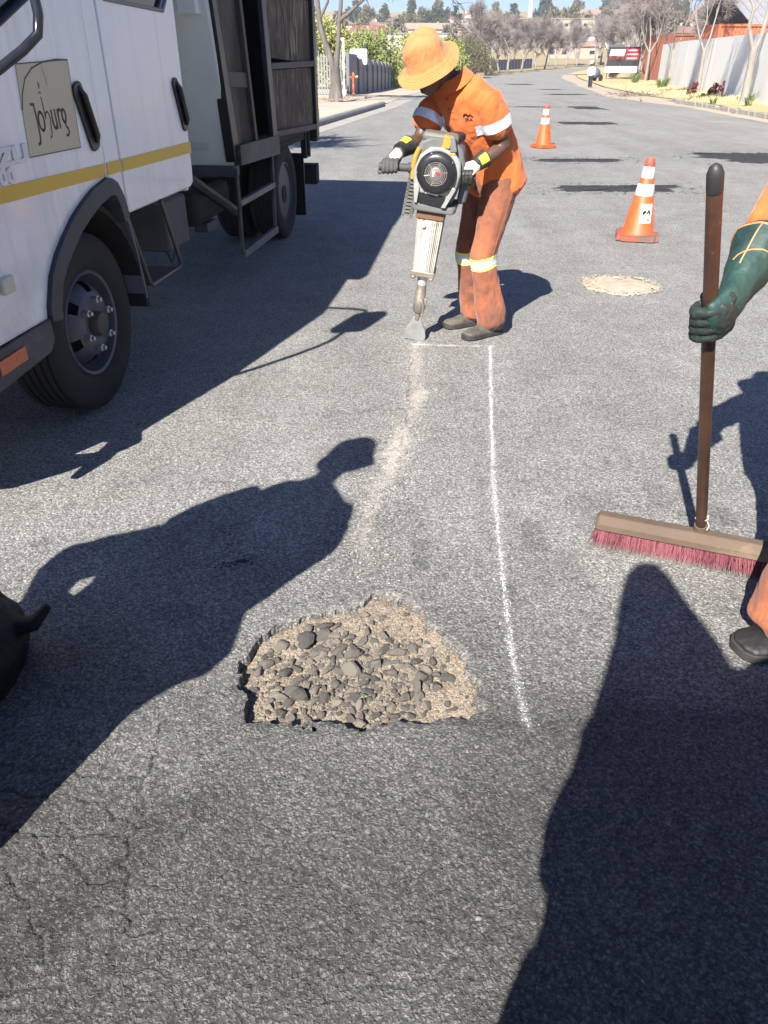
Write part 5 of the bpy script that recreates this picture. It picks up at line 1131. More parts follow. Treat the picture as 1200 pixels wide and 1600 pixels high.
# wheels
tyr = M('tyre_rubber', (.009, .009, .009), (.016, .0155, .015), 8, .85, 0, .3, 60, .003, c3=(.03, .027, .024), p3=.66); rimm = M('rim_grey', (.055, .06, .075), (.095, .10, .12), 6, .5, .3, .2, c3=(.12, .08, .05), p3=.62); nutm = M('nut_steel', (.42, .41, .39), (.55, .54, .52), 20, .4, .7)
def wheel(n, u, front=True, name='wheel'):
    Rr = .43; w_ = MB(); ax = (1, 0, 0)
    pr = [(.25, -.20), (.31, -.215), (.39, -.205), (.42, -.18)]
    for k in range(5): z_ = -.165 + k * .04; pr += [(.43, z_), (.43, z_ + .026), (.421, z_ + .029), (.421, z_ + .037)]
    pr += [(.43, .035), (.423, .048), (.40, .060), (.34, .068), (.30, .062), (.262, .045), (.248, .03), (.248, -.19)]
    W = MB().lathe(pr, 48, (n - .068, u, Rr), ax, caps=False).build(name, tyr, truck, 50)
    hb = MB()
    if front:
        hb.lathe([(.25, .03), (.258, .045), (.251, .052), (.238, .046), (.230, .02), (.222, -.01), (.207, -.025)], 40, (n - .068, u, Rr), ax, caps=False)
        nseg, rg = 40, []
        prof_ = [(.208, -.025), (.200, .0), (.182, .030), (.155, .052), (.128, .066), (.10, .068), (.075, .060), (.062, .060)]
        # disc with oval hand holes
        vs = []; fs = []
        for r, z_ in prof_:
            for j in range(60): a = 2 * math.pi * j / 60; vs.append((n - .068 + z_, u + r * math.cos(a), Rr + r * math.sin(a)))
        for i in range(len(prof_) - 1):
            for j in range(60):
                if i in (1, 2) and (j % 10) in (2, 3, 4): continue
                a = i * 60; fs.append((a + j, a + (j + 1) % 60, a + 60 + (j + 1) % 60, a + 60 + j))
        hb.add(vs, fs)
        hb.lathe([(.208, -.12), (.01, -.12)], 30, (n - .068, u, Rr), ax)
        r_ = hb.build('rim', rimm, W, 40, fix=False)
        MB().lathe([(.062, .058), (.060, .085), (.05, .10), (.03, .105), (.001, .106)], 24, (n - .068, u, Rr), ax).build('hub', M('hub_grease', (.05, .045, .04), (.09, .075, .06), 12, .6, .3), W, 40)
        for k in range(6):
            a = R(60 * k + 20); MB().lathe([(.019, .062), (.019, .088), (.013, .092), (.011, .105), (.001, .106)], 6, (n - .068, u + .118 * math.cos(a), Rr + .118 * math.sin(a)), ax).build('wheel_nut', nutm, W, 20)
    else:
        hb.lathe([(.25, .03), (.258, .045), (.245, .048), (.23, .0), (.19, -.10), (.14, -.13), (.10, -.12), (.09, -.02), (.06, .0), (.001, .0)], 40, (n - .068, u, Rr), ax)
        hb.build('rim', rimm, W, 40, fix=False)
    return W
wheel(.08, .10); W2 = wheel(-.02, 4.35, False); 
for x in (-1.72,): wheel(x - .0, .12, False); wheel(x, 4.35, False)
wheel(-.36, 4.35, False)
ch = MB()
for x in (-.55, -1.25): ch.bb(x - .04, x + .04, -.9, 5.35, .62, .84)
ch.lathe([(.06, 0), (.06, 1.7)], 10, (-1.75, .12, .40), (1, 0, 0)); ch.lathe([(.08, 0), (.08, 1.7)], 10, (-1.75, 4.35, .40), (1, 0, 0)); ch.ball((-.9, 4.35, .42), .2, 12, 8); ch.bb(-1.2, -.6, -.6, 1.5, .5, .84); ch.tube([(-.9, 1.5, .6), (-.9, 3.9, .45)], .05)
for k in range(5): ch.bb(-1.25, -.55, .2 + k * 1.2, .28 + k * 1.2, .66, .8)
ch.build('chassis', MCH, truck, 40)
MB().bb(-.42, -.12, 1.60, 1.98, .44, .76).build('battery_box', M('box_grey', (.07, .07, .065), (.11, .105, .10), 6, .7, 0, .3), truck, 40, .02)
MB().bb(-.5, -.1, 2.1, 2.9, .50, .74).build('fuel_tank', MCH, truck, 40, .06)
br = MB(); br.tube([(-.10, 2.05, .84), (-.08, 2.95, .47)], .035, 6); br.bb(-.2, -.1, 2.28, 2.5, .44, .5); br.tube([(-.2, 1.7, .46), (-.25, 1.9, .30), (-.28, 2.1, .38), (-.25, 2.2, .5)], .008, 5); br.build('brace', M('brace_steel', (.05, .05, .055), (.085, .085, .09), 6, .6, .3), truck, 40)
# cargo body
hd = MB(); hd.prism([(2.50, .86), (2.60, .86), (2.14, 2.62), (2.04, 2.62)], (-1.92, 0, 0), NY, NZ, NX, 2.0); hdo = hd.build('headboard', MPD, truck, 30, .015)
MB().bb(-.10, .03, 2.17, 2.30, 1.80, 2.0).build('junction_box', MPD, truck, 40, .01)
MB().prism([(-.22, .985), (-.10, .985), (-.10, 1.03), (-.22, 1.03)], (0, 2.455, 0), NX, NZ, NY, -.004).build('plate', M('label_plate', (.42, .46, .44), (.48, .52, .5), 30, .5), truck)
MB().bb(-1.92, .09, 2.46, 2.58, .80, .875).build('sub_frame', MDG, truck, 40, .006)
def slant(name, pts, n0, n1, m, bevel=.006, par=None): return side(name, pts, n1, n1 - n0, m, par or truck, bevel=bevel)
slant('front_post', [(2.46, .90), (2.60, .90), (2.36, 1.9), (2.19, 2.62), (2.09, 2.62), (2.27, 1.9)], .03, .105, MBK)
slant('side_plank', [(2.62, 1.0), (2.97, 1.0), (2.90, 1.42), (2.49, 1.42)], .02, .085, MRP); slant('side_plank', [(2.485, 1.44), (2.895, 1.44), (2.72, 2.6), (2.215, 2.6)], .02, .082, MRP)
slant('plank_strap', [(2.50, 1.38), (2.93, 1.36), (2.915, 1.46), (2.475, 1.48)], .083, .098, MST_)
slant('side_post', [(2.98, .99), (3.04, .99), (2.90, 1.9), (2.78, 2.6), (2.72, 2.6), (2.84, 1.9)], .07, .115, MST_)
slant('side_post', [(3.47, .845), (3.60, .845), (3.49, 1.93), (3.42, 2.6), (3.32, 2.6), (3.37, 1.93)], .085, .125, M('blue_black_steel', (.022, .025, .035), (.06, .065, .08), 8, .4, .5, .3, stretch=(1, 1, .2)))
pz = [(3.66, 1.0, 1.46), (3.66, 1.55, 2.02), (3.66, 2.06, 2.55)]
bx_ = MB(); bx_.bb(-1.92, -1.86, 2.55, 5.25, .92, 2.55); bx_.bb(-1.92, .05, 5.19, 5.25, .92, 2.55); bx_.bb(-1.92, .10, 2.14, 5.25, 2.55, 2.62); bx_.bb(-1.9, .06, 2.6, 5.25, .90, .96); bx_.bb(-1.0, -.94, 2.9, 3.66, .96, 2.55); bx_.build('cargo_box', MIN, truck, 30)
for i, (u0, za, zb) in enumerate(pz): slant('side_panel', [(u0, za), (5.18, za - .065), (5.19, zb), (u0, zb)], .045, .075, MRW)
for za in (.965, 1.465, 2.02): slant('panel_rail', [(3.62, za), (5.22, za - (.06 if za < 1.2 else 0)), (5.22, za + .05 - (.06 if za < 1.2 else 0)), (3.62, za + .05)], .06, .105, MST_)
slant('rear_post', [(5.19, .82), (5.30, .82), (5.30, 2.6), (5.19, 2.6)], -.1, .11, MBK)
rp = slant('corner_post', [(5.30, .78), (5.42, .78), (5.42, 1.75), (5.37, 1.80), (5.30, 1.75)], -.12, .08, MDG); MB().bb(.08, .092, 5.315, 5.40, .98, 1.08).build('marker_lens', M('amber', (.55, .28, .05), None, 5, .3), rp)
hk = MB(); hk.tube([(.05, 5.36, 1.75), (.06, 5.40, 1.86), (.06, 5.46, 1.80), (.06, 5.46, 1.62), (.06, 5.40, 1.55)], .02, 7); hk.bb(0, .09, 5.32, 5.46, 1.55, 1.72); hk.build('tailgate_latch', M('latch_grey', (.3, .3, .3), (.4, .4, .4), 8, .5, .4), truck, 40)
slant('beam', [(2.50, .875), (3.60, .84), (3.60, .985), (2.50, 1.01)], .0, .135, M('worn_beam', (.045, .045, .046), (.11, .11, .108), 5, .6, .3, .5, c3=(.025, .024, .022), p3=.55))
hop = MB(); hop.add([V(.0, 2.9, 1.0), V(.0, 3.45, 1.0), V(-.5, 3.35, 1.45), V(-.5, 3.0, 1.35)], [(0, 1, 2, 3)]); hop.prism([(3.02, 1.0), (3.16, 1.0), (3.05, 1.36), (3.0, 1.36)], (-.05, 0, 0), NY, NZ, NX, .02); hop.build('hopper_plate', MST_, truck, 20, fix=False)
lr = MB()
for u0, u1 in ((2.47, 2.445), (3.45, 3.40)): lr.tube([(.10, u0, .86), (.10, u1, .255)], .016, 8)
L1 = lr.build('ladder', M('ladder_steel', (.05, .05, .052), (.10, .10, .105), 9, .5, .5, .3), truck, 50)
for z_, r in ((.62, .022), (.255, .028)): MB().bb(.085, .125, 2.45, 3.42, z_ - r, z_ + r).build('rung', M('rung_steel', (.10, .10, .10), (.19, .19, .185), 9, .55, .4, .3), L1, 40, .005)
MB().bb(-.34, .0, 4.98, 5.00, .10, .70).build('mud_flap', MBK, truck); MB().bb(-.36, .06, 5.30, 5.44, .36, .56).build('rear_buffer', MCH, truck, 40, .01)
MB().bb(-.5, .04, 3.82, 4.92, .83, .90).build('rear_mudguard', MCH, truck, 40, .02)
for u0 in (4.9, 5.05): MB().bb(.0, .05, u0, u0 + .06, .66, .90).build('body_bracket', MCH, truck)
cg = MB(); cg.prism([(-.36, 2.72), (2.06, 2.60), (2.06, 2.66), (-.36, 2.86)], (-1.8, 0, 0), NY, NZ, NX, 1.88); cg.build('cab_guard', MDG, truck, 30, .01)
# ================================================================== PEOPLE
ORG = '#f0682a'
def cloth(name, c1, c2, c3=None, p3=.62, rough=.85, wr=.35):
    t = NT(name); n = t.noise(7, 6, .65); n2 = t.noise(2.6, 6, .7)
    c = t.mix(t.ramp(n.outputs[0], [(.35, 0), (.68, 1)]).outputs[0], c1, c2)
    if c3: c = t.mix(t.ramp(n2.outputs[0], [(p3 - .16, 0), (p3 + .08, .9)]).outputs[0], c, c3)
    mp = t.n('Mapping'); mp.inputs['Scale'].default_value = (1, 1, .45); t.l(t.tc.outputs['Object'], mp.inputs[0])
    f = t.noise(16, 3, .55, mp.outputs[0], 1.2); wv = t.noise(700, 1, .5)
    t.set(color=c, rough=rough, spec=.2, sheen=.15); t.bump(t.math('ADD', f.outputs[0], t.math('MULTIPLY', wv.outputs[0], .04)), wr, .03); return t.m
C_SHIRT = cloth('orange_shirt', (.56, .125, .030), (.62, .155, .042)); C_TROU = cloth('dusty_orange_trousers', (.36, .115, .052), (.29, .10, .052), (.12, .058, .042), .53)
C_HAT = cloth('faded_orange_hat', (.46, .18, .064), (.51, .22, .085), wr=.45); C_SKIN = M('dark_skin', (.075, .040, .027), (.10, .055, .036), 14, .5, 0, .15, 200, .002); C_DUST = M('dusty_skin', (.20, .12, .085), (.26, .16, .11), 14, .7)
C_SHOE = M('dusty_work_shoe', (.05, .045, .038), (.12, .105, .085), 9, .75, 0, .5, 60, .004, c3=(.20, .175, .14), p3=.62); C_SOLE = M('shoe_sole', (.02, .019, .018), (.04, .037, .033), 12, .8)
C_BLK = M('black_leather', (.012, .012, .013), (.024, .023, .022), 12, .6, 0, .5, 60, .004, c3=(.07, .06, .05), p3=.60); C_GREY = M('grey_glove', (.05, .05, .048), (.085, .083, .08), 20, .8, 0, .4); C_WHT = M('white_glove', (.42, .405, .37), (.52, .505, .475), 14, .8, 0, .3, c3=(.40, .38, .34), p3=.62)
C_YEL = M('yellow_tab', (.55, .60, .035), (.6, .64, .05), 20, .6); C_REF = M('silver_reflective', (.62, .68, .76), (.74, .79, .84), 12, .35, .2, .2, 40, .003); C_REFY = M('lime_reflective', (.75, .82, .15), (.80, .86, .25), 12, .45); C_INK = M('black_print', (.015, .012, .012), (.03, .025, .025), 30, .8)
C_GREEN = M('green_gauntlet', (.014, .046, .039), (.024, .064, .054), 7, .6, 0, .6, 26, .006, c3=(.012, .03, .028), p3=.58); C_PALM = M('worn_dark_palm', (.013, .021, .018), (.026, .036, .032), 10, .6, 0, .6, 40, .005, c3=(.05, .05, .044), p3=.64); C_PIPE = M('tan_piping', (.42, .20, .07), (.5, .26, .1), 20, .6)
C_NAVY = cloth('dark_navy', (.015, .017, .026), (.025, .028, .04)); C_WSH = cloth('white_shirt', (.74, .73, .72), (.80, .79, .78))
def ell(mb, pts, side_v, m=0, n=16):
    """closed limb along pts [(p, a, b)]: a = half width along side_v, b = half depth across it"""
    rings = []; k = len(pts); P_ = [V(*p[0]) for p in pts]
    for i, (p, a, b) in enumerate(pts):
        d = (P_[min(i + 1, k - 1)] - P_[max(i - 1, 0)]).normalized(); s = V(*side_v); s = (s - d * s.dot(d))
        s = s.normalized() if s.length > 1e-4 else d.orthogonal().normalized(); q = d.cross(s)
        rings.append([P_[i] + s * a * math.cos(2 * math.pi * j / n) + q * b * math.sin(2 * math.pi * j / n) for j in range(n)])
    d0 = (P_[0] - P_[1]).normalized(); d1 = (P_[-1] - P_[-2]).normalized()
    def cap(r, d, c, h): return [[c + d * h * .7 + (v - c) * .7 for v in r], [c + d * h + (v - c) * .2 for v in r]]
    a = cap(rings[0], d0, P_[0], min(pts[0][1:]) * .6); b = cap(rings[-1], d1, P_[-1], min(pts[-1][1:]) * .6)
    mb.loft([a[1], a[0]] + rings + b, True, m); return mb
def wrinkle(me, amp, scale, seed, lo=None):
    co, no = getco(me), getno(me); a = fbm(co * np.array([1, 1, .55]), scale, 3, seed); r = 1 - np.abs(a - .5) * 4
    d = amp * (r - .4); 
    if lo is not None: d = d * lo(co)
    setco(me, co + no * d[:, None])
def band(src, name, a, b, t0, t1, rmax, off, m, parent):
    """strip lying on a garment: the slice of it between two planes across the limb a-b, lifted a little"""
    a, b = V(*a), V(*b); L_ = (b - a).length; d = (b - a) / L_; bb = bmesh.new(); bb.from_mesh(src)
    for t_, n_ in ((t0, -d), (t1, d)):
        bmesh.ops.bisect_plane(bb, geom=bb.verts[:] + bb.edges[:] + bb.faces[:], plane_co=a + d * t_, plane_no=n_, clear_outer=True)
    far = [v for v in bb.verts if ((v.co - a) - d * (v.co - a).dot(d)).length > rmax]
    bmesh.ops.delete(bb, geom=far, context='VERTS'); bb.normal_update()
    for v in bb.verts: v.co += v.normal * off
    me = bpy.data.meshes.new(name); bb.to_mesh(me); bb.free(); return link(me, name, m, parent, 180)
def along(a, b):
    a, b = np.array(a), np.array(b); d = b - a; L = np.linalg.norm(d); d = d / L
    return lambda co: ((co - a) @ d, np.linalg.norm((co - a) - ((co - a) @ d)[:, None] * d, axis=1), L)
def decal(src_bvh, me, o, ex, ey, dirv, off, name, m, parent):
    """flat print laid on a garment"""
    b = bmesh.new(); b.from_mesh(me); bmesh.ops.triangulate(b, faces=b.faces); bmesh.ops.subdivide_edges(b, edges=[e for e in b.edges if e.calc_length() > .012], cuts=1, use_grid_fill=True); b.to_mesh(me); b.free()
    co = getco(me); o, ex, ey, dv = V(*o), V(*ex), V(*ey), V(*dirv).normalized(); out = []
    for p in co:
        w_ = o + ex * p[0] + ey * p[1]; h = src_bvh.ray_cast(w_ - dv * .25, dv, .6)
        out.append(tuple(h[0] - dv * off if h[0] else w_))
    setco(me, np.array(out)); return link(me, name, m, parent, 0)
def hand(grip, axis, d, e, wrist, r, fr, thumb=1, flip=1, palm_w=.088, arc_=(15, 235), vox=.0035, tsweep=(-35, -150), mats=C_BLK, parent=None, name='glove', fl=(1, 1.08, 1.0, .84), smooth=3, cuff=None, org=V(0, 0, 0)):
    """a hand closed round a bar: four separate bent fingers, a palm and a thumb"""
    c, a, d, e = V(*grip), V(*axis).normalized(), V(*d).normalized(), V(*e).normalized(); mb = MB()
    pos = lambda t, ang, rr: c + a * t + (d * math.cos(R(ang)) + e * math.sin(R(ang))) * rr - org
    w4 = palm_w / 4
    for i in range(4):
        t = flip * (1.5 - i) * w4; a1 = arc_[0] + (arc_[1] - arc_[0]) * fl[i]; n = 12
        pts = [pos(t, arc_[0] + (a1 - arc_[0]) * k / n, r + fr * (1.02 if k < n else .9)) for k in range(n + 1)]
        rr = [fr * (1.12 if k in (0, 1) else 1.06 if k in (4, 5, 8, 9) else .97 if k < n - 1 else .86) for k in range(n + 1)]
        mb.tube(pts, rr, 9)
        for q in (pts[-1],): mb.ball(q, fr * .86, 8, 5)
    W = V(*wrist) - org; kn = pos(0, arc_[0], r + fr); mid = pos(0, arc_[0] - 42, r + fr * 1.35)
    ell(mb, [(kn, palm_w * .52, fr * 1.15), ((kn + mid) / 2 + (d * .004), palm_w * .53, fr * 1.35), (mid, palm_w * .50, fr * 1.6), ((mid + W) / 2, palm_w * .42, fr * 1.75), (W, palm_w * .36, fr * 1.8)], a)
    t0 = flip * palm_w * .36; tb = (mid * .55 + W * .45) + a * t0 * .9; n = 8
    tp = [tb] + [pos(flip * (palm_w * (.52 + .10 * k / n)) * thumb, tsweep[0] + (tsweep[1] - tsweep[0]) * k / n, r + fr * 1.1) for k in range(n + 1)]
    mb.tube(tp, [fr * 1.5, fr * 1.4] + [fr * (1.25 - .25 * k / n) for k in range(n)], 9); mb.ball(tp[-1], fr * 1.0, 8, 5)
    me = fuse(mb, vox, smooth, .4); wrinkle(me, .0022, 38, 7); wrinkle(me, .0012, 95, 8); return link(me, name, mats, parent, 180)
def shoe(heel, toe, L_, parent, up=0, mats=None, w_=.052):
    mats = mats or [C_SHOE, C_SOLE]; h, t = V(*heel), V(*toe); d = (t - h).normalized(); s = V(-d.y, d.x, 0); rings = []
    prof_ = [(0, .030, .075, .01), (.04, .038, .10, .0), (.2, .040, .105, 0), (.36, .040, .10, 0), (.5, .043, .082, 0), (.66, .050, .062, 0), (.82, .053, .052, 0), (.93, .045, .045, 0), (1.0, .022, .032, .006)]
    for f_, w2, hh, z0 in prof_:
        c = h + d * L_ * f_; w2 *= w_ / .052
        rings.append([c + s * w2 * x + V(0, 0, z0 + .028 + (hh - .02) * z_) for x, z_ in ((-1, 0), (-1.02, .35), (-.85, .72), (-.45, .97), (0, 1.03), (.45, .97), (.85, .72), (1.02, .35), (1, 0), (0, -.05))])
    mb = MB(); mb.loft(rings); mb.tube([h + d * L_ * .14 + V(0, 0, .08), h + d * L_ * .15 + V(0, 0, .15)], [.047, .05], 14); me = fuse(mb, .006, 3); wrinkle(me, .003, 30, 3)
    o = link(me, 'shoe', mats[0], parent, 180)
    sl_ = MB(); ol = [(0, .6), (.03, .8), (.2, .88), (.4, .82), (.6, .98), (.8, 1.08), (.93, .92), (1.0, .5)]
    poly = [(f_ * L_ * 1.02, w2 * w_) for f_, w2 in ol] + [(f_ * L_ * 1.02, -w2 * w_) for f_, w2 in reversed(ol)]
    sl_.prism(poly, h + V(0, 0, .004), d, s, NZ, .030); sl_.build('sole', mats[1], o, 40, .004)
    lc = MB()
    for k in range(4):
        c = h + d * L_ * (.36 + .07 * k) + V(0, 0, .125 - .013 * k); lc.tube([c - s * .022 - V(0, 0, .006), c + V(0, 0, .006), c + s * .022 - V(0, 0, .006)], .003, 5)
    lc.build('lace', C_SOLE, o, 60); return o
def hat(parent, c, up, fwd, mat, org, rb=.172, crown=.107, ch=.118, seed=1, droop=.05):
    m = frame(up, fwd); n = 72; rings = []; c = V(*c) - org
    prof_ = [(rb, -droop), (rb * .985, -droop + .004), (rb * .85, -droop * .62), (rb * .7, -droop * .22), (crown * 1.10, .006), (crown * 1.04, .02), (crown * 1.0, .055), (crown * .95, ch * .72), (crown * .80, ch * .94), (crown * .5, ch * 1.05), (crown * .12, ch * 1.07)]
    rn = random.Random(seed); ph = [rn.uniform(0, 6) for _ in range(6)]
    def pt(r, z_, a, i):
        el_ = 1 + .12 * math.cos(2 * a); z2 = z_ + (.016 * math.sin(2 * a + ph[0]) + .009 * math.sin(3 * a + ph[1])) * max(0, (r - crown) / (rb - crown)) ** 1.3
        if z_ > .02: r = r * (1 + .035 * math.sin(3 * a + ph[2] + z_ * 30) + .02 * math.sin(7 * a + ph[3] - z_ * 60)); z2 += .008 * math.sin(2 * a + ph[4])
        return c + m @ V(r * math.sin(a) * 1.0, r * math.cos(a) * el_, z2)
    rings = [[pt(r, z_, 2 * math.pi * j / n, i) for j in range(n)] for i, (r, z_) in enumerate(prof_)]
    mb = MB(); mb.loft(rings, False); k = (len(rings) - 1) * n; mb.f.append(tuple(k + j for j in range(n))); mb.mi.append(0)
    me = mb.mesh('hat'); o = link(me, 'hat', mat, parent, 180); s = o.modifiers.new('sub', 'SUBSURF'); s.levels = 2; s.render_levels = 2
    so_ = o.modifiers.new('thick', 'SOLIDIFY'); so_.thickness = .004; so_.offset = -1
    sb_ = MB()
    for r_ in (.78, .84, .90, .955):
        sb_.tube([pt(rb * r_, -droop * (.62 - (.85 - r_) * 2.6 if r_ < .85 else .62 + (r_ - .85) * 2.55) + .0035, 2 * math.pi * j / n, 0) for j in range(n)], .0007, 4, close=True)
    sb_.build('stitching', M('hat_stitch', (.70, .30, .08), (.76, .34, .1), 30, .9), o, 0); return o, m, c
def head(mb, c, fwd, up=(0, 0, 1), s=1.0):
    m = frame(up, fwd); c = V(*c)
    def b(o_, r_): mb.ball(c + m @ V(o_[0] * s, o_[1] * s, o_[2] * s), tuple(q * s for q in r_), 14, 9, rot=m)
    b((0, -.01, .025), (.076, .095, .10)); b((0, .018, -.045), (.058, .072, .075)); b((0, .045, -.085), (.036, .036, .028))
    b((0, .094, -.022), (.014, .022, .020)); b((0, .085, .0), (.010, .016, .03)); b((0, .088, -.062), (.024, .012, .008)); b((0, .086, -.074), (.022, .012, .008))
    for sx in (-1, 1): b((sx * .078, -.012, -.01), (.010, .022, .034)); b((sx * .03, .08, .022), (.024, .014, .010)); b((sx * .042, .055, -.03), (.028, .03, .026))
def person(label, J, base, fwd, shirt=C_SHIRT, trou=C_TROU, vox=.011, shoes=None, sleeve=.62, jacket=1.0, group=None, leg_w=1.0, forearm=1.0):
    """body, shirt, trousers, shoes. J holds joints in metres; base is the point the figure stands on"""
    B0 = V(*base); t = thing('person', label, 'person', base, 0, group); J = {k: V(*v) - B0 for k, v in J.items()}
    fwd = V(*fwd).normalized(); lat = V(0, 0, 1).cross(fwd).normalized(); mb = MB()
    up = (J['neck'] - J['chest']).normalized()
    ell(mb, [(J['pelvis'], .15, .10), (J['waist'], .13, .095), (J['chest'], .16, .11), (J['neck'], .09, .07)], lat)
    ell(mb, [(J['neck'] - up * .03, .06, .06), (J['neck'] * .5 + J['head'] * .5, .055, .056), (J['head'], .055, .06)], lat); head(mb, J['head'], J['hdir'] + B0 if 'hdir' in J else fwd, (J['hup'] + B0) if 'hup' in J else (0, 0, 1))
    for s in 'lr':
        ell(mb, [(J['s' + s], .055, .055), ((J['s' + s] + J['e' + s]) / 2, .046, .048), (J['e' + s], .040, .042), (J['e' + s].lerp(J['w' + s], .3), .042, .040), (J['w' + s], .030, .027)], lat)
        ell(mb, [(J['h' + s], .085, .09), (J['k' + s], .055, .06), (J['k' + s].lerp(J['a' + s], .35), .052, .055), (J['a' + s], .035, .04)], lat)
    link(fuse(mb, vox, 4), 'body', C_SKIN, t, 180)
    mb = MB(); w_ = jacket
    hem = J['pelvis'] + (J['pelvis'] - J['waist']).normalized() * .06
    ell(mb, [(hem, .205 * w_, .155 * w_), (J['pelvis'], .195 * w_, .15 * w_), (J['waist'], .178 * w_, .145 * w_), (J['chest'] * .6 + J['waist'] * .4, .185 * w_, .142 * w_), (J['chest'], .19 * w_, .138 * w_), (J['chest'] * .35 + J['neck'] * .65, .155 * w_, .108 * w_), (J['neck'] - up * .01, .075, .072)], lat, n=24)
    for s in 'lr':
        q = J['s' + s].lerp(J['e' + s], sleeve); ell(mb, [(J['s' + s].lerp(J['chest'], .5), .085, .10), (J['s' + s] - V(0, 0, .028), .078 * w_, .084 * w_), (J['s' + s].lerp(q, .5), .080 * w_, .084 * w_), (q, .082 * w_, .084 * w_)], lat)
        if sleeve >= 1: ell(mb, [(J['e' + s], .070 * w_, .072 * w_), (J['e' + s].lerp(J['w' + s], forearm if s == 'r' else 1.0), .055 if forearm == 1 else .066, .055 if forearm == 1 else .066)], lat)
    sm = fuse(mb, vox * .75, 11); wrinkle(sm, .016, 7, 5); wrinkle(sm, .0045, 17, 6); so_ = link(sm, 'shirt', shirt, t, 180)
    mb = MB(); pl = J['pelvis']; ell(mb, [(pl + (J['waist'] - pl) * .3, .165, .125), (pl - V(0, 0, .06), .175, .14)], lat)
    for s in 'lr':
        h, k, a = J['h' + s], J['k' + s], J['a' + s]; g_ = leg_w
        ell(mb, [(h + V(0, 0, .02), .105 * g_, .115 * g_), (h.lerp(k, .45), .098 * g_, .105 * g_), (k, .085 * g_, .09 * g_), (k.lerp(a, .4), .085 * g_, .09 * g_), (k.lerp(a, .8), .083 * g_, .088 * g_), (a + V(0, 0, -.02), .082 * g_, .088 * g_)], lat)
    tm = fuse(mb, vox * .75, 4)
    zs = min(J['al'].z, J['ar'].z); low = lambda co: 1 + 1.0 * (1 - sst(co[:, 2], zs, zs + .30))
    wrinkle(tm, .015, 6, 15, low); wrinkle(tm, .004, 15, 16, low); to = link(tm, 'trousers', trou, t, 180)
    for s in 'lr':
        tv_ = J['t' + s]; a = J['a' + s]; shoe(tuple(V(a.x, a.y, 0) - (V(tv_.x, tv_.y, 0) + V(B0.x, B0.y, 0)).normalized() * (.13 if shoes else .075) + V(0, 0, -B0.z + B0.z)), tuple(V(a.x, a.y, 0) + (V(tv_.x, tv_.y, 0) + V(B0.x, B0.y, 0)).normalized() * .2), .29, t, mats=shoes, w_=.062 if shoes else .052)
    return t, J, so_, to, sm, tm, B0, lat

# ---- the worker on the breaker
WJ = dict(pelvis=(.665, 5.03, .965), waist=(.615, 4.985, 1.12), chest=(.47, 4.885, 1.335), neck=(.375, 4.825, 1.455), head=(.235, 4.74, 1.515), hdir=(-.62, -.55, -.62), hup=(-.45, -.30, .84),
  sl=(.575, 4.735, 1.385), sr=(.30, 4.985, 1.365), el=(.675, 4.79, 1.135), er=(.205, 4.90, 1.16), wl=(.508, 4.685, 1.045), wr=(.095, 4.735, 1.125),
  hl=(.705, 4.955, .93), hr=(.625, 5.10, .93), kl=(.615, 4.885, .50), kr=(.545, 5.07, .50), al=(.70, 4.925, .115), ar=(.605, 5.135, .115), tl=(-.83, -.50, 0), tr=(-.90, -.36, 0))
wk, J, sh_, tr_, sm, tm, WB, lat = person('road worker in an orange hat and dusty orange overalls bent over a breaker', WJ, (.66, 5.03, 0), (-.72, -.69, 0), vox=.010, leg_w=.93)
o, hm, hc = hat(wk, (.222, 4.735, 1.565), (-.40, -.36, .84), (-.70, -.63, -.5), C_HAT, WB)
cr = MB()
for k, (a0, z0) in enumerate([(.5, .03), (.7, .045)]):
    cr.tube([hc + hm @ V(.094 * math.sin(a), .104 * math.cos(a), z0 + .02 * math.sin(3 * a)) for a in np.linspace(a0, a0 + 1.8, 9)], .003, 5)
cr.build('crease', C_HAT, o, 60)
lg = MB()
for i in range(11):
    a = .38 + .1 * math.sin(i * 2.3); lg.box(hc + hm @ V(.100 * math.sin(a + .05 * (i % 4)), .112 * math.cos(a + .05 * (i % 4)), .018 + .012 * (i // 4)), (.006, .006, .004), hm)
lg.build('badge', C_INK, o)
for s in 'lr':
    L_ = (J['e' + s] - J['s' + s]).length
    band(sm, 'sleeve_band', J['s' + s], J['e' + s], L_ * .40, L_ * .60, .125, .003, C_REF, sh_)
    band(tm, 'knee_band', J['k' + s], J['a' + s], -.02, .055, .13, .003, C_REFY, tr_); band(tm, 'knee_band_core', J['k' + s], J['a' + s], -.002, .037, .13, .0055, C_REF, tr_)
sbv = BVHTree.FromObject(sh_, bpy.context.evaluated_depsgraph_get())
fw = V(-.72, -.69, 0).normalized()
# collar and button placket
cl = MB(); nk = J['neck']; upv = (J['neck'] - J['chest']).normalized(); m_ = frame((upv + V(0, 0, .4)).normalized(), fw)
rings = []
for k in range(17):
    a = -2.75 + 5.5 * k / 16; rr = .080; top_ = m_ @ V(rr * math.sin(a), rr * math.cos(a) * 1.05, .042); bot = m_ @ V((rr + .034) * math.sin(a), (rr + .034) * math.cos(a), -.012 - (.03 if k in (0, 16) else 0))
    rings.append([nk + top_, nk + bot, nk + bot * 1.03, nk + top_ * 1.04])
cl.loft(rings); cl.build('collar', C_SHIRT, sh_, 60)
def print_on(me, o_, ex, ey, dv, name, m=C_INK): return decal(sbv, me, V(*o_), ex, ey, dv, .003, name, m, sh_)
ch_ = J['chest'] * .55 + J['waist'] * .45; exl = V(-fw.y, fw.x, 0) * 1.0; exl = lat
eyl = (J['chest'] - J['waist']).normalized()
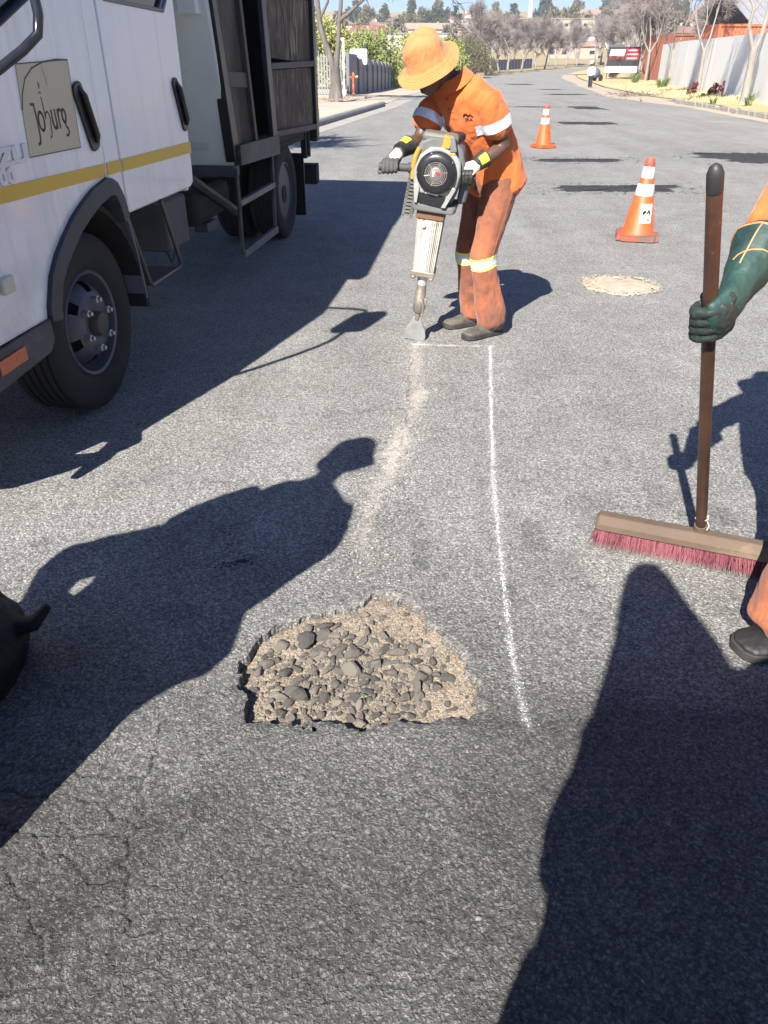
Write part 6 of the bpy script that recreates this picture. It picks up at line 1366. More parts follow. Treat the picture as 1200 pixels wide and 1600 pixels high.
# chest print: road figure and letters
g = text_mesh('JRA', .026, 0, .0008); print_on(g, ch_ + lat * .095 + eyl * .045, lat * 1, eyl, -fw, 'chest_print')
mbp = MB(); mbp.prism([(-.03, 0), (-.02, .022), (-.006, .026), (.004, .012), (.012, .024), (.03, .0), (.018, .002), (.010, .012), (.0, .0), (-.012, .014), (-.02, .002)], (0, 0, 0), NX, NY, NZ, .0001); print_on(mbp.mesh('p', False), ch_ + lat * .095 + eyl * .06, lat, eyl, -fw, 'chest_print')
mbp = MB(); mbp.v = []; pl_ = arc(-.05, .02, .034, .024, 20, 340, 14)
for (a, b), (c_, d_) in zip(pl_, pl_[1:]): mbp.add([(a, b, 0), (c_, d_, 0), (c_ * .97 - .0015, d_ * .93 + .0014, 0), (a * .97 - .0015, b * .93 + .0014, 0)], [(0, 1, 2, 3)])
print_on(mbp.mesh('p', False), ch_ + lat * .055 + eyl * .045, lat, eyl, -fw, 'chest_print')
for k in range(3):
    h = sbv.ray_cast(nk + fw * .4 - eyl * (.05 + k * .06) + lat * 0, -fw, 1)
    if h[0]: MB().lathe([(.001, -.001), (.006, -.001), (.006, .003), (.001, .003)], 10, h[0], fw).build('button', C_SKIN, sh_)
tbv = BVHTree.FromObject(tr_, bpy.context.evaluated_depsgraph_get())
def seam(bvh, pts, dv, par, r=.0022, m=None, name='seam'):
    out = []; dv = V(*dv).normalized()
    for p in pts:
        h = bvh.ray_cast(p - dv * .3, dv, .7)
        if h[0]: out.append(h[0])
    if len(out) > 1: MB().tube(out, r, 5).build(name, m or C_SHIRT, par, 60)
M_SEAM = cloth('seam_cloth', (.34, .095, .04), (.30, .09, .042))
seam(sbv, [nk.lerp(J['waist'], t_) + lat * .018 for t_ in np.linspace(.12, .95, 14)], -fw, sh_); seam(sbv, [nk.lerp(J['waist'], t_) - lat * .014 for t_ in np.linspace(.12, .95, 14)], -fw, sh_)
for s in 'lr':
    sd = lat * (1 if s == 'l' else -1); v_ = (-sd).normalized()
    seam(tbv, [J['h' + s].lerp(J['k' + s], t_) + fw * .01 for t_ in np.linspace(-.1, 1, 12)] + [J['k' + s].lerp(J['a' + s], t_) for t_ in np.linspace(.1, 1, 10)], v_, tr_, .0022, M_SEAM)
    seam(sbv, [J['chest'].lerp(J['pelvis'], t_) for t_ in np.linspace(.25, 1.05, 12)], v_, sh_)
    pt_ = J['h' + s].lerp(J['k' + s], .22) + sd * .02; seam(tbv, [pt_ + fw * a_ + V(0, 0, b_) for a_, b_ in ((-.05, .03), (-.05, -.10), (.0, -.125), (.05, -.10), (.05, .03), (-.05, .03))], v_, tr_, .002, M_SEAM, 'pocket')
pkx = ch_ + lat * .085 + eyl * .02
seam(sbv, [pkx + lat * a_ + eyl * b_ for a_, b_ in ((-.055, .06), (-.055, -.03), (0, -.055), (.055, -.03), (.055, .06), (-.055, .06))], -fw, sh_, .0018, None, 'pocket')
# gloves on the two handles
GR, GL_ = V(.035, 4.685, 1.045), V(.452, 4.668, .992)
def glove_parts(g_, wr, el_, cuffm, L_=.085, tab=True, r0=.042, r1=.055, side_v=None, c=None):
    wr, el_ = V(*wr) - WB, V(*el_) - WB; d = (el_ - wr).normalized(); cu = MB(); cu.tube([wr - d * .01, wr + d * L_ * .5, wr + d * L_], [r0, (r0 + r1) / 2, r1], 18); cu_ = cu.build('cuff', cuffm, g_, 50)
    if tab:
        s = V(*side_v); s = (s - d * s.dot(d)).normalized(); q = d.cross(s); m0 = wr + d * L_ * .52
        mb = MB(); rr = (r0 + r1) / 2 + .002
        rg = [[m0 + d * dz + (s * math.cos(a) + q * math.sin(a)) * (rr + dz * .15) for dz in (-.026, .026)] for a in np.linspace(-.55, .55, 7)]
        vs = [p for r_ in rg for p in r_]; mb.add(vs, [(2 * i, 2 * i + 1, 2 * i + 3, 2 * i + 2) for i in range(6)]); mb.build('cuff_tab', C_YEL, g_, 60, fix=False)
g1 = hand(GR, (1, -.05, .03), (.1, .55, .83), (0, -.9, .35), (.088, 4.742, 1.118), .021, .0115, mats=C_GREY, parent=wk, org=WB, flip=-1, arc_=(-10, 215), tsweep=(-60, -150), palm_w=.092)
glove_parts(g1, (.088, 4.742, 1.118), WJ['er'], C_BLK, .10, True, .040, .052, (-.5, -.8, .2))
mb = MB(); ell(mb, [(GR - WB + V(.012, .03, .035), .030, .016), (V(.082, 4.738, 1.105) - WB, .034, .034)], (1, 0, 0)); link(fuse(mb, .004, 2), 'back_panel', C_WHT, g1, 180)
g2 = hand(GL_, (1, -.1, -.05), (0, -.85, .55), (0, -.45, -.9), (.512, 4.683, 1.052), .021, .0115, mats=C_BLK, parent=wk, org=WB, flip=1, arc_=(10, 225), tsweep=(-60, -170), palm_w=.092)
glove_parts(g2, (.512, 4.683, 1.052), WJ['el'], C_BLK, .075, True, .038, .050, (-.2, -.95, .1))
mb = MB(); ell(mb, [(GL_ - WB + V(.008, -.030, .026), .042, .011), (GL_ - WB + V(.03, -.028, .05), .040, .013), (V(.508, 4.672, 1.045) - WB, .036, .034)], (1, 0, -.3)); link(fuse(mb, .004, 2), 'back_panel', C_WHT, g2, 180)
kg = MB()
for i in range(4):
    c = GL_ - WB + V(-.03 + i * .02, -.041, .018 + .002 * i); kg.ball(c, (.009, .008, .012), 8, 5)
kg.box(GL_ - WB + V(.012, -.046, .034), (.060, .006, .022), Matrix.Rotation(.5, 3, 'X')); kg.build('knuckle_guard', M('guard_olive', (.06, .062, .05), (.10, .10, .085), 20, .6), g2, 50)
g1['label'] = 'black and white work glove gripping the left breaker handle'; g2['label'] = 'black work glove with olive knuckle guard on the right breaker handle'

# ---- petrol breaker
TIP = V(.195, 4.83, 0.0); AX = V(.110, -.125, 1.04).normalized()
bk = thing('petrol_breaker', 'grey petrol breaker with round black fan cover held upright on its flat chisel', 'breaker', TIP)
BR = frame(AX, (0, 1, 0)).transposed()      # rows: side, back, up
sx_, bk_, up_ = V(*BR[0]), V(*BR[1]), V(*BR[2])
if sx_.x < 0: sx_ = -sx_
if bk_.y < 0: bk_ = -bk_
yaw = Matrix.Rotation(R(-9), 3, AX); sx_, bk_ = yaw @ sx_, yaw @ bk_; fr_v = -bk_
B = lambda x, y, z_: sx_ * x + bk_ * y + up_ * z_     # y away from the camera
m_al = M('cast_aluminium', (.32, .32, .305), (.42, .415, .40), 8, .5, .35, .3, 60, .003, c3=(.33, .32, .29), p3=.62); m_wh = M('cream_ribs', (.36, .345, .30), (.46, .445, .39), 8, .65, 0, .2, c3=(.24, .21, .165), p3=.60); m_br = M('brown_rubber', (.12, .065, .03), (.17, .09, .045), 10, .7); m_dk = M('dark_cover', (.012, .0125, .015), (.02, .021, .024), 10, .35, 0, .2); m_st = M('worn_steel', (.24, .20, .165), (.36, .32, .27), 12, .5, .6, .3, c3=(.22, .13, .08), p3=.6); m_gy = M('grey_casing', (.10, .10, .098), (.145, .145, .14), 8, .6, 0, .3); m_ye = M('safety_yellow', (.36, .22, .03), (.42, .26, .04), 10, .5); m_sv = M('silver_frame', (.48, .49, .50), (.60, .61, .62), 9, .4, .5, .2); m_bl = M('blade_steel', (.22, .22, .215), (.32, .32, .31), 16, .55, .4, .2, c3=(.22, .2, .19), p3=.66)
mb = MB(); z0 = .0
front = [(-.068, .0), (.068, .0), (.070, .035), (.060, .075), (.030, .135), (.022, .16), (-.022, .16), (-.030, .135), (-.060, .075), (-.070, .035)]
mb.prism(front, B(0, -.006, 0), sx_, up_, bk_, .012); mb.build('chisel_blade', m_bl, bk, 30, .003)
mb = MB(); mb.lathe([(.016, .14), (.018, .17), (.020, .20)], 14, (0, 0, 0), AX); mb.lathe([(.028, .19), (.036, .20), (.037, .27), (.033, .28), (.033, .33), (.030, .335), (.030, .375)], 20, (0, 0, 0), AX); mb.box(B(.038, -.01, .255), (.016, .03, .07), Matrix((sx_, bk_, up_)).transposed()); mb.tube([B(.03, -.03, .20), B(.03, -.036, .25), B(.012, -.036, .28)], .008, 7); mb.build('tool_holder', m_st, bk, 40, .002)
MB().lathe([(.030, .37), (.031, .44)], 20, (0, 0, 0), AX).build('shank', m_sv, bk, 40)
mb = MB(); mb.prism([(-.072, -.060), (.072, -.060), (.072, .06), (-.072, .06)], B(0, 0, .432), sx_, bk_, up_, .036)
for sx in (-1, 1): mb.prism([(sx * .055 - .012, -.06), (sx * .055 + .012, -.06), (sx * .055 + .012, -.02), (sx * .055 - .012, -.02)], B(0, 0, .415), sx_, bk_, up_, .02)
mb.build('collar', m_st, bk, 30, .005)
def ribbed(z0, z1, w0, w1, d0, d1):
    out = []
    for z_, w_, d_ in ((z0, w0, d0), (z1, w1, d1)):
        ring = []
        for sd in range(4):
            n = 11
            for k in range(n):
                t = -1 + 2 * k / n; bump = .0065 if k % 2 else 0
                if sd == 0: p = (t * w_, -d_ + bump * (1 if abs(t) > .35 else 0))
                elif sd == 1: p = (w_ - bump, t * d_)
                elif sd == 2: p = (-t * w_, d_ - bump)
                else: p = (-w_ + bump, -t * d_)
                ring.append(B(p[0], p[1], z_))
        out.append(ring)
    return out
mb = MB(); mb.loft(ribbed(.468, .775, .062, .074, .055, .065)); rb_ = mb.build('ribbed_barrel', m_wh, bk, 20); rbm = MB()
for k in range(6):
    f0, f1 = .18 + k * .155, .18 + k * .155 + .07; rbm.add([B(f * w_, y - d_, z_) for z_, w_, d_ in ((.472, .062, .055), (.772, .074, .065)) for f, y in ((f0, .004), (f0, -.006), (f1, -.006), (f1, .004))], [(0, 1, 5, 4), (1, 2, 6, 5), (2, 3, 7, 6), (0, 3, 2, 1), (4, 5, 6, 7)])
for k in range(6):
    f0, f1 = -.85 + k * .3, -.85 + k * .3 + .14; rbm.add([B(w_ + x, f * d_, z_) for z_, w_, d_ in ((.472, .062, .055), (.772, .074, .065)) for f, x in ((f0, -.004), (f0, .006), (f1, .006), (f1, -.004))], [(0, 1, 5, 4), (1, 2, 6, 5), (2, 3, 7, 6), (0, 3, 2, 1), (4, 5, 6, 7)])
rbm.build('cooling_ribs', m_wh, rb_, 0)
mb = MB(); mb.prism([(-.082, -.070), (.082, -.070), (.082, .07), (-.082, .07)], B(.0, 0, .775), sx_, bk_, up_, .05); mb.build('rubber_mount', m_br, bk, 30, .008)
MB().lathe([(.005, 0), (.012, 0), (.012, .012), (.005, .014)], 10, B(-.03, -.062, .74), -bk_).build('drain_plug', m_sv, bk)
mb = MB(); mb.prism([(-.118, -.095), (.118, -.095), (.128, -.06), (.128, .11), (-.128, .11), (-.128, -.06)], B(.012, 0, .828), sx_, bk_, up_, .04); mb.build('base_plate', m_gy, bk, 30, .012)
# casing
eng = [(-.095, .87), (.105, .87), (.128, .93), (.15, 1.02), (.15, 1.10), (.125, 1.17), (.07, 1.205), (-.06, 1.205), (-.115, 1.175), (-.135, 1.10), (-.13, 1.0), (-.11, .92)]
mb = MB(); mb.prism(eng, B(0, -.06, 0), sx_, up_, bk_, .22); mb.build('engine_casing', m_gy, bk, 40, .015)
shr = [(-.062, .865), (.075, .865), (.098, .92), (.128, .985), (.137, 1.05), (.125, 1.115), (.085, 1.155), (.02, 1.172), (-.05, 1.165), (-.10, 1.12), (-.125, 1.05), (-.122, .985), (-.095, .92)]
mb = MB(); mb.prism(shr, B(0, -.098, 0), sx_, up_, bk_, .04); mb.build('fan_housing', m_al, bk, 40, .010)
FC = B(.004, -.100, 1.045)
fan = MB(); fan.lathe([(.112, .0), (.112, .012), (.104, .030), (.085, .040), (.066, .042), (.064, .034)], 48, FC, fr_v, caps=False); fan.lathe([(.064, .022), (.001, .022)], 36, FC, fr_v, caps=False); fc = fan.build('fan_cover', m_dk, bk, 40, fix=False)
gr_ = MB()
for r in (.060, .050, .041): gr_.tube([FC + fr_v * .040 + (sx_ * math.cos(a) + up_ * math.sin(a)) * r for a in np.linspace(0, 2 * math.pi, 40)[:-1]], .0028, 6, close=True)
for k in range(6):
    a = R(60 * k + 15); dv = sx_ * math.cos(a) + up_ * math.sin(a); gr_.tube([FC + fr_v * .040 + dv * .034, FC + fr_v * .040 + dv * .066], .003, 6)
gr_.build('fan_grille', M('grille_sheen', (.20, .19, .165), (.28, .265, .235), 20, .4, .3), fc, 60)
MB().lathe([(.036, .03), (.036, .044), (.030, .047), (.001, .048)], 32, FC, fr_v).build('fan_badge', M('badge_grey', (.17, .16, .15), (.23, .22, .21), 20, .45, .3), fc, 40)
bd = MB(); bd.box(FC + fr_v * .0485 + sx_ * -.014 + up_ * .002, (.010, .002, .028), Matrix((sx_, bk_, up_)).transposed()); bd.build('badge_mark', M('badge_white', (.7, .7, .68)), fc)
hp_ = [(.004, -.008), (-.010, .006), (-.010, .014), (-.002, .016), (.004, .010), (.010, .016), (.018, .014), (.018, .006)]
MB().prism(hp_, FC + fr_v * .0482 + sx_ * .008, sx_, up_, fr_v, .0015).build('badge_mark', M('badge_red', (.45, .03, .05), (.5, .04, .06), 20, .5), fc)
for k in range(5):
    a = R(40 + 72 * k); MB().lathe([(.004, 0), (.006, .002), (.006, .006), (.001, .007)], 6, FC + fr_v * .020 + (sx_ * math.cos(a) + up_ * math.sin(a)) * .103, fr_v).build('screw', m_sv, fc)
mb = MB(); mb.prism([(-.075, .872), (.06, .862), (.075, .925), (-.085, .935)], B(0, -.103, 0), sx_, up_, bk_, .01); lp = mb.build('lower_cover', m_dk, bk, 30, .004)
MB().prism([(-.045, .93), (.030, .922), (.032, .95), (-.042, .958)], B(0, -.1055, 0), sx_, up_, bk_, .002).build('label_plate', M('plate_white', (.70, .69, .66), (.76, .75, .72), 40, .5), bk)
mb = MB(); mb.prism([(.055, .865), (.078, .865), (.125, .975), (.105, .985)], B(0, -.115, 0), sx_, up_, bk_, .02); mb.prism([(-.10, .87), (-.085, .87), (-.08, .96), (-.115, .975)], B(0, -.11, 0), sx_, up_, bk_, .015); mb.build('strut', m_al, bk, 30, .004)
mb = MB(); mb.prism([(.13, .86), (.185, .875), (.195, 1.0), (.165, 1.08), (.14, 1.06)], B(0, .0, 0), sx_, up_, bk_, .12); mb.build('fuel_tank', M('tank_grey', (.07, .075, .085), (.11, .115, .125), 8, .5), bk, 40, .02)
MB().lathe([(.03, 0), (.04, .005), (.04, .03), (.03, .036), (.001, .037)], 20, B(.085, .06, 1.195), up_).build('fuel_cap', m_dk, bk, 40)
mb = MB(); mb.box(B(-.005, .0, 1.205), (.20, .10, .05), Matrix((sx_, bk_, up_)).transposed()); mb.build('top_cover', M('top_grey', (.095, .09, .08), (.14, .135, .12), 8, .6), bk, 40, .018)
mb = MB(); mb.prism([(.01, 1.17), (.055, 1.17), (.06, 1.225), (.02, 1.235)], B(0, -.085, 0), sx_, up_, bk_, .05); mb.tube([B(.05, -.09, 1.145), B(.085, -.09, 1.15), B(.095, -.08, 1.13)], .010, 8); mb.build('yellow_lever', m_ye, bk, 40, .006)
mb = MB(); mb.prism([(.062, 1.15), (.10, 1.16), (.075, 1.235), (.05, 1.24)], B(0, -.10, 0), sx_, up_, bk_, .035); mb.build('starter_grip', M('grip_grey', (.13, .13, .125), (.18, .18, .17), 9, .6), bk, 40, .006)
mb = MB(); mb.tube([B(-.128, -.06, .985), B(-.136, -.06, 1.04), B(-.125, -.06, 1.11), B(-.11, -.06, 1.15)], .014, 8); mb.build('yellow_frame', m_ye, bk, 50)
mu = MB()      # slotted exhaust guard
for k in range(13):
    z_ = .775 + k * .020; mu.prism([(-.165, 0), (-.112, 0), (-.108, .012), (-.161, .012)], B(.014 * k / 13 - .002, -.055, z_), sx_, up_, bk_, .10)
mu.prism([(-.17, .765), (-.155, .765), (-.135, 1.04), (-.15, 1.03)], B(0, -.055, 0), sx_, up_, bk_, .02); mu.prism([(-.123, .765), (-.108, .765), (-.092, 1.03), (-.107, 1.04)], B(0, -.055, 0), sx_, up_, bk_, .02); mu.prism([(-.16, .77), (-.11, .77), (-.10, 1.02), (-.14, 1.02)], B(0, .0, 0), sx_, up_, bk_, .04)
mu.build('exhaust_guard', M('guard_metal', (.13, .13, .12), (.2, .195, .18), 12, .55, .4, .3), bk, 30)
hl_ = V(.0, 4.690, 1.042) - TIP; hi = V(.135, 4.683, 1.037) - TIP
mb = MB(); mb.tube([hl_ + V(-.03, 0, .002), hl_ + V(-.02, 0, .002), hi], [.017, .021, .021], 16); mb.tube([hi, hi + V(.02, 0, 0)], .027, 16); mb.build('handle_grip', M('grip_rubber', (.04, .04, .04), (.065, .064, .062), 20, .7), bk, 50)
hr_ = GL_ - TIP; mb = MB(); mb.tube([hr_ + V(-.085, .01, .012), hr_ + V(.06, -.005, -.004)], .021, 16); mb.build('handle_grip', M('grip_rubber', (.04, .04, .04)), bk, 50)

# ---- the man with the broom, at the right edge
hA, hB = V(1.140, 2.335, .122), V(.761, 1.894, 1.32); hd_ = (hB - hA).normalized(); HP = hA + hd_ * ((.985 - .122) / hd_.z)
HJ = dict(pelvis=(1.32, 1.99, .95), waist=(1.31, 2.03, 1.10), chest=(1.33, 2.13, 1.34), neck=(1.33, 2.19, 1.50), head=(1.30, 2.20, 1.63), sl=(1.36, 1.95, 1.40), sr=(1.37, 2.33, 1.42), el=(1.36, 1.78, 1.16), er=(1.115, 2.25, 1.235), wl=(1.25, 1.95, .95), wr=(.945, 2.062, 1.068),
  hl=(1.33, 1.90, .90), hr=(1.36, 2.09, .90), kl=(1.285, 1.87, .49), kr=(1.40, 2.14, .48), al=(1.245, 1.85, .115), ar=(1.50, 2.20, .115), tl=(-1, -.26, 0), tr=(-1, .1, 0))
hm_, J2, sh2, tr2, sm2, tm2, HB, lat2 = person('man in orange overalls at the right edge holding a broom in a green gauntlet', HJ, (1.42, 2.0, 0), (-1, .05, 0), sleeve=1.0, shoes=[C_BLK, C_SOLE], leg_w=1.2, forearm=.36)
hat(hm_, (1.37, 2.20, 1.68), (0, 0, 1), (-1, 0, 0), C_HAT, HB, seed=4)
g3 = hand(HP, hd_, (.1, -1, .1), (-1, -.1, -.35), (.930, 2.045, 1.055), .022, .0150, mats=C_PALM, parent=hm_, org=HB, flip=1, arc_=(5, 215), tsweep=(-50, -170), palm_w=.108, vox=.0032, fl=(.98, 1.05, 1.0, .9), smooth=3)
g3['label'] = 'dark green leather gauntlet closed round the broom handle'
def to_h(p): return V(*p) - HB
gd = (V(*HJ['er']) - V(.930, 2.045, 1.055)).normalized(); W0 = to_h((.930, 2.045, 1.055))
mb = MB(); ell(mb, [(to_h(HP) + V(-.015, -.040, .012), .052, .020), (W0 - gd * .045 + V(0, -.006, 0), .055, .034), (W0 + gd * .02, .053, .045), (W0 + gd * .08, .066, .060), (W0 + gd * .13, .080, .074), (W0 + gd * .165, .086, .082)], hd_)
me = fuse(mb, .005, 3); wrinkle(me, .005, 16, 4); cu_ = link(me, 'gauntlet_cuff', C_GREEN, g3, 180); cbv = BVHTree.FromObject(cu_, bpy.context.evaluated_depsgraph_get())
def pipe_on(pts, name='piping', r=.0022):
    out = []
    for p in pts:
        p = V(*p); ax_ = W0 + gd * (p - W0).dot(gd); h = cbv.ray_cast(ax_ + (p - ax_).normalized() * .25, -(p - ax_).normalized(), .3); out.append(h[0] if h[0] else p)
    MB().tube(out, r, 6).build(name, C_PIPE, g3, 60)
vS = V(0, -1, .35); vS = (vS - gd * vS.dot(gd)).normalized(); vU = gd.cross(vS)
ring = lambda t, a0, a1, k=0.0, n=14: [W0 + gd * (t + k * math.sin(math.pi * i / n)) + (vS * math.cos(a0 + (a1 - a0) * i / n) + vU * math.sin(a0 + (a1 - a0) * i / n)) * .06 for i in range(n + 1)]
pipe_on(ring(.055, -1.3, 1.5, .045)); pipe_on([W0 + gd * t + (vS * .55 - vU * (.7 - t * 1.2) * (1 if vU.z < 0 else -1)) * .06 for t in np.linspace(.04, .16, 9)]); pipe_on(ring(.160, -3, 3, 0, 30), 'cuff_binding', .003)

# ---- broom
br_ = thing('broom', 'push broom with a worn wooden head and pink bristles held upright', 'broom', (1.147, 2.34, 0))
bo = V(1.147, 2.34, 0); m_hd = NT('dark_stained_handle'); n1 = m_hd.noise(9, 6, .7); n2 = m_hd.noise(26, 6, .75)
c = m_hd.mix(m_hd.ramp(n1.outputs[0], [(.35, 0), (.7, 1)]).outputs[0], (.035, .020, .014), (.085, .038, .022)); c = m_hd.mix(m_hd.ramp(n2.outputs[0], [(.62, 0), (.74, .7)]).outputs[0], c, (.22, .12, .06)); m_hd.set(color=c, rough=.42); m_hd.bump(n2.outputs[0], .3, .004)
rr = .0188; hpts = [hA - hd_ * .045 + (hB + hd_ * .045 - hA) * (k / 14.0) for k in range(15)]; hpts += [hpts[-1] + hd_ * .010, hpts[-1] + hd_ * .016, hpts[-1] + hd_ * .019]
MB().tube([p - bo for p in hpts], [rr] * 15 + [rr * .86, rr * .55, rr * .15], 20).build('handle', m_hd.m, br_, 60)
capm = M('handle_cap', (.020, .019, .019), (.034, .033, .033), 12, .5); MB().tube([hB + hd_ * .004 - bo, hB + hd_ * .046 - bo, hB + hd_ * .062 - bo, hB + hd_ * .071 - bo], [rr + .0006, rr + .0008, rr * .75, rr * .2], 20).build('handle_cap', capm, br_, 60)
e1, e2 = V(.754, 2.475, .0), V(1.405, 2.215, .0); bdir = (e2 - e1).normalized(); bn = V(bdir.y, -bdir.x, 0)
cc = (e1 + e2) / 2; Lh = .605
m_wd = M('worn_broom_wood', (.085, .056, .038), (.13, .092, .064), 4, .8, 0, .5, 40, .006, c3=(.20, .14, .095), p3=.6, stretch=(1, 1, 1))
mb = MB(); sec = [(-.038, .068), (-.038, .094), (-.020, .124), (.020, .124), (.038, .094), (.038, .068)]
mb.loft([[cc + bdir * (u * Lh / 2) + bn * (x * k) + V(0, 0, .068 + (z_ - .068) * k) - bo for x, z_ in sec] for u, k in ((-1, .80), (-.965, 1), (-.5, 1), (0, 1), (.5, 1), (.965, 1), (1, .80))]); mb.build('broom_head', m_wd, br_, 30, .004)
sk = MB(); sk.tube([hA - hd_ * .01 - bo, hA + hd_ * .035 - bo], [.030, .023], 14); sk.build('socket', m_wd, br_, 50)
wr_ = MB(); wr_.tube([hA + hd_ * .06 + V(math.cos(a) * .0205, math.sin(a) * .0205, .002 * a) - bo for a in np.linspace(0, 12, 40)], .0022, 5); wr_.tube([hA + hd_ * .055 + V(.02, 0, 0) - bo, hA + hd_ * .035 + V(.024, -.012, 0) - bo, hA + hd_ * .02 + V(.012, -.024, 0) - bo], .0018, 5); wr_.build('tie_wire', M('white_wire', (.55, .5, .42), (.65, .6, .52), 20, .6), br_, 60)
rs = np.random.RandomState(2); n = 5200; u = (rs.rand(n) * 2 - 1) * .975; x = (rs.rand(n) * 2 - 1) * .030; ln = .062 + .004 * rs.randn(n); sp = np.clip(x / .03, -1, 1)
root = np.outer(u * Lh / 2, np.array(bdir)) + np.outer(x, np.array(bn)) + np.array(cc - bo); root[:, 2] = .071
tipv = root + np.outer(sp * .026 + rs.randn(n) * .010, np.array(bn)) + np.outer(rs.randn(n) * .010 + .006 * u, np.array(bdir)); tipv[:, 2] = .001 + np.abs(rs.randn(n)) * .004
wv = np.stack([rs.randn(n), rs.randn(n), np.zeros(n)], 1); wv /= np.linalg.norm(wv, axis=1)[:, None]; wv *= .0011
midp = root * .5 + tipv * .5 + np.outer(sp * .004, np.array(bn))
v = np.stack([root - wv, root + wv, midp + wv, midp - wv, tipv + wv * .7, tipv - wv * .7], 1).reshape(-1, 3); j = np.arange(n)[:, None] * 6
f = np.concatenate([j + np.array([0, 1, 2, 3]), j + np.array([3, 2, 4, 5])])
bt = NT('pink_bristle'); sp_ = bt.n('SeparateXYZ'); bt.l(bt.tc.outputs['Object'], sp_.inputs[0]); nz = bt.noise(40, 3)
c = bt.mix(bt.ramp(bt.math('ADD', sp_.outputs[2], bt.math('MULTIPLY', nz.outputs[0], .02)), [(.018, 0), (.036, 1)]).outputs[0], (.15, .125, .115), bt.mix(nz.outputs[0], (.14, .032, .045), (.21, .058, .075))); bt.set(color=c, rough=.7)
o = link(npmesh('bristles', v, f), 'bristles', bt.m, br_, 0); o['kind'] = 'stuff'

# ---- people outside the picture whose shadows fall into it
PJ = dict(pelvis=(.04, -.27, .98), waist=(.03, -.27, 1.14), chest=(.04, -.28, 1.42), neck=(.03, -.17, 1.63), head=(.0, .0, 1.80), sl=(-.13, -.27, 1.50), sr=(.24, -.27, 1.50), el=(-.14, -.25, 1.22), er=(.30, -.22, 1.24), wl=(-.06, -.06, 1.49), wr=(.10, -.06, 1.50), hl=(-.07, -.28, .92), hr=(.14, -.28, .92), kl=(-.13, -.24, .50), kr=(.18, -.28, .50), al=(-.16, -.30, .115), ar=(.21, -.33, .115), tl=(-.1, 1, 0), tr=(.1, 1, 0))
ph, *_ = person('photographer standing behind the viewpoint in a dark jacket, hooded shape fitted to the cast shadow', PJ, (.02, -.27, 0), (0, 1, 0), C_NAVY, C_NAVY, .02, leg_w=1.35, jacket=1.18, sleeve=1.0)
mb = MB(); mb.loft([[V(cx_ + r * math.cos(a) - .02, cy_ + r * .6 * math.sin(a) + .27, z_) for a in np.linspace(0, 2 * math.pi, 25)[:-1]] for cx_, cy_, z_, r in ((.05, -.22, 1.50, .235), (.06, -.13, 1.65, .20), (.055, -.06, 1.74, .165), (.03, .03, 1.83, .12), (.02, .11, 1.905, .078), (.02, .13, 1.945, .045))], True); mb.build('shadow_hood', C_NAVY, ph, 60, fix=False)  # cone over the head, added and shaped to fill out the cast shadow
AJ = dict(pelvis=(-1.08, 1.12, .97), waist=(-1.08, 1.12, 1.12), chest=(-1.07, 1.12, 1.38), neck=(-1.065, 1.11, 1.61), head=(-1.06, 1.09, 1.83), sl=(-1.25, 1.18, 1.46), sr=(-.90, 1.06, 1.46), el=(-1.38, 1.20, 1.22), er=(-.84, 1.10, 1.20), wl=(-1.28, 1.20, 1.0), wr=(-.93, 1.0, 1.0), hl=(-1.17, 1.16, .92), hr=(-1.0, 1.08, .92), kl=(-1.22, 1.18, .50), kr=(-1.03, 1.04, .50), al=(-1.25, 1.18, .115), ar=(-1.06, 1.02, .115), tl=(-.2, 1, 0), tr=(-.1, 1, 0))
pa, *_ = person('worker in dark clothes standing beside the black sack at the left', AJ, (-1.08, 1.12, 0), (.3, .95, 0), C_NAVY, C_NAVY, .02, jacket=1.1, sleeve=1.0)
hat(pa, (-1.06, 1.09, 1.88), (-.2, .1, 1), (.5, .8, 0), C_NAVY, V(-1.08, 1.12, 0), rb=.128, crown=.10, seed=9)
BJ = dict(pelvis=(-1.40, .78, .97), waist=(-1.40, .78, 1.12), chest=(-1.39, .79, 1.36), neck=(-1.38, .80, 1.48), head=(-1.36, .82, 1.58), sl=(-1.54, .92, 1.40), sr=(-1.24, .64, 1.40), el=(-1.70, 1.02, 1.16), er=(-1.13, .53, 1.16), wl=(-1.60, .98, .93), wr=(-1.18, .60, .93), hl=(-1.48, .85, .92), hr=(-1.32, .70, .92), kl=(-1.50, .87, .5), kr=(-1.31, .68, .5), al=(-1.52, .87, .115), ar=(-1.31, .67, .115), tl=(.1, 1, 0), tr=(.3, 1, 0))
pb, *_ = person('second worker in dark clothes standing nearest at the left', BJ, (-1.40, .78, 0), (.68, .73, 0), C_NAVY, C_NAVY, .02, leg_w=1.3, jacket=1.2, sleeve=1.0)
DJ = dict(pelvis=(.52, -.10, .98), waist=(.54, -.05, 1.13), chest=(.58, .06, 1.36), neck=(.60, .15, 1.50), head=(.62, .24, 1.62), sl=(.38, .10, 1.45), sr=(.80, .04, 1.43), el=(.36, .0, 1.16), er=(.86, .0, 1.15), wl=(.44, .06, .98), wr=(.80, .10, .96), hl=(.43, -.12, .92), hr=(.62, -.12, .92), kl=(.42, -.20, .5), kr=(.64, -.16, .5), al=(.42, -.30, .115), ar=(.65, -.24, .115), tl=(.1, 1, 0), tr=(.2, 1, 0))  # unseen figure added to carry the foreground shadow out to the right
pd_, *_ = person('unseen bystander added beside the photographer, posed to widen the foreground shadow', DJ, (.54, -.2, 0), (.15, 1, 0), C_NAVY, C_NAVY, .02, leg_w=1.25, jacket=1.2, sleeve=1.0)
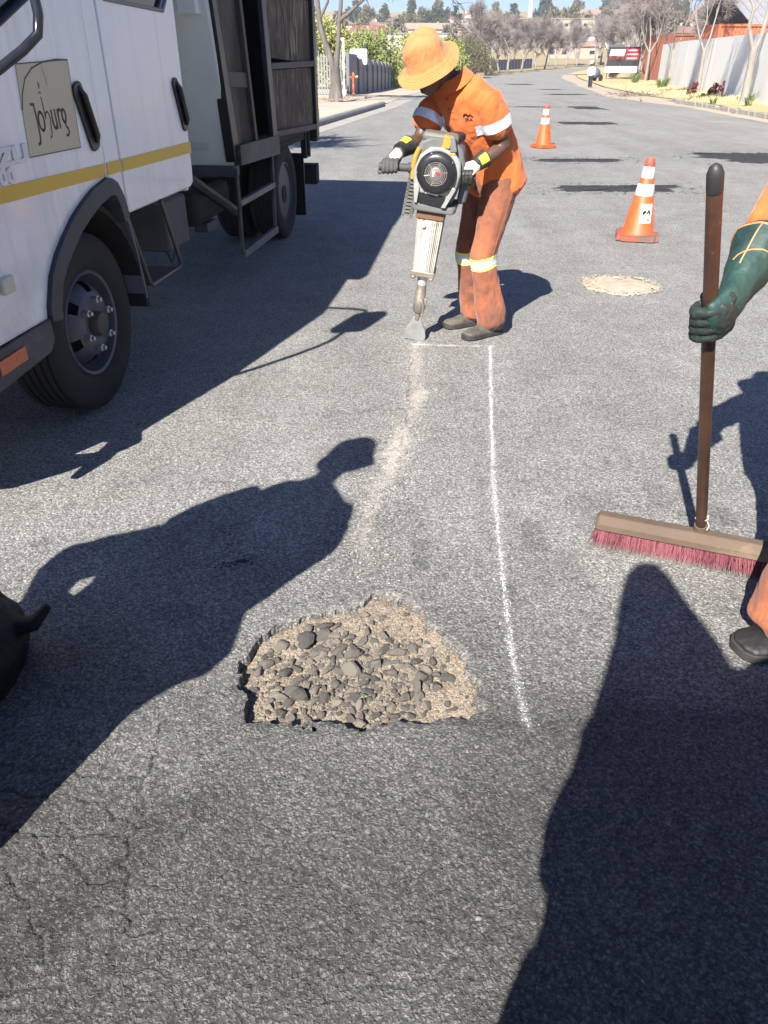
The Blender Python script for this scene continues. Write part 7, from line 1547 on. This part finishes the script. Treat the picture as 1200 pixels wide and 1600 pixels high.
# black sack at the left edge
sk_ = thing('sack', 'black sack with orange print standing in shadow at the left edge', 'sack', (-1.245, 1.71, 0))
mb = MB(); ell(mb, [((0, 0, .02), .17, .20), ((.0, 0, .10), .19, .22), ((-.01, 0, .18), .165, .19), ((-.03, 0, .24), .12, .14), ((-.05, .01, .285), .08, .09)], (1, 0, 0), n=24); me = fuse(mb, .009, 3); wrinkle(me, .016, 7, 2); wrinkle(me, .006, 20, 3)
blkp = M('black_plastic', (.005, .005, .006), (.009, .009, .009), 9, .55, 0, .5, 30, .01, spec=.2); so3 = link(me, 'bag', blkp, sk_, 180)
mb = MB(); ell(mb, [((.06, .06, .16), .05, .05), ((.15, .05, .15), .036, .028), ((.215, .06, .155), .034, .022), ((.245, .10, .185), .022, .013)], (0, 1, 0)); link(fuse(mb, .005, 2), 'folded_ear', blkp, sk_, 180)
bvs = BVHTree.FromObject(so3, bpy.context.evaluated_depsgraph_get()); dv = V(-.35, .8, -.25).normalized(); ex = V(.8, .35, 0).normalized(); ey = V(0, 0, 1)
for k, (a, b) in enumerate([(.06, .10), (.09, .12), (.115, .14), (.075, .07), (.10, .085)]):
    mm_ = MB(); mm_.prism(blob(0, 0, .016, .012, k + 3, 12, .5), (0, 0, 0), NX, NY, NZ, .0001); m0 = mm_.mesh('p', False); co = getco(m0); out = []
    for p in co:
        w_ = V(a, -.0, b) + ex * p[0] + ey * p[1]; h = bvs.ray_cast(w_ - dv * .5, dv, 1); out.append(tuple(h[0] - dv * .002 if h[0] else w_))
    setco(m0, np.array(out)); link(m0, 'orange_print', M('orange_ink', (.50, .16, .03), (.6, .2, .04), 20, .7), so3, 0)
# passers-by far up the road
def walker(x, y, z_, rz, label, sh_m, tr_m, step=.12, sc=1.0):
    c, s = math.cos(rz), math.sin(rz); T_ = lambda p: (x + p[0] * c - p[1] * s, y + p[0] * s + p[1] * c, z_ + p[2]); D_ = lambda p: (p[0] * c - p[1] * s, p[0] * s + p[1] * c, 0)
    j = dict(pelvis=(0, 0, .96), waist=(0, 0, 1.12), chest=(0, .02, 1.36), neck=(0, .04, 1.50), head=(0, .07, 1.63), sl=(-.2, .02, 1.42), sr=(.2, .02, 1.42), el=(-.25, .04, 1.15), er=(.25, -.02, 1.15), wl=(-.25, .14, .92), wr=(.25, .06, .92), hl=(-.09, 0, .92), hr=(.09, 0, .92), kl=(-.09, step, .50), kr=(.09, -step * .4, .50), al=(-.09, step * 1.2, .115), ar=(.09, -step * 1.6, .125))
    j = {k: T_(v) for k, v in j.items()}; j['tl'] = j['tr'] = D_((0, 1, 0))
    return person(label, j, (x, y, z_), D_((0, 1, 0)), sh_m, tr_m, .022, sleeve=1.0)
walker(17.0, 72.5, prof(72.5) + .02, R(-18), 'man in a white shirt and dark trousers walking away along the road edge', C_WSH, C_NAVY)
walker(42.0, 180, prof(180) + .05, R(160), 'tiny far figure in white at the bend of the road', C_WSH, C_NAVY, .08)
# ================================================================== CONES
m_co = M('cone_orange', (.56, .075, .015), (.62, .10, .022), 5, .5, 0, .1, c3=(.44, .09, .04), p3=.62); m_cb = M('cone_base_dirty', (.30, .075, .042), (.22, .08, .055), 7, .75, 0, .6, c3=(.14, .09, .07), p3=.56); m_cw = M('cone_white', (.50, .49, .48), (.58, .57, .56), 9, .35, 0, .1, c3=(.52, .50, .48), p3=.68); m_ct = M('cone_tip', (.50, .07, .035), (.44, .08, .05), 8, .6)
def cone(label, x, y, rz, h=.725, worn=1.0, tilt=(0, 0)):
    t = thing('traffic_cone', label, 'cone', (x, y, prof(y) + .008), rz, 'orange traffic cones along the lane'); t.rotation_euler = (tilt[0], tilt[1], rz)
    rad = lambda z_: .150 + (.036 - .150) * (z_ - .05) / (h - .05)
    MB().lathe([(rad(.05) + .02, .045), (rad(.05), .06), (rad(h), h - .004), (rad(h) - .006, h), (rad(h) - .012, h - .01)], 40, caps=False).build('cone_body', m_co, t, 60)
    for za, zb, m, nm in ((.40 * h / .725, .505 * h / .725, m_cw, 'white_band'), (.555 * h / .725, .655 * h / .725, m_cw, 'white_band'), (.655 * h / .725, h - .003, m_ct, 'cone_tip')):
        MB().lathe([(rad(za) + .0015, za), (rad(za) + .0028, za + .002), (rad(zb) + .0028, zb - .002), (rad(zb) + .0015, zb)], 40, caps=False).build(nm, m, t, 60)
    b = bmesh.new(); bmesh.ops.create_cube(b, size=1); bmesh.ops.scale(b, vec=(.40, .40, .045), verts=b.verts); bmesh.ops.translate(b, vec=(0, 0, .0265), verts=b.verts)
    bmesh.ops.bevel(b, geom=[e for e in b.edges if abs(e.verts[0].co.z - e.verts[1].co.z) > .01], offset=.045, segments=3, affect='EDGES'); bmesh.ops.subdivide_edges(b, edges=b.edges[:], cuts=4, use_grid_fill=True)
    me = bpy.data.meshes.new('base'); b.to_mesh(me); b.free(); co = getco(me); a = fbm(co + x, 9, 2, 7) - .5; co[:, 2] = np.maximum(co[:, 2] + a * .035 * worn * np.hypot(co[:, 0], co[:, 1]) / .2, .002); co[:, :2] *= (1 + .10 * worn * (fbm(co + 3 * y, 6, 2, 5) - .5))[:, None]; setco(me, co)
    link(me, 'base', m_cb if worn > .5 else m_co, t, 60, .004)
    # sticker with the road agency mark
    if worn > .5:
        st_ = []; n = 8; a0 = math.radians(-90) - rz
        def on(u, z_, off): a = a0 + u / rad(z_); return V(math.cos(a) * (rad(z_) + off), math.sin(a) * (rad(z_) + off), z_)
        mb = MB(); us = np.linspace(-.058, .058, n + 1); vs = [on(u + .018, z_, .0022) for z_ in (.165, .335) for u in us]; mb.add(vs, [(i, i + 1, n + 2 + i, n + 1 + i) for i in range(n)]); sk = mb.build('sticker', M('sticker_white', (.76, .75, .73), (.8, .8, .78), 20, .5), t, 60, fix=False)
        fig = MB(); fig.prism([(-.044, .02), (-.034, .05), (-.012, .062), (-.002, .030), (.012, .060), (.028, .062), (.046, .02), (.028, .018), (.018, .040), (.006, .012), (-.012, .036), (-.022, .018)], (0, 0, 0), NX, NY, NZ, .0001); m1 = fig.mesh('p', False)
        tx = text_mesh('JRA', .052, 0, .001)
        for m0, dz in ((m1, .222), (tx, .195)):
            bb = bmesh.new(); bb.from_mesh(m0); bmesh.ops.triangulate(bb, faces=bb.faces); bb.to_mesh(m0); bb.free()
            co = getco(m0); setco(m0, np.array([tuple(on(p[0] + .018, p[1] + dz, .0034)) for p in co])); link(m0, 'print', C_INK, sk, 0)
    return t
cone('worn orange traffic cone with a white sticker standing nearer on the right', 2.50, 7.92, R(-14), worn=1.0, tilt=(R(.8), R(1.2)))
cone('clean orange traffic cone farther up the lane behind the worker', 3.07, 16.35, R(20), worn=.25)
# loose kerbside stones
for i, (x, y, s) in enumerate([(10.7, 26.5, .05), (10.9, 31.2, .06), (10.4, 35.2, .07), (11.0, 37.4, .06), (10.6, 38.2, .05)]):
    o = bpy.data.objects.new('loose_stone', ROCKS[i]); COL.objects.link(o); o.location = (x, y, prof(y) + s * .3); o.scale = (s, s * .8, s * .6); o.rotation_euler = (0, 0, i)
    tag(o, ['small stone on the shoulder below the kerb', 'stone on the shoulder just past the kerb end', 'stone on the dirt shoulder near the brush pile', 'larger stone at the road edge left of the brush pile', 'little stone beyond the brush pile at the road edge'][i], 'stone')
# bare tree behind the truck, seen only by its shadow on the road
T, C_ = branchy(88, 9, .2, (4, 3, 3, 3), 5, .5, .02, .3, 6)
own_tree(-5.4, 13.0, .1, T, C_, bark2, twd, 'bare tree on the left pavement hidden behind the truck')
# ================================================================== AIR
hm_b = bpy.data.materials.new('haze'); hm_b.use_nodes = True; q = hm_b.node_tree; q.nodes.clear()
ov = q.nodes.new('ShaderNodeOutputMaterial'); pv = q.nodes.new('ShaderNodeVolumePrincipled'); pv.inputs['Density'].default_value = .0006; pv.inputs['Color'].default_value = (.92, .94, .97, 1); pv.inputs['Anisotropy'].default_value = .2
q.links.new(pv.outputs[0], ov.inputs['Volume'])
hz = MB().bb(-640, 740, -130, 940, -3.2, 58).build('haze', hm_b, None, 0); hz['kind'] = 'stuff'; hz['label'] = 'thin dry air haze over the street and hillside'
